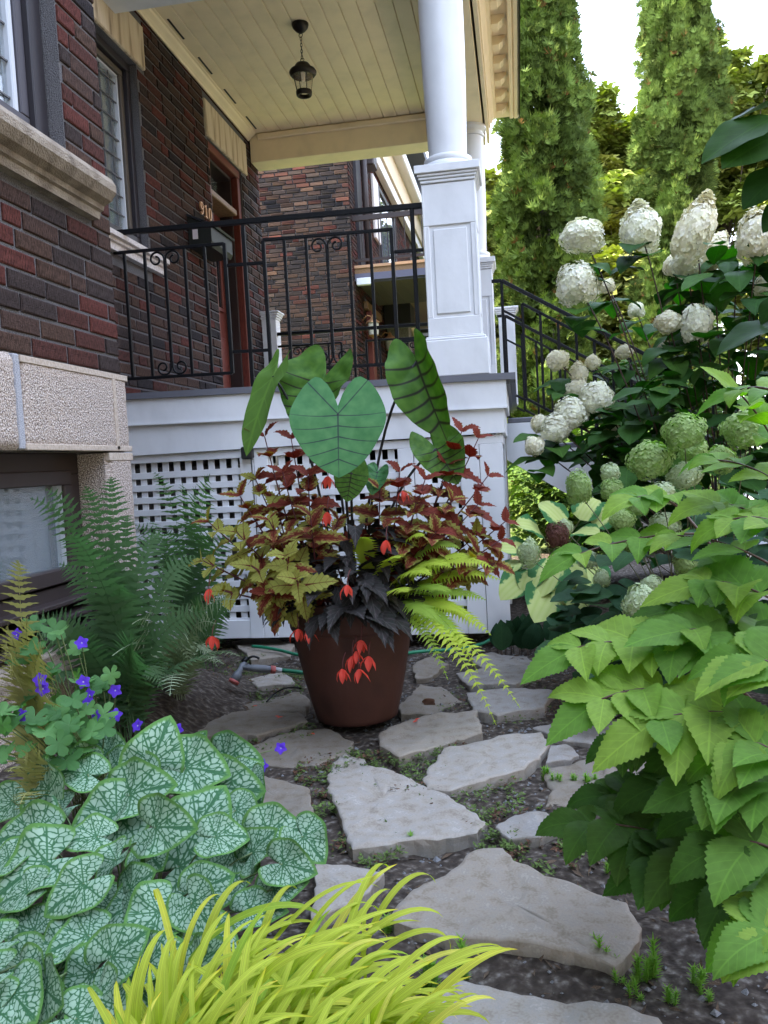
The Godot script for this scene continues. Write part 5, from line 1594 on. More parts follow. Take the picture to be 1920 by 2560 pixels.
func pot_fern(top: Vector3) -> void:
	var o := thing("golden_fern", "golden green sword fern arching down the right of the pot", "fern", top + Vector3(0.10, 0, 0.08))
	var fm := leaf_mat(lin(0.34, 0.40, 0.055), Color(0.8, 0.9, 0.2), 0.55)
	var fm2 := leaf_mat(lin(0.20, 0.27, 0.05), Color(0.7, 0.85, 0.2), 0.55)
	var i := 0
	for e in [[Vector3(-0.104, 0.148, -2.474), 0.10], [Vector3(-0.031, 0.189, -2.508), 0.06], [Vector3(-0.252, 0.259, -2.577), 0.10], [Vector3(-0.159, 0.273, -2.614), 0.12], [Vector3(-0.116, 0.370, -2.708), 0.10], [Vector3(-0.129, 0.479, -2.753), 0.10], [Vector3(-0.079, 0.537, -2.805), 0.14], [Vector3(-0.158, 0.611, -2.797), 0.16], [Vector3(-0.213, 0.645, -2.830), 0.20], [Vector3(-0.327, 0.699, -2.774), 0.18], [Vector3(-0.369, 0.535, -2.615), 0.08], [Vector3(-0.273, 0.428, -2.625), 0.10], [Vector3(-0.544, 0.702, -2.759), 0.16], [Vector3(-0.399, 0.638, -2.677), 0.14], [Vector3(-0.202, 0.343, -2.652), 0.12], [Vector3(-0.296, 0.577, -2.670), 0.14], [Vector3(-0.098, 0.586, -2.744), 0.18], [Vector3(-0.236, 0.518, -2.697), 0.10], [Vector3(-0.175, 0.430, -2.702), 0.10], [Vector3(-0.236, 0.591, -2.742), 0.16]]:
		var tip: Vector3 = e[0] - o.position
		var mid := Vector3(tip.x * 0.62, maxf(tip.y, 0.0) * 0.5 + float(e[1]), tip.z * 0.62)
		mi("frond", frond(bend(Vector3.ZERO, mid, tip, 12), 0.060 if i > 2 else 0.042, 30, Vector3.UP + Vector3(0, 0, 0.3), 3, 0.17, 0.2), fm if i % 3 < 2 else fm2, o)
		i += 1

# ------------------------------------------------------------------ the bed along the house
func ferns(called: String, label: String, root: Vector3, tips: Array, m: Material, width: float, pairs: int, teeth: int, extra: int, tall: float, spread: float, lean: Vector3) -> void:
	var o := thing(called, label, "fern", root)
	for i in extra:
		var an := rnd(0, TAU)
		var r := spread * sqrt(rng.randf())
		tips.append(root + Vector3(cos(an) * r, tall * rnd(0.30, 1.0), sin(an) * r) + lean * rnd(0.3, 1.0))
	for t in tips:
		var tip: Vector3 = t - root
		var a := Vector3(rnd(-0.05, 0.05), 0, rnd(-0.05, 0.05))
		var mid := Vector3(tip.x * 0.25, tip.y * 0.85 + 0.06, tip.z * 0.25)
		if tip.y < 0.2: mid = Vector3(tip.x * 0.45, maxf(tip.y, 0.05) + 0.22, tip.z * 0.45)
		mi("frond", frond(bend(a, mid, tip, 12), width * rnd(0.8, 1.15), pairs, Vector3(0, 0.35, 1).normalized() if tip.y > 0.3 else Vector3.UP, teeth, 0.11, 0.18), m, o)

func build_left_bed() -> void:
	var dark := leaf_mat(lin(0.052, 0.090, 0.040), Color(0.3, 0.5, 0.25), 0.6)
	var mid := leaf_mat(lin(0.058, 0.100, 0.050), Color(0.35, 0.55, 0.25), 0.6)
	var pale := leaf_mat(lin(0.25, 0.30, 0.185), Color(0.4, 0.5, 0.3), 0.6)
	var tan_ := leaf_mat(lin(0.24, 0.235, 0.09), Color(0.5, 0.5, 0.2), 0.6)
	ferns("lady_fern", "tall dark green feathery fern in front of the cellar window", Vector3(-1.27, 0.10, -2.45), [Vector3(-1.425, 0.905, -2.249), Vector3(-1.409, 0.929, -2.304), Vector3(-1.316, 0.929, -2.370), Vector3(-1.284, 0.954, -2.478), Vector3(-1.260, 0.825, -2.525), Vector3(-1.304, 0.803, -2.212), Vector3(-1.160, 0.767, -2.539)], dark, 0.085, 24, 7, 30, 0.60, 0.34, Vector3(0, 0, 0))
	ferns("lady_fern", "bluish green fern standing against the white lattice", Vector3(-1.50, 0.02, -3.62), [Vector3(-1.539, 0.966, -3.351), Vector3(-1.285, 0.945, -3.341), Vector3(-1.403, 0.918, -3.320), Vector3(-1.326, 0.898, -3.280), Vector3(-1.493, 0.794, -3.094)], mid, 0.080, 22, 6, 18, 0.72, 0.28, Vector3(0.0, 0, 0))
	ferns("painted_fern", "silvery painted fern spreading low beside the tall dark fern", Vector3(-1.30, 0.08, -2.90), [Vector3(-0.875, 0.557, -2.421), Vector3(-1.009, 0.528, -2.397), Vector3(-0.985, 0.463, -2.296), Vector3(-1.002, 0.328, -2.183), Vector3(-0.938, 0.352, -2.449), Vector3(-0.922, 0.352, -2.553), Vector3(-1.113, 0.586, -2.434), Vector3(-1.122, 0.527, -2.226), Vector3(-1.134, 0.460, -2.119), Vector3(-0.957, 0.478, -2.453)], pale, 0.075, 22, 6, 8, 0.25, 0.2, Vector3.ZERO)
	ferns("painted_fern", "pale yellowish fern at the left edge beside the cellar window", Vector3(-1.27, 0.10, -1.92), [Vector3(-1.169, 0.629, -1.798), Vector3(-1.203, 0.613, -1.761), Vector3(-1.117, 0.562, -1.772), Vector3(-1.172, 0.522, -1.710), Vector3(-1.228, 0.761, -1.867), Vector3(-1.092, 0.499, -1.722), Vector3(-1.152, 0.587, -1.666)], tan_, 0.070, 22, 6, 1, 0.3, 0.1, Vector3.ZERO)
	ferns("painted_fern", "small withered tan fern beside the silver leaves", Vector3(-1.12, 0.05, -1.72), [Vector3(-1.062, 0.361, -1.637), Vector3(-1.085, 0.352, -1.613), Vector3(-1.026, 0.328, -1.621), Vector3(-1.089, 0.346, -1.561), Vector3(-1.024, 0.304, -1.498)], tan_, 0.05, 14, 4, 0, 0.2, 0.1, Vector3.ZERO)
	geranium()
	brunnera()
	grass()

func geranium() -> void:
	var root := Vector3(-1.12, 0.04, -2.02)
	var o := thing("cranesbill_plant", "cranesbill with lobed green leaves and violet flowers", "plant", root)
	var lm := leaf_mat(lin(0.062, 0.135, 0.050), Color(0.35, 0.6, 0.2), 0.55)
	var lm2 := leaf_mat(lin(0.10, 0.20, 0.07), Color(0.4, 0.65, 0.2), 0.55)
	var stem := mat(lin(0.13, 0.17, 0.06), 0.6)
	# a palmate leaf: five toothed lobes from one point
	var pal := heart(func(a: float) -> float:
		var lobe := pow(absf(cos(a * 2.5 * 0.98)), 0.45)
		return (0.36 + 0.64 * lobe * (0.86 + 0.14 * absf(sin(a * 11.0)))) * (1.0 - 0.75 * smoothstep(2.8, PI, a)), 0.15, 0.2, 0.05, 0.0, 72, 4)
	for i in 56:
		var p: Vector3 = [Vector3(-1.113, 0.435, -1.816), Vector3(-1.143, 0.404, -1.758), Vector3(-1.088, 0.445, -1.922), Vector3(-1.092, 0.355, -1.733), Vector3(-1.113, 0.380, -1.660), Vector3(-1.060, 0.345, -1.819), Vector3(-1.175, 0.542, -1.863)][i % 7] - root + Vector3(rnd(-1, 1) * 0.075, rnd(-1, 1) * 0.05, rnd(-1, 1) * 0.08)
		var n := Vector3(rnd(-0.4, 0.5), 1.0, rnd(0.2, 0.9))
		mi("leaf", pal, lm if i % 3 else lm2, o, lay(p, p + Vector3(rnd(-1, 1), rnd(-0.5, 0.1), rnd(-0.2, 1)).normalized() * rnd(0.026, 0.042), n))
		mi("stem", tubem(bend(Vector3(rnd(-0.08, 0.08), 0, rnd(-0.08, 0.08)), Vector3(p.x * 0.6, p.y * 0.7, p.z * 0.6), p, 5), [0.0016], 4), stem, o)
	var petal := leaf_mat(lin(0.135, 0.055, 0.55), Color(0.5, 0.3, 0.9), 0.5)
	var eye := mat(lin(0.45, 0.40, 0.50), 0.5)
	for f in [Vector3(-1.147, 0.480, -1.793), Vector3(-1.141, 0.459, -1.792), Vector3(-1.083, 0.453, -1.873), Vector3(-1.031, 0.415, -1.930), Vector3(-1.069, 0.420, -1.873), Vector3(-1.063, 0.406, -1.853), Vector3(-1.009, 0.367, -1.880), Vector3(-1.044, 0.371, -1.854), Vector3(-0.861, 0.322, -1.902), Vector3(-0.685, 0.180, -2.176), Vector3(-0.691, 0.188, -2.023), Vector3(-1.239, 0.577, -1.854), Vector3(-0.955, 0.338, -1.887), Vector3(-0.818, 0.249, -1.854), Vector3(-1.109, 0.539, -1.924), Vector3(-1.145, 0.420, -1.708)]:
		var fl := Node3D.new()
		fl.name = "flower"
		o.add_child(fl, true)
		fl.position = f - root
		var face := Vector3(rnd(-0.6, 0.6), rnd(0.2, 0.8), 1.0).normalized()
		var bx := facing(face, rnd(0, 6), 1.0)
		for k in 5:
			var an := k * TAU / 5
			var d: Vector3 = bx * Vector3(cos(an), 0.25, sin(an))
			mi("petal", N.hosta[k % 2], petal, fl, lay(Vector3.ZERO, d.normalized() * 0.019, face, 1.15))
		mi("eye", lathe([Vector2(0.0, -0.002), Vector2(0.003, 0.0), Vector2(0.0, 0.004)], 6), eye, fl, Transform3D(bx, Vector3.ZERO))
		var ft: Vector3 = f - root
		mi("stem", tubem(bend(-ft + Vector3(ft.x * 0.4, 0.05, ft.z * 0.4), -ft * 0.3 + Vector3(0, 0.03, 0), Vector3.ZERO, 7), [0.0014], 4), stem, fl)

func brunnera() -> void:
	var c := Vector3(-0.843, 0.000, -1.573)
	var o := thing("brunnera_plant", "mound of silver heart shaped leaves netted with green veins", "plant", c)
	var m := leaf_mat(Color(1, 1, 1), Color(0.30, 0.45, 0.28), 0.5, N.tex_silver)
	var stem := mat(lin(0.11, 0.16, 0.06), 0.6)
	# leaves of the mound: where the stalk joins, where the tip points, how large
	var spots := [[Vector3(-0.895, 0.222, -1.642), Vector3(-0.985, 0.195, -1.582), Vector3(0.14, 0.64, 0.76)],
		[Vector3(-0.722, 0.152, -1.560), Vector3(-0.640, 0.178, -1.632), Vector3(0.55, 0.57, 0.61)],
		[Vector3(-0.758, 0.242, -1.541), Vector3(-0.669, 0.255, -1.515), Vector3(-0.14, 0.54, 0.83)],
		[Vector3(-1.037, 0.221, -1.659), Vector3(-1.092, 0.185, -1.629), Vector3(-0.40, 0.68, 0.62)],
		[Vector3(-0.820, 0.213, -1.366), Vector3(-0.881, 0.177, -1.322), Vector3(-0.12, 0.66, 0.74)],
		[Vector3(-0.949, 0.206, -1.458), Vector3(-1.033, 0.176, -1.392), Vector3(-0.02, 0.81, 0.59)],
		[Vector3(-1.042, 0.208, -1.572), Vector3(-1.129, 0.212, -1.541), Vector3(0.09, 0.75, 0.66)],
		[Vector3(-0.672, 0.170, -1.358), Vector3(-0.705, 0.151, -1.286), Vector3(0.35, 0.73, 0.58)],
		[Vector3(-0.924, 0.121, -1.363), Vector3(-0.989, 0.151, -1.357), Vector3(0.18, 0.80, 0.57)],
		[Vector3(-0.716, 0.194, -1.646), Vector3(-0.678, 0.269, -1.719), Vector3(0.12, 0.76, 0.64)],
		[Vector3(-0.641, 0.216, -1.687), Vector3(-0.580, 0.198, -1.653), Vector3(0.09, 0.71, 0.70)],
		[Vector3(-0.556, 0.189, -1.644), Vector3(-0.478, 0.182, -1.684), Vector3(0.53, 0.68, 0.50)],
		[Vector3(-0.876, 0.255, -1.669), Vector3(-0.772, 0.294, -1.656), Vector3(-0.19, 0.71, 0.68)],
		[Vector3(-0.572, 0.173, -1.582), Vector3(-0.523, 0.225, -1.587), Vector3(-0.35, 0.71, 0.61)],
		[Vector3(-0.626, 0.165, -1.606), Vector3(-0.561, 0.140, -1.588), Vector3(0.32, 0.68, 0.66)],
		[Vector3(-0.479, 0.184, -1.636), Vector3(-0.426, 0.143, -1.609), Vector3(0.41, 0.59, 0.70)],
		[Vector3(-0.495, 0.174, -1.536), Vector3(-0.425, 0.166, -1.526), Vector3(0.18, 0.63, 0.75)],
		[Vector3(-0.611, 0.129, -1.571), Vector3(-0.638, 0.092, -1.516), Vector3(-0.19, 0.71, 0.68)],
		[Vector3(-0.788, 0.179, -1.560), Vector3(-0.738, 0.174, -1.509), Vector3(-0.10, 0.87, 0.49)],
		[Vector3(-0.796, 0.221, -1.444), Vector3(-0.829, 0.176, -1.399), Vector3(-0.57, 0.61, 0.55)],
		[Vector3(-0.609, 0.188, -1.357), Vector3(-0.555, 0.153, -1.324), Vector3(0.08, 0.48, 0.87)],
		[Vector3(-0.747, 0.153, -1.420), Vector3(-0.800, 0.140, -1.374), Vector3(-0.03, 0.83, 0.55)],
		[Vector3(-0.891, 0.130, -1.429), Vector3(-0.914, 0.105, -1.365), Vector3(0.18, 0.77, 0.62)],
		[Vector3(-0.801, 0.137, -1.422), Vector3(-0.825, 0.100, -1.365), Vector3(0.13, 0.65, 0.75)],
		[Vector3(-0.832, 0.138, -1.297), Vector3(-0.894, 0.110, -1.272), Vector3(-0.39, 0.76, 0.52)],
		[Vector3(-0.692, 0.172, -1.217), Vector3(-0.635, 0.210, -1.238), Vector3(0.11, 0.67, 0.74)],
		[Vector3(-0.901, 0.109, -1.290), Vector3(-0.966, 0.082, -1.274), Vector3(-0.27, 0.54, 0.79)],
		[Vector3(-0.809, 0.097, -1.282), Vector3(-0.776, 0.063, -1.229), Vector3(0.14, 0.72, 0.68)],
		[Vector3(-0.768, 0.157, -1.150), Vector3(-0.718, 0.166, -1.100), Vector3(-0.52, 0.38, 0.77)],
		[Vector3(-0.787, 0.110, -1.162), Vector3(-0.846, 0.071, -1.156), Vector3(-0.65, 0.64, 0.41)],
		[Vector3(-0.815, 0.155, -1.138), Vector3(-0.757, 0.144, -1.097), Vector3(-0.03, 0.76, 0.65)],
		[Vector3(-1.005, 0.278, -1.727), Vector3(-1.078, 0.295, -1.722), Vector3(0.01, 0.83, 0.55)],
		[Vector3(-1.050, 0.275, -1.640), Vector3(-1.131, 0.319, -1.703), Vector3(-0.58, 0.35, 0.73)],
		[Vector3(-1.152, 0.238, -1.663), Vector3(-1.204, 0.219, -1.614), Vector3(0.12, 0.68, 0.72)],
		[Vector3(-0.746, 0.221, -1.767), Vector3(-0.740, 0.282, -1.827), Vector3(0.56, 0.68, 0.47)],
		[Vector3(-0.704, 0.225, -1.871), Vector3(-0.641, 0.258, -1.877), Vector3(-0.14, 0.86, 0.49)],
		[Vector3(-0.831, 0.247, -1.812), Vector3(-0.794, 0.285, -1.860), Vector3(0.36, 0.76, 0.54)],
		[Vector3(-0.656, 0.220, -1.828), Vector3(-0.620, 0.199, -1.769), Vector3(-0.32, 0.65, 0.69)],
		[Vector3(-0.769, 0.230, -1.857), Vector3(-0.704, 0.233, -1.809), Vector3(-0.27, 0.71, 0.66)],
		[Vector3(-0.972, 0.249, -1.863), Vector3(-1.038, 0.273, -1.893), Vector3(-0.31, 0.67, 0.67)],
		[Vector3(-1.098, 0.263, -1.839), Vector3(-1.148, 0.264, -1.787), Vector3(0.32, 0.73, 0.60)],
		[Vector3(-0.885, 0.221, -1.538), Vector3(-0.943, 0.236, -1.498), Vector3(0.23, 0.88, 0.42)],
		[Vector3(-0.643, 0.212, -1.568), Vector3(-0.575, 0.213, -1.590), Vector3(0.39, 0.78, 0.49)],
		[Vector3(-1.035, 0.209, -1.465), Vector3(-1.099, 0.184, -1.446), Vector3(-0.42, 0.77, 0.48)],
		[Vector3(-1.013, 0.137, -1.408), Vector3(-1.078, 0.121, -1.383), Vector3(-0.26, 0.82, 0.50)],
		[Vector3(-0.668, 0.110, -1.369), Vector3(-0.598, 0.123, -1.378), Vector3(0.23, 0.53, 0.82)],
		[Vector3(-0.585, 0.126, -1.363), Vector3(-0.523, 0.089, -1.362), Vector3(0.60, 0.58, 0.56)],
		[Vector3(-0.512, 0.130, -1.520), Vector3(-0.445, 0.156, -1.522), Vector3(-0.06, 0.83, 0.56)],
		[Vector3(-0.551, 0.104, -1.488), Vector3(-0.480, 0.115, -1.496), Vector3(0.13, 0.89, 0.43)],
		[Vector3(-0.643, 0.144, -1.246), Vector3(-0.592, 0.194, -1.241), Vector3(-0.45, 0.73, 0.51)],
		[Vector3(-0.538, 0.171, -1.199), Vector3(-0.487, 0.222, -1.194), Vector3(-0.48, 0.75, 0.45)],
		[Vector3(-0.671, 0.160, -1.131), Vector3(-0.631, 0.139, -1.075), Vector3(-0.22, 0.68, 0.71)],
		[Vector3(-0.951, 0.138, -1.288), Vector3(-1.011, 0.107, -1.265), Vector3(-0.47, 0.75, 0.47)],
		[Vector3(-0.828, 0.145, -1.113), Vector3(-0.876, 0.121, -1.067), Vector3(0.03, 0.69, 0.72)],
		[Vector3(-0.618, 0.184, -1.412), Vector3(-0.553, 0.212, -1.420), Vector3(0.02, 0.71, 0.71)],
		[Vector3(-0.758, 0.176, -1.418), Vector3(-0.704, 0.222, -1.406), Vector3(-0.38, 0.63, 0.67)],
		[Vector3(-0.787, 0.147, -1.313), Vector3(-0.845, 0.144, -1.270), Vector3(0.08, 0.83, 0.55)],
		[Vector3(-0.958, 0.179, -1.402), Vector3(-1.024, 0.154, -1.389), Vector3(-0.43, 0.77, 0.47)],
		[Vector3(-0.826, 0.158, -1.173), Vector3(-0.771, 0.132, -1.135), Vector3(0.09, 0.66, 0.74)],
		[Vector3(-0.775, 0.080, -1.185), Vector3(-0.725, 0.080, -1.133), Vector3(-0.46, 0.47, 0.76)],
		[Vector3(-0.738, 0.131, -1.235), Vector3(-0.783, 0.095, -1.193), Vector3(-0.03, 0.56, 0.82)],
		[Vector3(-0.855, 0.178, -1.140), Vector3(-0.915, 0.144, -1.123), Vector3(-0.57, 0.73, 0.38)],
		[Vector3(-0.691, 0.145, -1.103), Vector3(-0.620, 0.136, -1.101), Vector3(0.31, 0.78, 0.54)],
		[Vector3(-0.677, 0.113, -1.243), Vector3(-0.617, 0.090, -1.209), Vector3(0.06, 0.61, 0.79)],
		[Vector3(-0.861, 0.292, -1.759), Vector3(-0.832, 0.392, -1.799), Vector3(0.32, 0.41, 0.85)],
		[Vector3(-1.024, 0.282, -1.858), Vector3(-1.082, 0.314, -1.889), Vector3(-0.18, 0.76, 0.62)],
		[Vector3(-0.826, 0.262, -1.893), Vector3(-0.790, 0.323, -1.902), Vector3(-0.35, 0.58, 0.74)],
		[Vector3(-0.751, 0.243, -1.922), Vector3(-0.658, 0.257, -1.887), Vector3(-0.22, 0.51, 0.83)],
		[Vector3(-0.884, 0.266, -1.729), Vector3(-0.968, 0.256, -1.765), Vector3(-0.49, 0.69, 0.53)],
		[Vector3(-0.986, 0.261, -1.824), Vector3(-0.923, 0.297, -1.825), Vector3(-0.15, 0.73, 0.66)],
		[Vector3(-1.031, 0.289, -1.760), Vector3(-1.092, 0.295, -1.722), Vector3(0.25, 0.66, 0.71)],
		[Vector3(-1.156, 0.233, -1.766), Vector3(-1.250, 0.234, -1.800), Vector3(-0.39, 0.67, 0.63)],
		[Vector3(-0.710, 0.234, -1.764), Vector3(-0.599, 0.230, -1.762), Vector3(0.15, 0.49, 0.86)],
		[Vector3(-0.784, 0.281, -1.764), Vector3(-0.674, 0.276, -1.748), Vector3(0.08, 0.74, 0.66)]]
	for s in spots:
		var a: Vector3 = s[0] - c
		var b: Vector3 = s[1] - c
		var n: Vector3 = s[2].normalized()
		var l := (b - a).length()
		mi("leaf", N.brunnera[rng.randi() % 5], m, o, lay(a, b, n, rnd(0.98, 1.1), l))
		mi("stem", tubem(bend(Vector3(a.x * 0.35, 0.0, a.z * 0.35), Vector3(a.x * 0.6, a.y * 0.75, a.z * 0.6), a, 6), [0.0028, 0.0024, 0.002], 5), stem, o)

func grass() -> void:
	var c := Vector3(-0.38, 0, -0.86)
	var o := thing("golden_grass", "arching golden yellow grass in the foreground", "grass")
	o.position = c
	o.set_meta("kind", "thing")
	var mats := [leaf_mat(lin(0.70, 0.68, 0.09), Color(0.95, 1.0, 0.15), 0.5, N.tex_strap), leaf_mat(lin(0.58, 0.62, 0.08), Color(0.85, 1.0, 0.15), 0.5, N.tex_strap), leaf_mat(lin(0.38, 0.50, 0.06), Color(0.7, 1.0, 0.2), 0.5, N.tex_strap), leaf_mat(lin(0.78, 0.74, 0.14), Color(1.0, 1.0, 0.2), 0.5, N.tex_strap)]
	var stem := mat(lin(0.30, 0.22, 0.06), 0.6)
	var laid := 0
	var more := SurfaceTool.new()
	more.begin(Mesh.PRIMITIVE_TRIANGLES)
	for i in 240:
		# each stem leans over the path and carries three or four blades
		var root := Vector3(rnd(-0.16, 0.05), 0, rnd(-0.16, 0.16))
		var lean := Vector3(rnd(-0.06, 0.24), 0, rnd(-0.24, 0.06))
		var top := root + Vector3(lean.x * 0.8, rnd(0.07, 0.20), lean.z)
		var path := bend(root, root + Vector3(0, top.y * 0.6, 0), top, 6)
		if i % 2 == 0: mi("stem", tubem(path, [0.0017, 0.0014, 0.001], 4), stem, o)
		for k in (4 if i % 3 else 3):
			var p: Vector3 = path[clampi(6 - k, 2, 6)]
			var d := Vector3(rnd(0.0, 0.9) + lean.x * 0.6, rnd(0.30, 0.85), rnd(-0.55, 0.30) + lean.z * 0.5)
			if k == 3 or i % 11 == 0: d.x = rnd(-0.45, 0.2)
			var xf := lay(p, p + d.normalized(), Vector3(-d.x, 1.4, 0.9), rnd(0.5, 0.95), rnd(0.15, 0.29))
			if i % 2 == 0 and laid < 295:
				mi("blade", N.strap[rng.randi() % 4], mats[rng.randi() % 4], o, xf)
				laid += 1
			else:
				more.append_from(N.strap[rng.randi() % 4], 0, xf)
	var rest := mi("blades", more.commit(), mats[1], o)
	rest.set_meta("kind", "stuff")

# ------------------------------------------------------------------ the bed on the right
func build_right_bed() -> void:
	aralia()
	panicle_hydrangea()
	lime_hydrangea()
	hosta()
	low_leaves()
	near_branch()
	sedum()
	thyme()

# a feather-shaped leaf: pairs of leaflets along a stalk and one at its end
func compound(o: Node3D, a: Vector3, b: Vector3, pairs: int, size: float, mats: Array, stem: Material, flat: Vector3) -> void:
	var mid := a.lerp(b, 0.5) + Vector3.UP * 0.03
	var path := bend(a, mid, b, 10)
	mi("leaf_stalk", tubem(path, [0.0032, 0.0028, 0.0024, 0.002], 5), stem, o)
	for i in pairs:
		var t := 0.30 + 0.66 * i / maxf(1.0, pairs - 1.0)
		var k := mini(int(t * 10), 9)
		var p: Vector3 = path[k].lerp(path[k + 1], t * 10 - k)
		var d: Vector3 = (path[k + 1] - path[k]).normalized()
		var side := d.cross(flat).normalized()
		for s in [-1.0, 1.0]:
			var dir: Vector3 = side * s + d * rnd(0.35, 0.7) + Vector3(rnd(-0.15, 0.15), rnd(-0.28, 0.10), rnd(-0.1, 0.1))
			var l := size * rnd(0.80, 1.12) * (0.85 + 0.3 * sin(t * PI))
			mi("leaflet", N.aralia[rng.randi() % 4], mats[rng.randi() % mats.size()], o, lay(p, p + dir.normalized() * l, flat + Vector3(rnd(-0.2, 0.2), 0, rnd(-0.1, 0.35)), rnd(0.92, 1.15)))
	var e: Vector3 = (path[10] - path[9]).normalized() + Vector3(0, rnd(-0.45, -0.05), 0)
	mi("leaflet", N.aralia[rng.randi() % 4], mats[rng.randi() % mats.size()], o, lay(b, b + e.normalized() * size * 1.05, flat + Vector3(0, 0, 0.3), 1.05))

func aralia() -> void:
	var root := Vector3(0.66, 0, -1.60)
	var o := thing("golden_aralia", "golden lime shrub with large toothed leaflets along the right edge", "shrub", root)
	var gold := [leaf_mat(lin(0.31, 0.50, 0.085), Color(0.75, 1.0, 0.2), 0.5, N.tex_veined), leaf_mat(lin(0.38, 0.56, 0.10), Color(0.8, 1.0, 0.2), 0.5, N.tex_veined), leaf_mat(lin(0.23, 0.42, 0.08), Color(0.65, 1.0, 0.2), 0.5, N.tex_veined)]
	var green := [leaf_mat(lin(0.085, 0.175, 0.040), Color(0.5, 0.9, 0.2), 0.5, N.tex_veined), leaf_mat(lin(0.11, 0.21, 0.045), Color(0.5, 0.9, 0.2), 0.5, N.tex_veined)]  # darker copy of the gold: shade on the lower leaves put into colour
	var stem := mat(lin(0.085, 0.045, 0.028), 0.6)
	for e in [
		[Vector3(0.436, 1.001, -1.395), Vector3(0.355, 1.036, -1.425), 2, 0.075, 0], [Vector3(0.447, 0.794, -1.446), Vector3(0.348, 0.823, -1.472), 3, 0.090, 0], [Vector3(0.489, 0.851, -1.598), Vector3(0.373, 0.921, -1.685), 3, 0.085, 0], [Vector3(0.448, 0.723, -1.584), Vector3(0.301, 0.774, -1.725), 3, 0.09, 0],
		[Vector3(0.395, 0.759, -1.882), Vector3(0.108, 0.736, -1.772), 4, 0.094, 0], [Vector3(0.353, 0.811, -1.959), Vector3(0.251, 0.843, -1.903), 4, 0.098, 0], [Vector3(0.299, 0.584, -1.551), Vector3(0.083, 0.608, -1.476), 4, 0.112, 0],
		[Vector3(0.364, 0.581, -1.511), Vector3(0.274, 0.638, -1.469), 3, 0.122, 0], [Vector3(0.262, 0.532, -1.440), Vector3(0.113, 0.545, -1.375), 4, 0.112, 0], [Vector3(0.365, 0.514, -1.354), Vector3(0.190, 0.533, -1.306), 4, 0.122, 0],
		[Vector3(0.459, 0.651, -1.581), Vector3(0.323, 0.702, -1.582), 4, 0.117, 0], [Vector3(0.494, 0.774, -1.716), Vector3(0.374, 0.836, -1.700), 4, 0.102, 0], 
		[Vector3(0.360, 0.437, -1.227), Vector3(0.259, 0.468, -1.233), 4, 0.112, 2], [Vector3(0.343, 0.377, -1.160), Vector3(0.264, 0.404, -1.169), 3, 0.106, 2], [Vector3(0.306, 0.328, -1.029), Vector3(0.258, 0.347, -1.053), 4, 0.091, 0],
		[Vector3(0.289, 0.239, -1.488), Vector3(0.094, 0.273, -1.519), 4, 0.106, 1], [Vector3(0.282, 0.260, -1.590), Vector3(0.147, 0.288, -1.610), 4, 0.098, 1], [Vector3(0.402, 0.337, -1.553), Vector3(0.234, 0.338, -1.546), 4, 0.117, 1],
		[Vector3(0.326, 0.259, -1.394), Vector3(0.197, 0.260, -1.413), 4, 0.112, 1], [Vector3(0.394, 0.323, -1.389), Vector3(0.298, 0.352, -1.395), 4, 0.117, 1], [Vector3(0.403, 0.376, -1.606), Vector3(0.286, 0.390, -1.588), 4, 0.117, 1],
		[Vector3(0.499, 0.885, -1.653), Vector3(0.411, 1.042, -1.647), 4, 0.086, 0], [Vector3(0.384, 0.579, -1.463), Vector3(0.254, 0.617, -1.484), 4, 0.117, 0], [Vector3(0.384, 0.588, -1.261), Vector3(0.329, 0.628, -1.294), 4, 0.112, 0],
		[Vector3(0.355, 0.490, -1.209), Vector3(0.296, 0.525, -1.222), 4, 0.106, 0], 
		[Vector3(0.422, 0.608, -1.654), Vector3(0.292, 0.641, -1.655), 4, 0.107, 2], [Vector3(0.470, 0.592, -1.580), Vector3(0.379, 0.626, -1.567), 4, 0.122, 2], [Vector3(0.280, 0.381, -1.637), Vector3(0.177, 0.387, -1.641), 4, 0.090, 1], [Vector3(0.360, 0.290, -1.239), Vector3(0.267, 0.292, -1.264), 4, 0.102, 1]]:
		var a: Vector3 = e[0] - root
		var b: Vector3 = e[1] - root
		compound(o, a, b, e[2], e[3], gold if e[4] == 0 else green if e[4] == 1 else [gold[2], green[1]], stem, Vector3(-0.10, 1.0, 0.22))
		mi("branch", tubem(bend(Vector3(rnd(-0.06, 0.1), 0, rnd(-0.1, 0.1)), Vector3(a.x * 0.5, a.y * 0.75, a.z * 0.6), a, 7), [0.007, 0.006, 0.005, 0.0035], 6), stem, o)

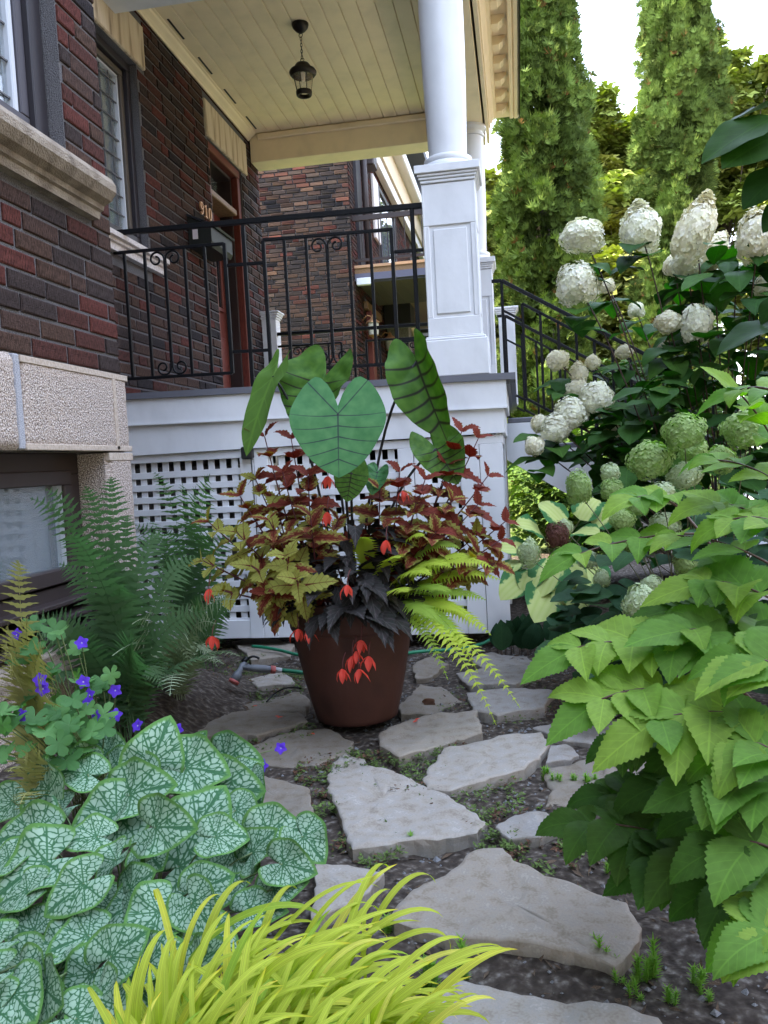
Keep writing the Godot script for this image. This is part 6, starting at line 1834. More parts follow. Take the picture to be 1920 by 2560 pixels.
# a flower head: many small four-petalled florets on a dome or cone
func flower_head(cone: float, n: int, petal: float) -> ArrayMesh:
	var st := begin()
	var gold := PI * (3.0 - sqrt(5.0))
	for i in n:
		var v := 1.0 - (i + 0.5) / n * 1.86
		var r := sqrt(maxf(0.0, 1.0 - v * v))
		var a := i * gold
		var taper := 1.0 - cone * maxf(0.0, v)
		var d := Vector3(cos(a) * r * taper, v * (1.0 + cone * 0.45), sin(a) * r * taper)
		var lump := 0.90 + 0.10 * sin(a * 2.0 + v * 4.0) + rnd(-0.11, 0.06)
		var p := d * lump
		var nrm := (Vector3(d.x, d.y * 0.8, d.z).normalized() + Vector3(rnd(-0.35, 0.35), rnd(-0.35, 0.35), rnd(-0.35, 0.35))).normalized()
		var bx := facing(nrm, rnd(0, TAU), 1.0)
		var tone := rnd(0.84, 1.0)
		st.set_color(Color(tone, tone * rnd(0.97, 1.0), tone * rnd(0.86, 1.0)))
		for k in 4:
			var t := k * TAU / 4
			var e: Vector3 = bx * Vector3(cos(t), rnd(-0.1, 0.35), sin(t)) * petal
			var s: Vector3 = bx * Vector3(-sin(t), 0.0, cos(t)) * petal * 0.52
			tri(st, p, p + e * 0.6 + s, p + e, nrm)
			tri(st, p, p + e, p + e * 0.6 - s, nrm)
	return done(st)

func stems_to(o: Node3D, at: Vector3, stem: Material, thick := 0.006) -> void:
	mi("branch", tubem(bend(Vector3(rnd(-0.12, 0.12), 0, rnd(-0.12, 0.12)), Vector3(at.x * 0.55, at.y * 0.7, at.z * 0.6), at, 8), [thick, thick * 0.85, thick * 0.7, thick * 0.5], 6), stem, o)

func panicle_hydrangea() -> void:
	var root := Vector3(0.98, 0, -4.30)
	var o := thing("white_hydrangea", "tall hydrangea shrub with big creamy white cone shaped flower heads", "shrub", root)
	var heads := [flower_head(0.10, 560, 0.13), flower_head(0.62, 560, 0.135), flower_head(0.30, 560, 0.13)]
	var white := leaf_mat(lin(0.88, 0.88, 0.76), Color(0.6, 0.6, 0.5), 0.6)
	var cream := leaf_mat(lin(0.86, 0.83, 0.68), Color(0.6, 0.58, 0.45), 0.6)
	white.vertex_color_use_as_albedo = true
	cream.vertex_color_use_as_albedo = true
	var lm := [leaf_mat(lin(0.052, 0.125, 0.028), Color(0.45, 0.8, 0.15), 0.5, N.tex_veined), leaf_mat(lin(0.080, 0.175, 0.032), Color(0.5, 0.9, 0.15), 0.5, N.tex_veined), leaf_mat(lin(0.036, 0.090, 0.024), Color(0.35, 0.6, 0.15), 0.5, N.tex_veined)]
	var stem := mat(lin(0.060, 0.032, 0.024), 0.65)
	var list := [
		[Vector3(0.350, 1.983, -4.181), 0.112, 0, 0.75, Vector3(0.25, 1, 0)], [Vector3(0.606, 1.980, -4.121), 0.108, 1, 1.0, Vector3(0, 1, 0)], [Vector3(0.861, 1.966, -4.163), 0.100, 1, 1.45, Vector3(0.42, 1, 0)], [Vector3(1.063, 1.838, -3.884), 0.105, 2, 1.1, Vector3(0, 1, 0)],
		[Vector3(0.312, 1.754, -4.161), 0.110, 0, 0.95, Vector3(-0.2, 1, 0.2)], [Vector3(0.989, 1.899, -4.383), 0.085, 2, 1.15, Vector3(0.6, 1, 0)], [Vector3(0.855, 1.855, -4.358), 0.078, 0, 1.0, Vector3(0, 1, 0)], [Vector3(0.811, 1.861, -4.453), 0.055, 0, 1.0, Vector3(-0.3, 1, 0)],
		[Vector3(0.717, 1.535, -4.113), 0.068, 0, 0.8, Vector3(0, 1, 0.2)], [Vector3(0.826, 1.502, -4.028), 0.078, 0, 1.15, Vector3(0.1, 1, 0)],
		[Vector3(0.220, 1.429, -4.431), 0.064, 0, 0.85, Vector3(-0.3, 1, 0)], [Vector3(0.406, 1.421, -4.563), 0.042, 0, 1.0, Vector3(0, 1, 0)], [Vector3(0.321, 1.353, -4.443), 0.052, 2, 1.2, Vector3(0, 1, 0)], [Vector3(0.301, 1.271, -4.384), 0.062, 2, 1.0, Vector3(0.5, 1, 0)],
		[Vector3(0.390, 1.211, -4.243), 0.088, 0, 0.95, Vector3(0.4, 1, 0)], [Vector3(0.262, 1.143, -4.218), 0.088, 0, 0.95, Vector3(-0.4, 0.6, 0.2)], [Vector3(0.189, 1.077, -4.202), 0.075, 2, 1.1, Vector3(-0.6, -0.3, 0.2)], [Vector3(0.115, 1.104, -4.293), 0.050, 0, 1.0, Vector3(-1, 0.2, 0)],
		[Vector3(0.076, 0.994, -4.178), 0.052, 0, 1.0, Vector3(-0.5, 0.6, 0)], [Vector3(0.468, 1.048, -4.348), 0.052, 0, 0.8, Vector3(0, 1, 0)], [Vector3(1.151, 1.840, -4.609), 0.048, 0, 1.0, Vector3(0, 1, 0)], [Vector3(1.056, 1.747, -4.791), 0.062, 0, 0.8, Vector3(0, 1, 0)], [Vector3(0.781, 1.485, -4.629), 0.045, 0, 1.0, Vector3(0, 1, 0)], [Vector3(0.673, 1.716, -4.827), 0.05, 0, 0.9, Vector3(0, 1, 0)], [Vector3(1.176, 1.671, -4.197), 0.06, 0, 1.0, Vector3(0, 1, 0)], [Vector3(0.503, 1.820, -4.602), 0.04, 0, 1.0, Vector3(0, 1, 0)], [Vector3(0.584, 1.479, -4.697), 0.05, 0, 0.8, Vector3(0, 1, 0)]]
	for h in list:
		var p: Vector3 = h[0] - root
		var r: float = h[1]
		var b := facing(h[4], rnd(0, TAU), r)
		b.y *= h[3]
		mi("flower_head", heads[h[2]], white if rng.randf() < 0.6 else cream, o, Transform3D(b, p))
		stems_to(o, p, stem, 0.007)
		# a collar of leaves under each head
		for k in 4:
			var an := rnd(0, TAU)
			var q := p - Vector3(0, r * rnd(0.7, 2.6), 0) + Vector3(rnd(-0.02, 0.02), 0, rnd(-0.02, 0.02))
			var d := Vector3(cos(an), rnd(-0.7, 0.15), sin(an))
			mi("leaf", N.green[rng.randi() % 3], lm[rng.randi() % 3], o, lay(q, q + d.normalized() * rnd(0.13, 0.20), Vector3.UP + Vector3(0, 0, 0.3), rnd(1.1, 1.5)))
	var more := SurfaceTool.new()
	more.begin(Mesh.PRIMITIVE_TRIANGLES)
	for i in 760:
		var px := rnd(0.0, 1.0)
		var p := Vector3(lerpf(-0.62, 0.62, px), rnd(0.75, 1.75), rnd(-0.5, 0.45))
		p.y = lerpf(0.55, lerpf(1.15, 1.95, smoothstep(0.1, 0.55, px)), rng.randf())
		var an := rnd(0, TAU)
		var d := Vector3(cos(an), rnd(-0.75, 0.1), sin(an))
		var lf := lay(p, p + d.normalized() * rnd(0.12, 0.20), Vector3.UP + Vector3(0, 0, 0.25), rnd(1.1, 1.5))
		if i < 190: mi("leaf", N.green[rng.randi() % 3], lm[rng.randi() % 3], o, lf)
		else: more.append_from(N.green[rng.randi() % 3], 0, lf)
		if i % 40 == 0: stems_to(o, p, stem, 0.005)
	var rest := mi("foliage", more.commit(), lm[0], o)
	rest.set_meta("kind", "stuff")

func lime_hydrangea() -> void:
	var root := Vector3(0.60, 0, -3.0)
	var o := thing("lime_hydrangea", "hydrangea with round lime green flower heads in front of the white one", "shrub", root)
	var heads := [flower_head(0.05, 640, 0.098), flower_head(0.22, 640, 0.098)]
	var lime := leaf_mat(lin(0.36, 0.46, 0.19), Color(0.6, 0.8, 0.3), 0.6)
	var pale := leaf_mat(lin(0.50, 0.57, 0.37), Color(0.6, 0.7, 0.4), 0.6)
	lime.vertex_color_use_as_albedo = true
	pale.vertex_color_use_as_albedo = true
	var old := leaf_mat(lin(0.10, 0.045, 0.035), Color(0.3, 0.2, 0.1), 0.7)
	var lm := [leaf_mat(lin(0.035, 0.085, 0.040), Color(0.35, 0.6, 0.2), 0.5, N.tex_veined), leaf_mat(lin(0.05, 0.11, 0.045), Color(0.4, 0.7, 0.2), 0.5, N.tex_veined)]
	var stem := mat(lin(0.10, 0.10, 0.045), 0.65)
	for h in [[Vector3(0.541, 0.996, -2.884), 0.076, 0, 0.85, 0], [Vector3(0.709, 0.993, -2.760), 0.085, 0, 0.75, 0], [Vector3(0.441, 0.909, -2.964), 0.082, 0, 0.85, 0], [Vector3(0.214, 0.818, -3.175), 0.054, 1, 1.25, 0], [Vector3(0.135, 0.625, -3.354), 0.052, 0, 1.1, 2], [Vector3(0.167, 0.656, -3.381), 0.035, 0, 1.0, 1], [Vector3(0.021, 0.550, -3.432), 0.050, 1, 1.3, 1], [Vector3(0.479, 0.683, -2.957), 0.062, 0, 0.75, 1], [Vector3(0.357, 0.470, -2.671), 0.064, 0, 0.95, 1], [Vector3(0.248, 0.536, -3.266), 0.046, 0, 0.8, 1], [Vector3(0.383, 0.617, -3.090), 0.042, 0, 1.0, 0], [Vector3(0.401, 0.750, -3.050), 0.050, 0, 0.8, 0], [Vector3(0.514, 0.568, -2.804), 0.042, 0, 0.9, 0], [Vector3(0.283, 0.477, -3.166), 0.034, 0, 1.1, 1], [Vector3(0.331, 0.869, -3.198), 0.040, 0, 0.9, 1], [Vector3(0.611, 0.933, -3.095), 0.058, 0, 0.8, 0], [Vector3(0.547, 0.852, -2.928), 0.060, 0, 0.8, 1], [Vector3(0.654, 0.900, -2.897), 0.055, 0, 0.9, 0], [Vector3(0.407, 0.512, -2.783), 0.036, 0, 0.8, 1], [Vector3(0.326, 0.720, -2.832), 0.044, 0, 0.9, 0], [Vector3(0.452, 0.801, -2.807), 0.05, 0, 0.8, 1], [Vector3(0.314, 0.814, -2.988), 0.045, 0, 0.9, 0]]:
		var p: Vector3 = h[0] - root
		var b := facing(Vector3(rnd(-0.2, 0.2), 1, rnd(0, 0.3)), rnd(0, TAU), h[1])
		b.y *= h[3]
		mi("flower_head", heads[h[2]], [lime, pale, old][h[4]], o, Transform3D(b, p))
		stems_to(o, p - Vector3(0, h[1] * 0.4, 0), stem, 0.0035)
	for i in 230:
		var p := Vector3(rnd(-0.48, 0.40), 0, rnd(-0.35, 0.30))
		p.y = rnd(0.10, 0.62 + 0.24 * smoothstep(-0.3, 0.3, p.x))
		var an := rnd(0, TAU)
		mi("leaf", N.green[rng.randi() % 3], lm[i % 2], o, lay(p, p + Vector3(cos(an), rnd(-0.6, 0.1), sin(an)).normalized() * rnd(0.085, 0.15), Vector3.UP + Vector3(0, 0, 0.3), rnd(1.3, 1.7)))

func hosta() -> void:
	var root := Vector3(0.173, 0.000, -4.700)
	root = Vector3(root.x + 0.02, 0, root.z - 0.25)
	var o := thing("hosta_plant", "hosta with cream and green striped leaves beside the lattice corner", "plant", root)
	var m := leaf_mat(Color(1, 1, 1), Color(0.4, 0.5, 0.2), 0.5, N.tex_hosta)
	var stem := mat(lin(0.20, 0.24, 0.10), 0.6)
	for s in [[Vector3(0.031, 0.443, -3.529), Vector3(-0.061, 0.406, -3.410)], [Vector3(0.057, 0.459, -3.534), Vector3(0.013, 0.426, -3.423)], [Vector3(0.150, 0.504, -3.552), Vector3(0.076, 0.422, -3.413)], [Vector3(0.118, 0.409, -3.460), Vector3(0.058, 0.336, -3.324)], [Vector3(0.186, 0.434, -3.503), Vector3(0.145, 0.380, -3.381)], [Vector3(0.223, 0.408, -3.477), Vector3(0.205, 0.359, -3.349)], [Vector3(0.265, 0.464, -3.569), Vector3(0.286, 0.395, -3.467)], [Vector3(0.178, 0.645, -3.667), Vector3(0.138, 0.689, -3.683)], [Vector3(0.247, 0.659, -3.679), Vector3(0.285, 0.707, -3.708)], [Vector3(0.076, 0.612, -3.698), Vector3(0.024, 0.645, -3.641)], [Vector3(0.037, 0.532, -3.637), Vector3(-0.064, 0.561, -3.571)], [Vector3(-0.016, 0.501, -3.626), Vector3(-0.050, 0.481, -3.518)], [Vector3(0.298, 0.639, -3.686), Vector3(0.368, 0.678, -3.700)], [Vector3(0.228, 0.608, -3.673), Vector3(0.288, 0.614, -3.581)], [Vector3(0.132, 0.471, -3.547), Vector3(0.205, 0.454, -3.416)]]:
		var a: Vector3 = s[0] - root
		var b: Vector3 = s[1] - root
		mi("leaf", N.hosta[rng.randi() % 3], m, o, lay(a, b, Vector3(rnd(-0.3, 0.3), 0.8, 0.75), rnd(1.0, 1.2), maxf(0.155, (b - a).length() * 1.4)))
		mi("stem", tubem(bend(Vector3.ZERO, Vector3(a.x * 0.4, a.y * 0.8, a.z * 0.4), a, 5), [0.004, 0.0035, 0.003], 5), stem, o)

func low_leaves() -> void:
	# broad dark leaves standing up from the soil at the corner of the porch
	var dark := [leaf_mat(lin(0.022, 0.060, 0.030), Color(0.25, 0.5, 0.15), 0.45, N.tex_veined), leaf_mat(lin(0.032, 0.080, 0.036), Color(0.25, 0.5, 0.15), 0.45, N.tex_veined)]
	for c in [[Vector3(-0.057, 0.000, -3.960), "clump of upright dark green leaves at the lattice corner", 13], [Vector3(0.221, 0.000, -3.941), "clump of dark green leaves below the striped hosta", 12], [Vector3(0.351, 0.000, -3.781), "clump of dark green leaves under the lime flower heads", 10]]:
		var o := thing("lily_of_the_valley", c[1], "plant", c[0], "low dark leaves by the porch corner")
		for i in c[2]:
			var p := Vector3(rnd(-0.09, 0.09), 0, rnd(-0.08, 0.06))
			var d := Vector3(rnd(-0.5, 0.5), 1.0, rnd(-0.25, 0.45))
			mi("leaf", N.green[rng.randi() % 3], dark[i % 2], o, lay(p + Vector3(0, 0.04, 0), p + d.normalized(), Vector3(rnd(-0.5, 0.5), 0.1, 1.0), rnd(1.0, 1.4), rnd(0.11, 0.17)))
			mi("stem", tubem([p, p + Vector3(0, 0.045, 0)], [0.003], 5), M.bark, o)

func near_branch() -> void:
	# leaves of a shrub that leans in from the right, close to the lens
	var root := Vector3(0.72, 0, -0.95)
	var o := thing("overhanging_shrub", "dark glossy leaves of a tall shrub leaning in at the upper right edge", "shrub", root)
	var m := leaf_mat(lin(0.030, 0.070, 0.016), Color(0.45, 0.7, 0.2), 0.5, N.tex_veined)
	var m2 := leaf_mat(lin(0.05, 0.11, 0.022), Color(0.5, 0.8, 0.2), 0.5, N.tex_veined)
	var stem := mat(lin(0.05, 0.05, 0.025), 0.6)
	var joint := Vector3(0.443, 1.412, -1.370)
	var b2 := Vector3(0.443, 1.163, -1.406)
	mi("branch", tubem(bend(Vector3.ZERO, Vector3(0.05, 1.0, -0.1), joint - root, 10), [0.012, 0.010, 0.008, 0.005], 7), stem, o)
	mi("branch", tubem(bend(Vector3(0.02, 0.3, 0), Vector3(0.05, 0.7, -0.2), b2 - root, 10), [0.008, 0.006, 0.004], 6), stem, o)
	for l in [[Vector3(0.431, 1.460, -1.371), Vector3(0.329, 1.435, -1.352), Vector3(0, 0.98, 0.2), 0.9], [Vector3(0.393, 1.426, -1.332), Vector3(0.281, 1.368, -1.310), Vector3(-0.5, 0.55, 0.65), 1.0], [Vector3(0.404, 1.402, -1.332), Vector3(0.307, 1.352, -1.293), Vector3(-0.3, 0.5, 0.8), 1.3], [Vector3(0.407, 1.365, -1.310), Vector3(0.356, 1.362, -1.302), Vector3(-0.3, 0.5, 0.8), 1.3], [Vector3(0.398, 1.343, -1.308), Vector3(0.333, 1.289, -1.294), Vector3(-0.4, 0.4, 0.8), 1.1], [Vector3(0.410, 1.296, -1.307), Vector3(0.360, 1.253, -1.296), Vector3(-0.4, 0.4, 0.8), 1.1], [Vector3(0.417, 1.139, -1.400), Vector3(0.306, 1.094, -1.359), Vector3(-0.35, 0.80, 0.5), 0.75], [Vector3(0.413, 1.177, -1.402), Vector3(0.381, 1.134, -1.394), Vector3(-0.4, 0.4, 0.8), 1.0]]:
		mi("leaf", N.green[0], m if rng.randf() < 0.7 else m2, o, lay(l[0] - root, l[1] - root, l[2], l[3] * 1.25))

func sedum() -> void:
	var m := leaf_mat(lin(0.15, 0.24, 0.045), Color(0.5, 0.8, 0.2), 0.5)
	var stem := mat(lin(0.14, 0.16, 0.05), 0.6)
	# one sprig: a stem bristling with short needles, a brighter rosette on top
	var shapes := []
	for v in 3:
		var st := begin()
		tube(st, [Vector3.ZERO, Vector3(0.1 * (v - 1), 0.5, 0.05), Vector3(0.16 * (v - 1), 1.0, 0.0)], [0.03, 0.025, 0.02], 4)
		for k in 46:
			var t := 0.2 + 0.8 * k / 46.0
			var an := k * 2.399
			var p := Vector3(0.16 * (v - 1) * t, t, 0)
			var d := Vector3(cos(an), 0.35 + t * 0.5, sin(an)).normalized()
			var s := d.cross(Vector3.UP).normalized() * 0.035
			tri(st, p - s, p + d * 0.24, p + s, Vector3.UP)
		shapes.append(done(st))
	var spots := [0.075, 0.06, 0.06, 0.07, 0.06, 0.03, 0.03, 0.055, 0.06, 0.055, 0.05, 0.055, 0.06, 0.075, 0.05, 0.05, 0.05, 0.07, 0.05, 0.06, 0.06, 0.05, 0.06, 0.06, 0.05, 0.08, 0.07, 0.07, 0.06, 0.07, 0.03, 0.03, 0.06]
	var g := [Vector3(0.041, -0.000, -2.407), Vector3(0.067, 0.000, -2.349), Vector3(0.106, -0.000, -2.364), Vector3(0.144, 0.000, -2.351), Vector3(0.162, 0.000, -2.366), Vector3(0.013, -0.000, -2.199), Vector3(-0.056, -0.000, -2.209), Vector3(-0.308, 0.000, -1.977), Vector3(0.100, 0.000, -1.544), Vector3(0.120, 0.000, -1.521), Vector3(0.135, 0.000, -1.498), Vector3(0.141, 0.000, -1.464), Vector3(0.171, 0.000, -1.483), Vector3(0.189, 0.000, -1.502), Vector3(0.158, 0.000, -1.432), Vector3(0.143, 0.000, -1.573), Vector3(0.215, 0.000, -1.416), Vector3(0.265, 0.000, -1.473), Vector3(0.276, 0.000, -1.431), Vector3(0.123, 0.000, -1.899), Vector3(0.155, 0.000, -1.864), Vector3(0.179, 0.000, -1.847), Vector3(0.209, 0.000, -1.885), Vector3(0.109, 0.000, -1.956), Vector3(0.218, 0.000, -1.823), Vector3(-0.211, 0.000, -1.425), Vector3(-0.191, 0.000, -1.438), Vector3(-0.143, 0.000, -1.477), Vector3(-0.309, 0.000, -1.581), Vector3(0.074, 0.000, -1.995), Vector3(-0.051, 0.000, -2.249), Vector3(0.080, 0.000, -1.790), Vector3(0.057, -0.000, -2.037)]
	for i in spots.size():
		var p: Vector3 = g[i]
		var o := thing("sedum_sprig", sedum_label(i), "sedum", p - Vector3(0, 0.012, 0), "sedum sprigs in the gravel")
		var s: float = spots[i] * rnd(0.85, 1.15)
		for k in 3:
			mi("sprig", shapes[rng.randi() % 3], m, o, Transform3D(Basis(Vector3.UP, rnd(0, TAU)).scaled(Vector3(s, s * rnd(0.6, 1.0), s)), Vector3(rnd(-0.012, 0.012), 0, rnd(-0.012, 0.012)) if k else Vector3.ZERO))

func sedum_label(i: int) -> String:
	var nth := ["first", "second", "third", "fourth", "fifth", "sixth", "seventh", "eighth", "ninth", "tenth", "eleventh"]
	for c in [[0, 7, "beside the small pale flagstone at the right of the path"], [7, 8, "at the lower tip of the wedge shaped flagstone"], [8, 19, "in the gravel below the largest flagstone"], [19, 25, "among the dark leaves above the largest flagstone"], [25, 29, "behind the yellow grass"], [29, 33, "along the upper edge of the largest flagstone"]]:
		if i < c[1]: return "%s needle leaved sedum sprig %s" % [nth[i - c[0]], c[2]]
	return ""

func thyme() -> void:
	# creeping cover in the joints of the path
	var st := begin()
	st.set_color(Color(1, 1, 1))
	tri(st, Vector3(-0.4, 0, 0), Vector3(0, 0.15, 1.0), Vector3(0.4, 0, 0), Vector3.UP)
	tri(st, Vector3(-0.4, 0, 0), Vector3(0.4, 0, 0), Vector3(0, 0.1, -0.9), Vector3.UP)
	var leaf := done(st)
	var n := FastNoiseLite.new()
	n.seed = 77
	n.frequency = 3.2
	var mm := MultiMesh.new()
	mm.transform_format = MultiMesh.TRANSFORM_3D
	mm.use_colors = true
	mm.mesh = leaf
	var xfs := []
	var cols := []
	for c in [[Vector3(-1.232, 0.000, -3.384), 0.30, 5200], [Vector3(-0.602, 0.000, -2.457), 0.13, 2600], [Vector3(-0.603, -0.000, -2.204), 0.10, 1500], [Vector3(-0.351, 0.000, -2.494), 0.20, 3600], [Vector3(-1.552, 0.000, -4.062), 0.30, 2400], [Vector3(-0.887, 0.000, -2.769), 0.14, 1200], [Vector3(-0.174, -0.000, -2.300), 0.16, 1300], [Vector3(-1.301, 0.000, -3.101), 0.14, 1500], [Vector3(-0.399, 0.000, -1.952), 0.10, 900], [Vector3(-0.070, 0.000, -2.053), 0.12, 900], [Vector3(-0.012, 0.000, -1.950), 0.12, 1400], [Vector3(-0.115, 0.000, -3.183), 0.25, 900]]:
		for i in c[2]:
			var a := rnd(0, TAU)
			var r: float = c[1] * sqrt(rng.randf())
			var p: Vector3 = c[0] + Vector3(cos(a) * r, 0, sin(a) * r * 1.2)
			if n.get_noise_2d(p.x * 3.0, p.z * 3.0) < -0.05: continue
			p.y = rnd(0.006, 0.030)
			xfs.append(Transform3D(facing(Vector3(rnd(-0.6, 0.6), 1, rnd(-0.6, 0.6)), rnd(0, TAU), rnd(0.005, 0.0095)), p))
			var g := rnd(0.6, 1.4)
			cols.append(Color(0.085 * g, 0.125 * g, 0.035 * g) if n.get_noise_2d(p.x * 2.0 + 30.0, p.z * 2.0) < 0.1 or rng.randf() < 0.4 else Color(0.105 * g, 0.055 * g, 0.035 * g))
	mm.instance_count = xfs.size()
	for i in xfs.size():
		mm.set_instance_transform(i, xfs[i])
		mm.set_instance_color(i, cols[i])
	var o := MultiMeshInstance3D.new()
	o.name = "creeping_thyme"
	o.multimesh = mm
	var m := leaf_mat(Color(1, 1, 1), Color(0.2, 0.3, 0.1), 0.6)
	m.vertex_color_use_as_albedo = true
	o.material_override = m
	add_child(o)
	tag(o, "creeping thyme and weeds filling the joints between the flagstones", "ground cover", "", "stuff")

# ------------------------------------------------------------------ lamp, letter box, hose
func build_small_things() -> void:
	pendant()
	letter_box()
	hoses()
	# clamp box under the fascia
	var o := thing("cable_box", "small black cable box on the white skirt left of the pot plants", "box", Vector3(-1.372, 1.045, PZ - 0.016))
	mi("body", boxm(Vector3(-0.030, -0.035, -0.012), Vector3(0.030, 0.028, 0.026), 0.006), M.black, o)
	mi("cable", tubem(bend(Vector3(0.015, -0.03, 0.0), Vector3(0.02, -0.4, -0.008), Vector3(0.022, -0.9, -0.006), 8), [0.003], 5), M.black, o)
	var c := thing("dry_leaf", "curled brown dry leaf on the soil right of the pot", "leaf", Vector3(-0.379, 0.000, -3.111))
	mi("blade", N.hosta[2], leaf_mat(lin(0.09, 0.05, 0.035), Color(0.3, 0.2, 0.1), 0.8), c, lay(Vector3(-0.02, 0.01, 0), Vector3(0.02, 0.045, 0.015), Vector3(0.2, 0.5, 1), 1.2))
	mi("blade", N.hosta[1], leaf_mat(lin(0.075, 0.042, 0.03), Color(0.3, 0.2, 0.1), 0.8), c, lay(Vector3(0.015, 0.008, 0.01), Vector3(-0.02, 0.04, 0.02), Vector3(-0.2, 0.6, 1), 1.2))

func pendant() -> void:
	var o := thing("pendant_lantern", "dark bronze pendant lantern hanging on a chain from the porch ceiling", "lantern", Vector3(-1.205, 3.659, -5.135))
	mi("ceiling_cup", lathe([Vector2(0.0, -0.055), Vector2(0.012, -0.054), Vector2(0.03, -0.042), Vector2(0.046, -0.024), Vector2(0.052, -0.008), Vector2(0.052, 0.0), Vector2(0.0, 0.0)], 28), M.bronze, o)
	var ring := func(y: float, r: float, turn: float, h: float) -> ArrayMesh:
		var p := []
		for k in 13:
			var t := TAU * k / 12
			p.append(Vector3(cos(t) * r * cos(turn), y + sin(t) * h, cos(t) * r * sin(turn)))
		return tubem(p, [0.0022], 5)
	mi("ring", ring.call(-0.067, 0.013, 0.3, 0.012), M.bronze, o)
	for k in 7: mi("chain_link", ring.call(-0.088 - k * 0.0185, 0.0055, k * PI * 0.5, 0.012), M.bronze, o)
	mi("ring", ring.call(-0.215, 0.013, 0.3, 0.012), M.bronze, o)
	mi("hood", lathe([Vector2(0.0, -0.226), Vector2(0.02, -0.228), Vector2(0.04, -0.238), Vector2(0.050, -0.252), Vector2(0.053, -0.270), Vector2(0.078, -0.276), Vector2(0.084, -0.286), Vector2(0.082, -0.298), Vector2(0.070, -0.312), Vector2(0.064, -0.312), Vector2(0.062, -0.290), Vector2(0.0, -0.285)], 36), M.bronze, o)
	var gl := StandardMaterial3D.new()
	gl.albedo_color = Color(0.86, 0.80, 0.68, 0.16)
	gl.transparency = BaseMaterial3D.TRANSPARENCY_ALPHA
	gl.roughness = 0.06
	mi("glass", lathe([Vector2(0.061, -0.312), Vector2(0.044, -0.405)], 32), gl, o)
	mi("socket", lathe([Vector2(0.0, -0.34), Vector2(0.012, -0.338), Vector2(0.014, -0.29)], 14), M.cream, o)
	for k in 4:
		var t := TAU * k / 4 + 0.95
		var d := Vector3(cos(t), 0, sin(t))
		mi("glazing_bar", tubem([d * 0.063 + Vector3.UP * -0.312, d * 0.046 + Vector3.UP * -0.405], [0.0028], 5), M.bronze, o)
	mi("bottom_ring", lathe([Vector2(0.048, -0.400), Vector2(0.050, -0.404), Vector2(0.048, -0.424), Vector2(0.044, -0.430), Vector2(0.036, -0.430), Vector2(0.034, -0.424), Vector2(0.043, -0.402)], 32), M.bronze, o)

func letter_box() -> void:
	var o := thing("letter_box", "black wall letter box beside the red front door", "letter box", Vector3(WX + 0.004, 2.41, -5.42))
	var st := begin()
	prism_z(st, PackedVector2Array([Vector2(0, 0.0), Vector2(0.14, 0.0), Vector2(0.155, 0.03), Vector2(0.155, 0.13), Vector2(0.0, 0.20)]), -0.20, 0.20)
	mi("body", done(st), mat(lin(0.016, 0.017, 0.014), 0.45), o)
	st = begin()
	prism_z(st, PackedVector2Array([Vector2(0.0, 0.202), Vector2(0.0, 0.214), Vector2(0.175, 0.137), Vector2(0.170, 0.124)]), -0.21, 0.21)
	mi("lid", done(st), mat(lin(0.03, 0.032, 0.038), 0.3), o)
	mi("sticker", boxm(Vector3(0.03, 0.05, 0.2005), Vector3(0.065, 0.115, 0.2025)), mat(lin(0.65, 0.55, 0.55), 0.6), o)
	var num := thing("house_number", "copper coloured house number 910 on the brick wall", "number", Vector3(WX + 0.012, 2.685, -5.47))
	var font := SystemFont.new()
	font.font_names = PackedStringArray(["Droid Serif"])
	var z := 0.0
	for ch in ["9", "1", "0"]:
		var tm := TextMesh.new()
		tm.text = ch
		tm.font = font
		tm.font_size = 64
		tm.pixel_size = 0.0018
		tm.depth = 0.012
		mi("digit", tm, M.brass, num, Transform3D(Basis(Vector3.UP, PI / 2), Vector3(0, 0.045, z)))
		z -= 0.075

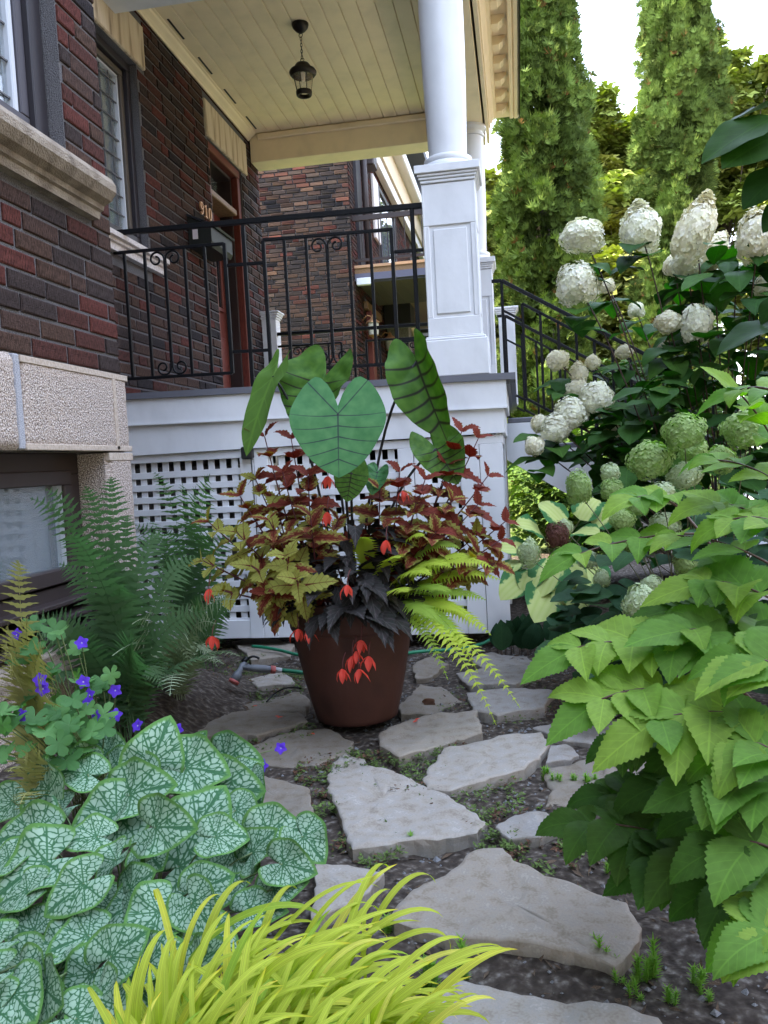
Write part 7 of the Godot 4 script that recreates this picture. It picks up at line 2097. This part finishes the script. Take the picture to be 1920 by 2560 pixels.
func hoses() -> void:
	var green := mat(lin(0.015, 0.17, 0.085), 0.4)
	var teal := mat(lin(0.012, 0.045, 0.045), 0.4)
	var h := thing("garden_hose", "green garden hose looping behind the pot", "hose")
	var p := []
	var ctl := [Vector3(-1.393, 0.000, -4.051), Vector3(-1.338, -0.000, -4.030), Vector3(-1.221, -0.000, -3.955), Vector3(-1.063, 0.000, -3.826), Vector3(-0.853, 0.000, -3.761), Vector3(-0.666, 0.000, -3.780), Vector3(-0.507, 0.000, -3.870), Vector3(-0.357, 0.000, -3.900), Vector3(-0.247, -0.000, -3.973), Vector3(-0.185, 0.000, -4.094), Vector3(-0.184, 0.000, -4.264), Vector3(-0.259, 0.000, -4.406), Vector3(-0.422, 0.000, -4.441), Vector3(-0.674, 0.000, -4.364), Vector3(-1.056, 0.000, -4.608), Vector3(-1.260, 0.000, -4.573), Vector3(-1.448, 0.000, -4.647), Vector3(-1.636, 0.000, -4.735)]
	var cv := Curve3D.new()
	for i in ctl.size():
		var a: Vector3 = ctl[maxi(i - 1, 0)]
		var b: Vector3 = ctl[mini(i + 1, ctl.size() - 1)]
		cv.add_point(ctl[i] + Vector3(0, 0.05, 0), (a - b) / 6.0, (b - a) / 6.0)
	for q in cv.tessellate_even_length(5, 0.03): p.append(q)
	h.position = Vector3(0, 0, 0)
	mi("tube", tubem(p, [0.0085], 8), green, h)
	var d := thing("dark_hose", "dark teal hose curving out from under the ferns", "hose")
	var p2 := []
	for q in bend(Vector3(-1.725, 0.000, -3.687) + Vector3(0, 0.045, 0), Vector3(-1.496, 0.000, -3.591) + Vector3(0, 0.045, 0), Vector3(-1.658, 0.000, -4.349) + Vector3(0, 0.045, 0), 14): p2.append(q)
	mi("tube", tubem(p2, [0.0095], 8), teal, d)
	var w := thing("drip_tube", "thin black drip tube leaning against the left of the pot", "tube")
	mi("tube", tubem(bend(Vector3(-1.027, 0.000, -3.117) + Vector3(0, 0.035, 0), Vector3(-1.016, 0.000, -3.288) + Vector3(0, 0.06, 0), POT + Vector3(-0.195, 0.12, 0.06), 10), [0.0035], 6), M.black, w)
	# spray nozzle lying on the stone
	var at := Vector3(-1.171, 0.110, -3.229)
	var n := thing("spray_nozzle", "grey pistol spray nozzle with a red tip at the end of the hose", "nozzle", at)
	var tip: Vector3 = Vector3(-1.186, 0.093, -3.185) - at
	var neck: Vector3 = Vector3(-1.149, 0.167, -3.236) - at
	var tail: Vector3 = Vector3(-1.006, 0.119, -3.277) - at
	var gm := mat(lin(0.16, 0.17, 0.19), 0.4)
	var red := mat(lin(0.45, 0.12, 0.11), 0.5)
	var d1 := (tip - neck).normalized()
	mi("barrel", tubem([neck, neck + (tip - neck) * 0.45, neck + (tip - neck) * 0.6, tip - d1 * 0.012], [0.012, 0.012, 0.019, 0.021], 14), gm, n)
	mi("red_tip", tubem([tip - d1 * 0.012, tip], [0.0225, 0.0215], 14), red, n)
	var g0: Vector3 = neck.lerp(tip, 0.25)
	mi("grip", tubem([g0, g0.lerp(tail, 0.3), g0.lerp(tail, 0.55), g0.lerp(tail, 0.72)], [0.012, 0.015, 0.0165, 0.014], 12), gm, n)
	mi("collar", tubem([g0.lerp(tail, 0.72), g0.lerp(tail, 0.84)], [0.017, 0.016], 14), red, n)
	mi("coupling", tubem([g0.lerp(tail, 0.84), g0.lerp(tail, 1.0)], [0.012, 0.010], 12), mat(lin(0.45, 0.46, 0.48), 0.3), n)
	mi("lever", tubem(bend(neck + Vector3(0.01, 0.006, 0), neck + Vector3(0.03, 0.035, 0), g0.lerp(tail, 0.45) + Vector3(0, 0.042, 0), 6), [0.005, 0.006, 0.005], 7), M.black, n)
	mi("lever_pivot", tubem([neck + Vector3(-0.006, 0, 0), neck + Vector3(0.012, 0.016, 0)], [0.013, 0.010], 10), M.black, n)
	var th := thing("garden_hose", "short green hose end running from the nozzle behind the pot", "hose")
	mi("tube", tubem(bend(tail + at, Vector3(-0.965, 0.117, -3.284), Vector3(-0.854, 0.085, -3.310), 6), [0.0085], 8), green, th)
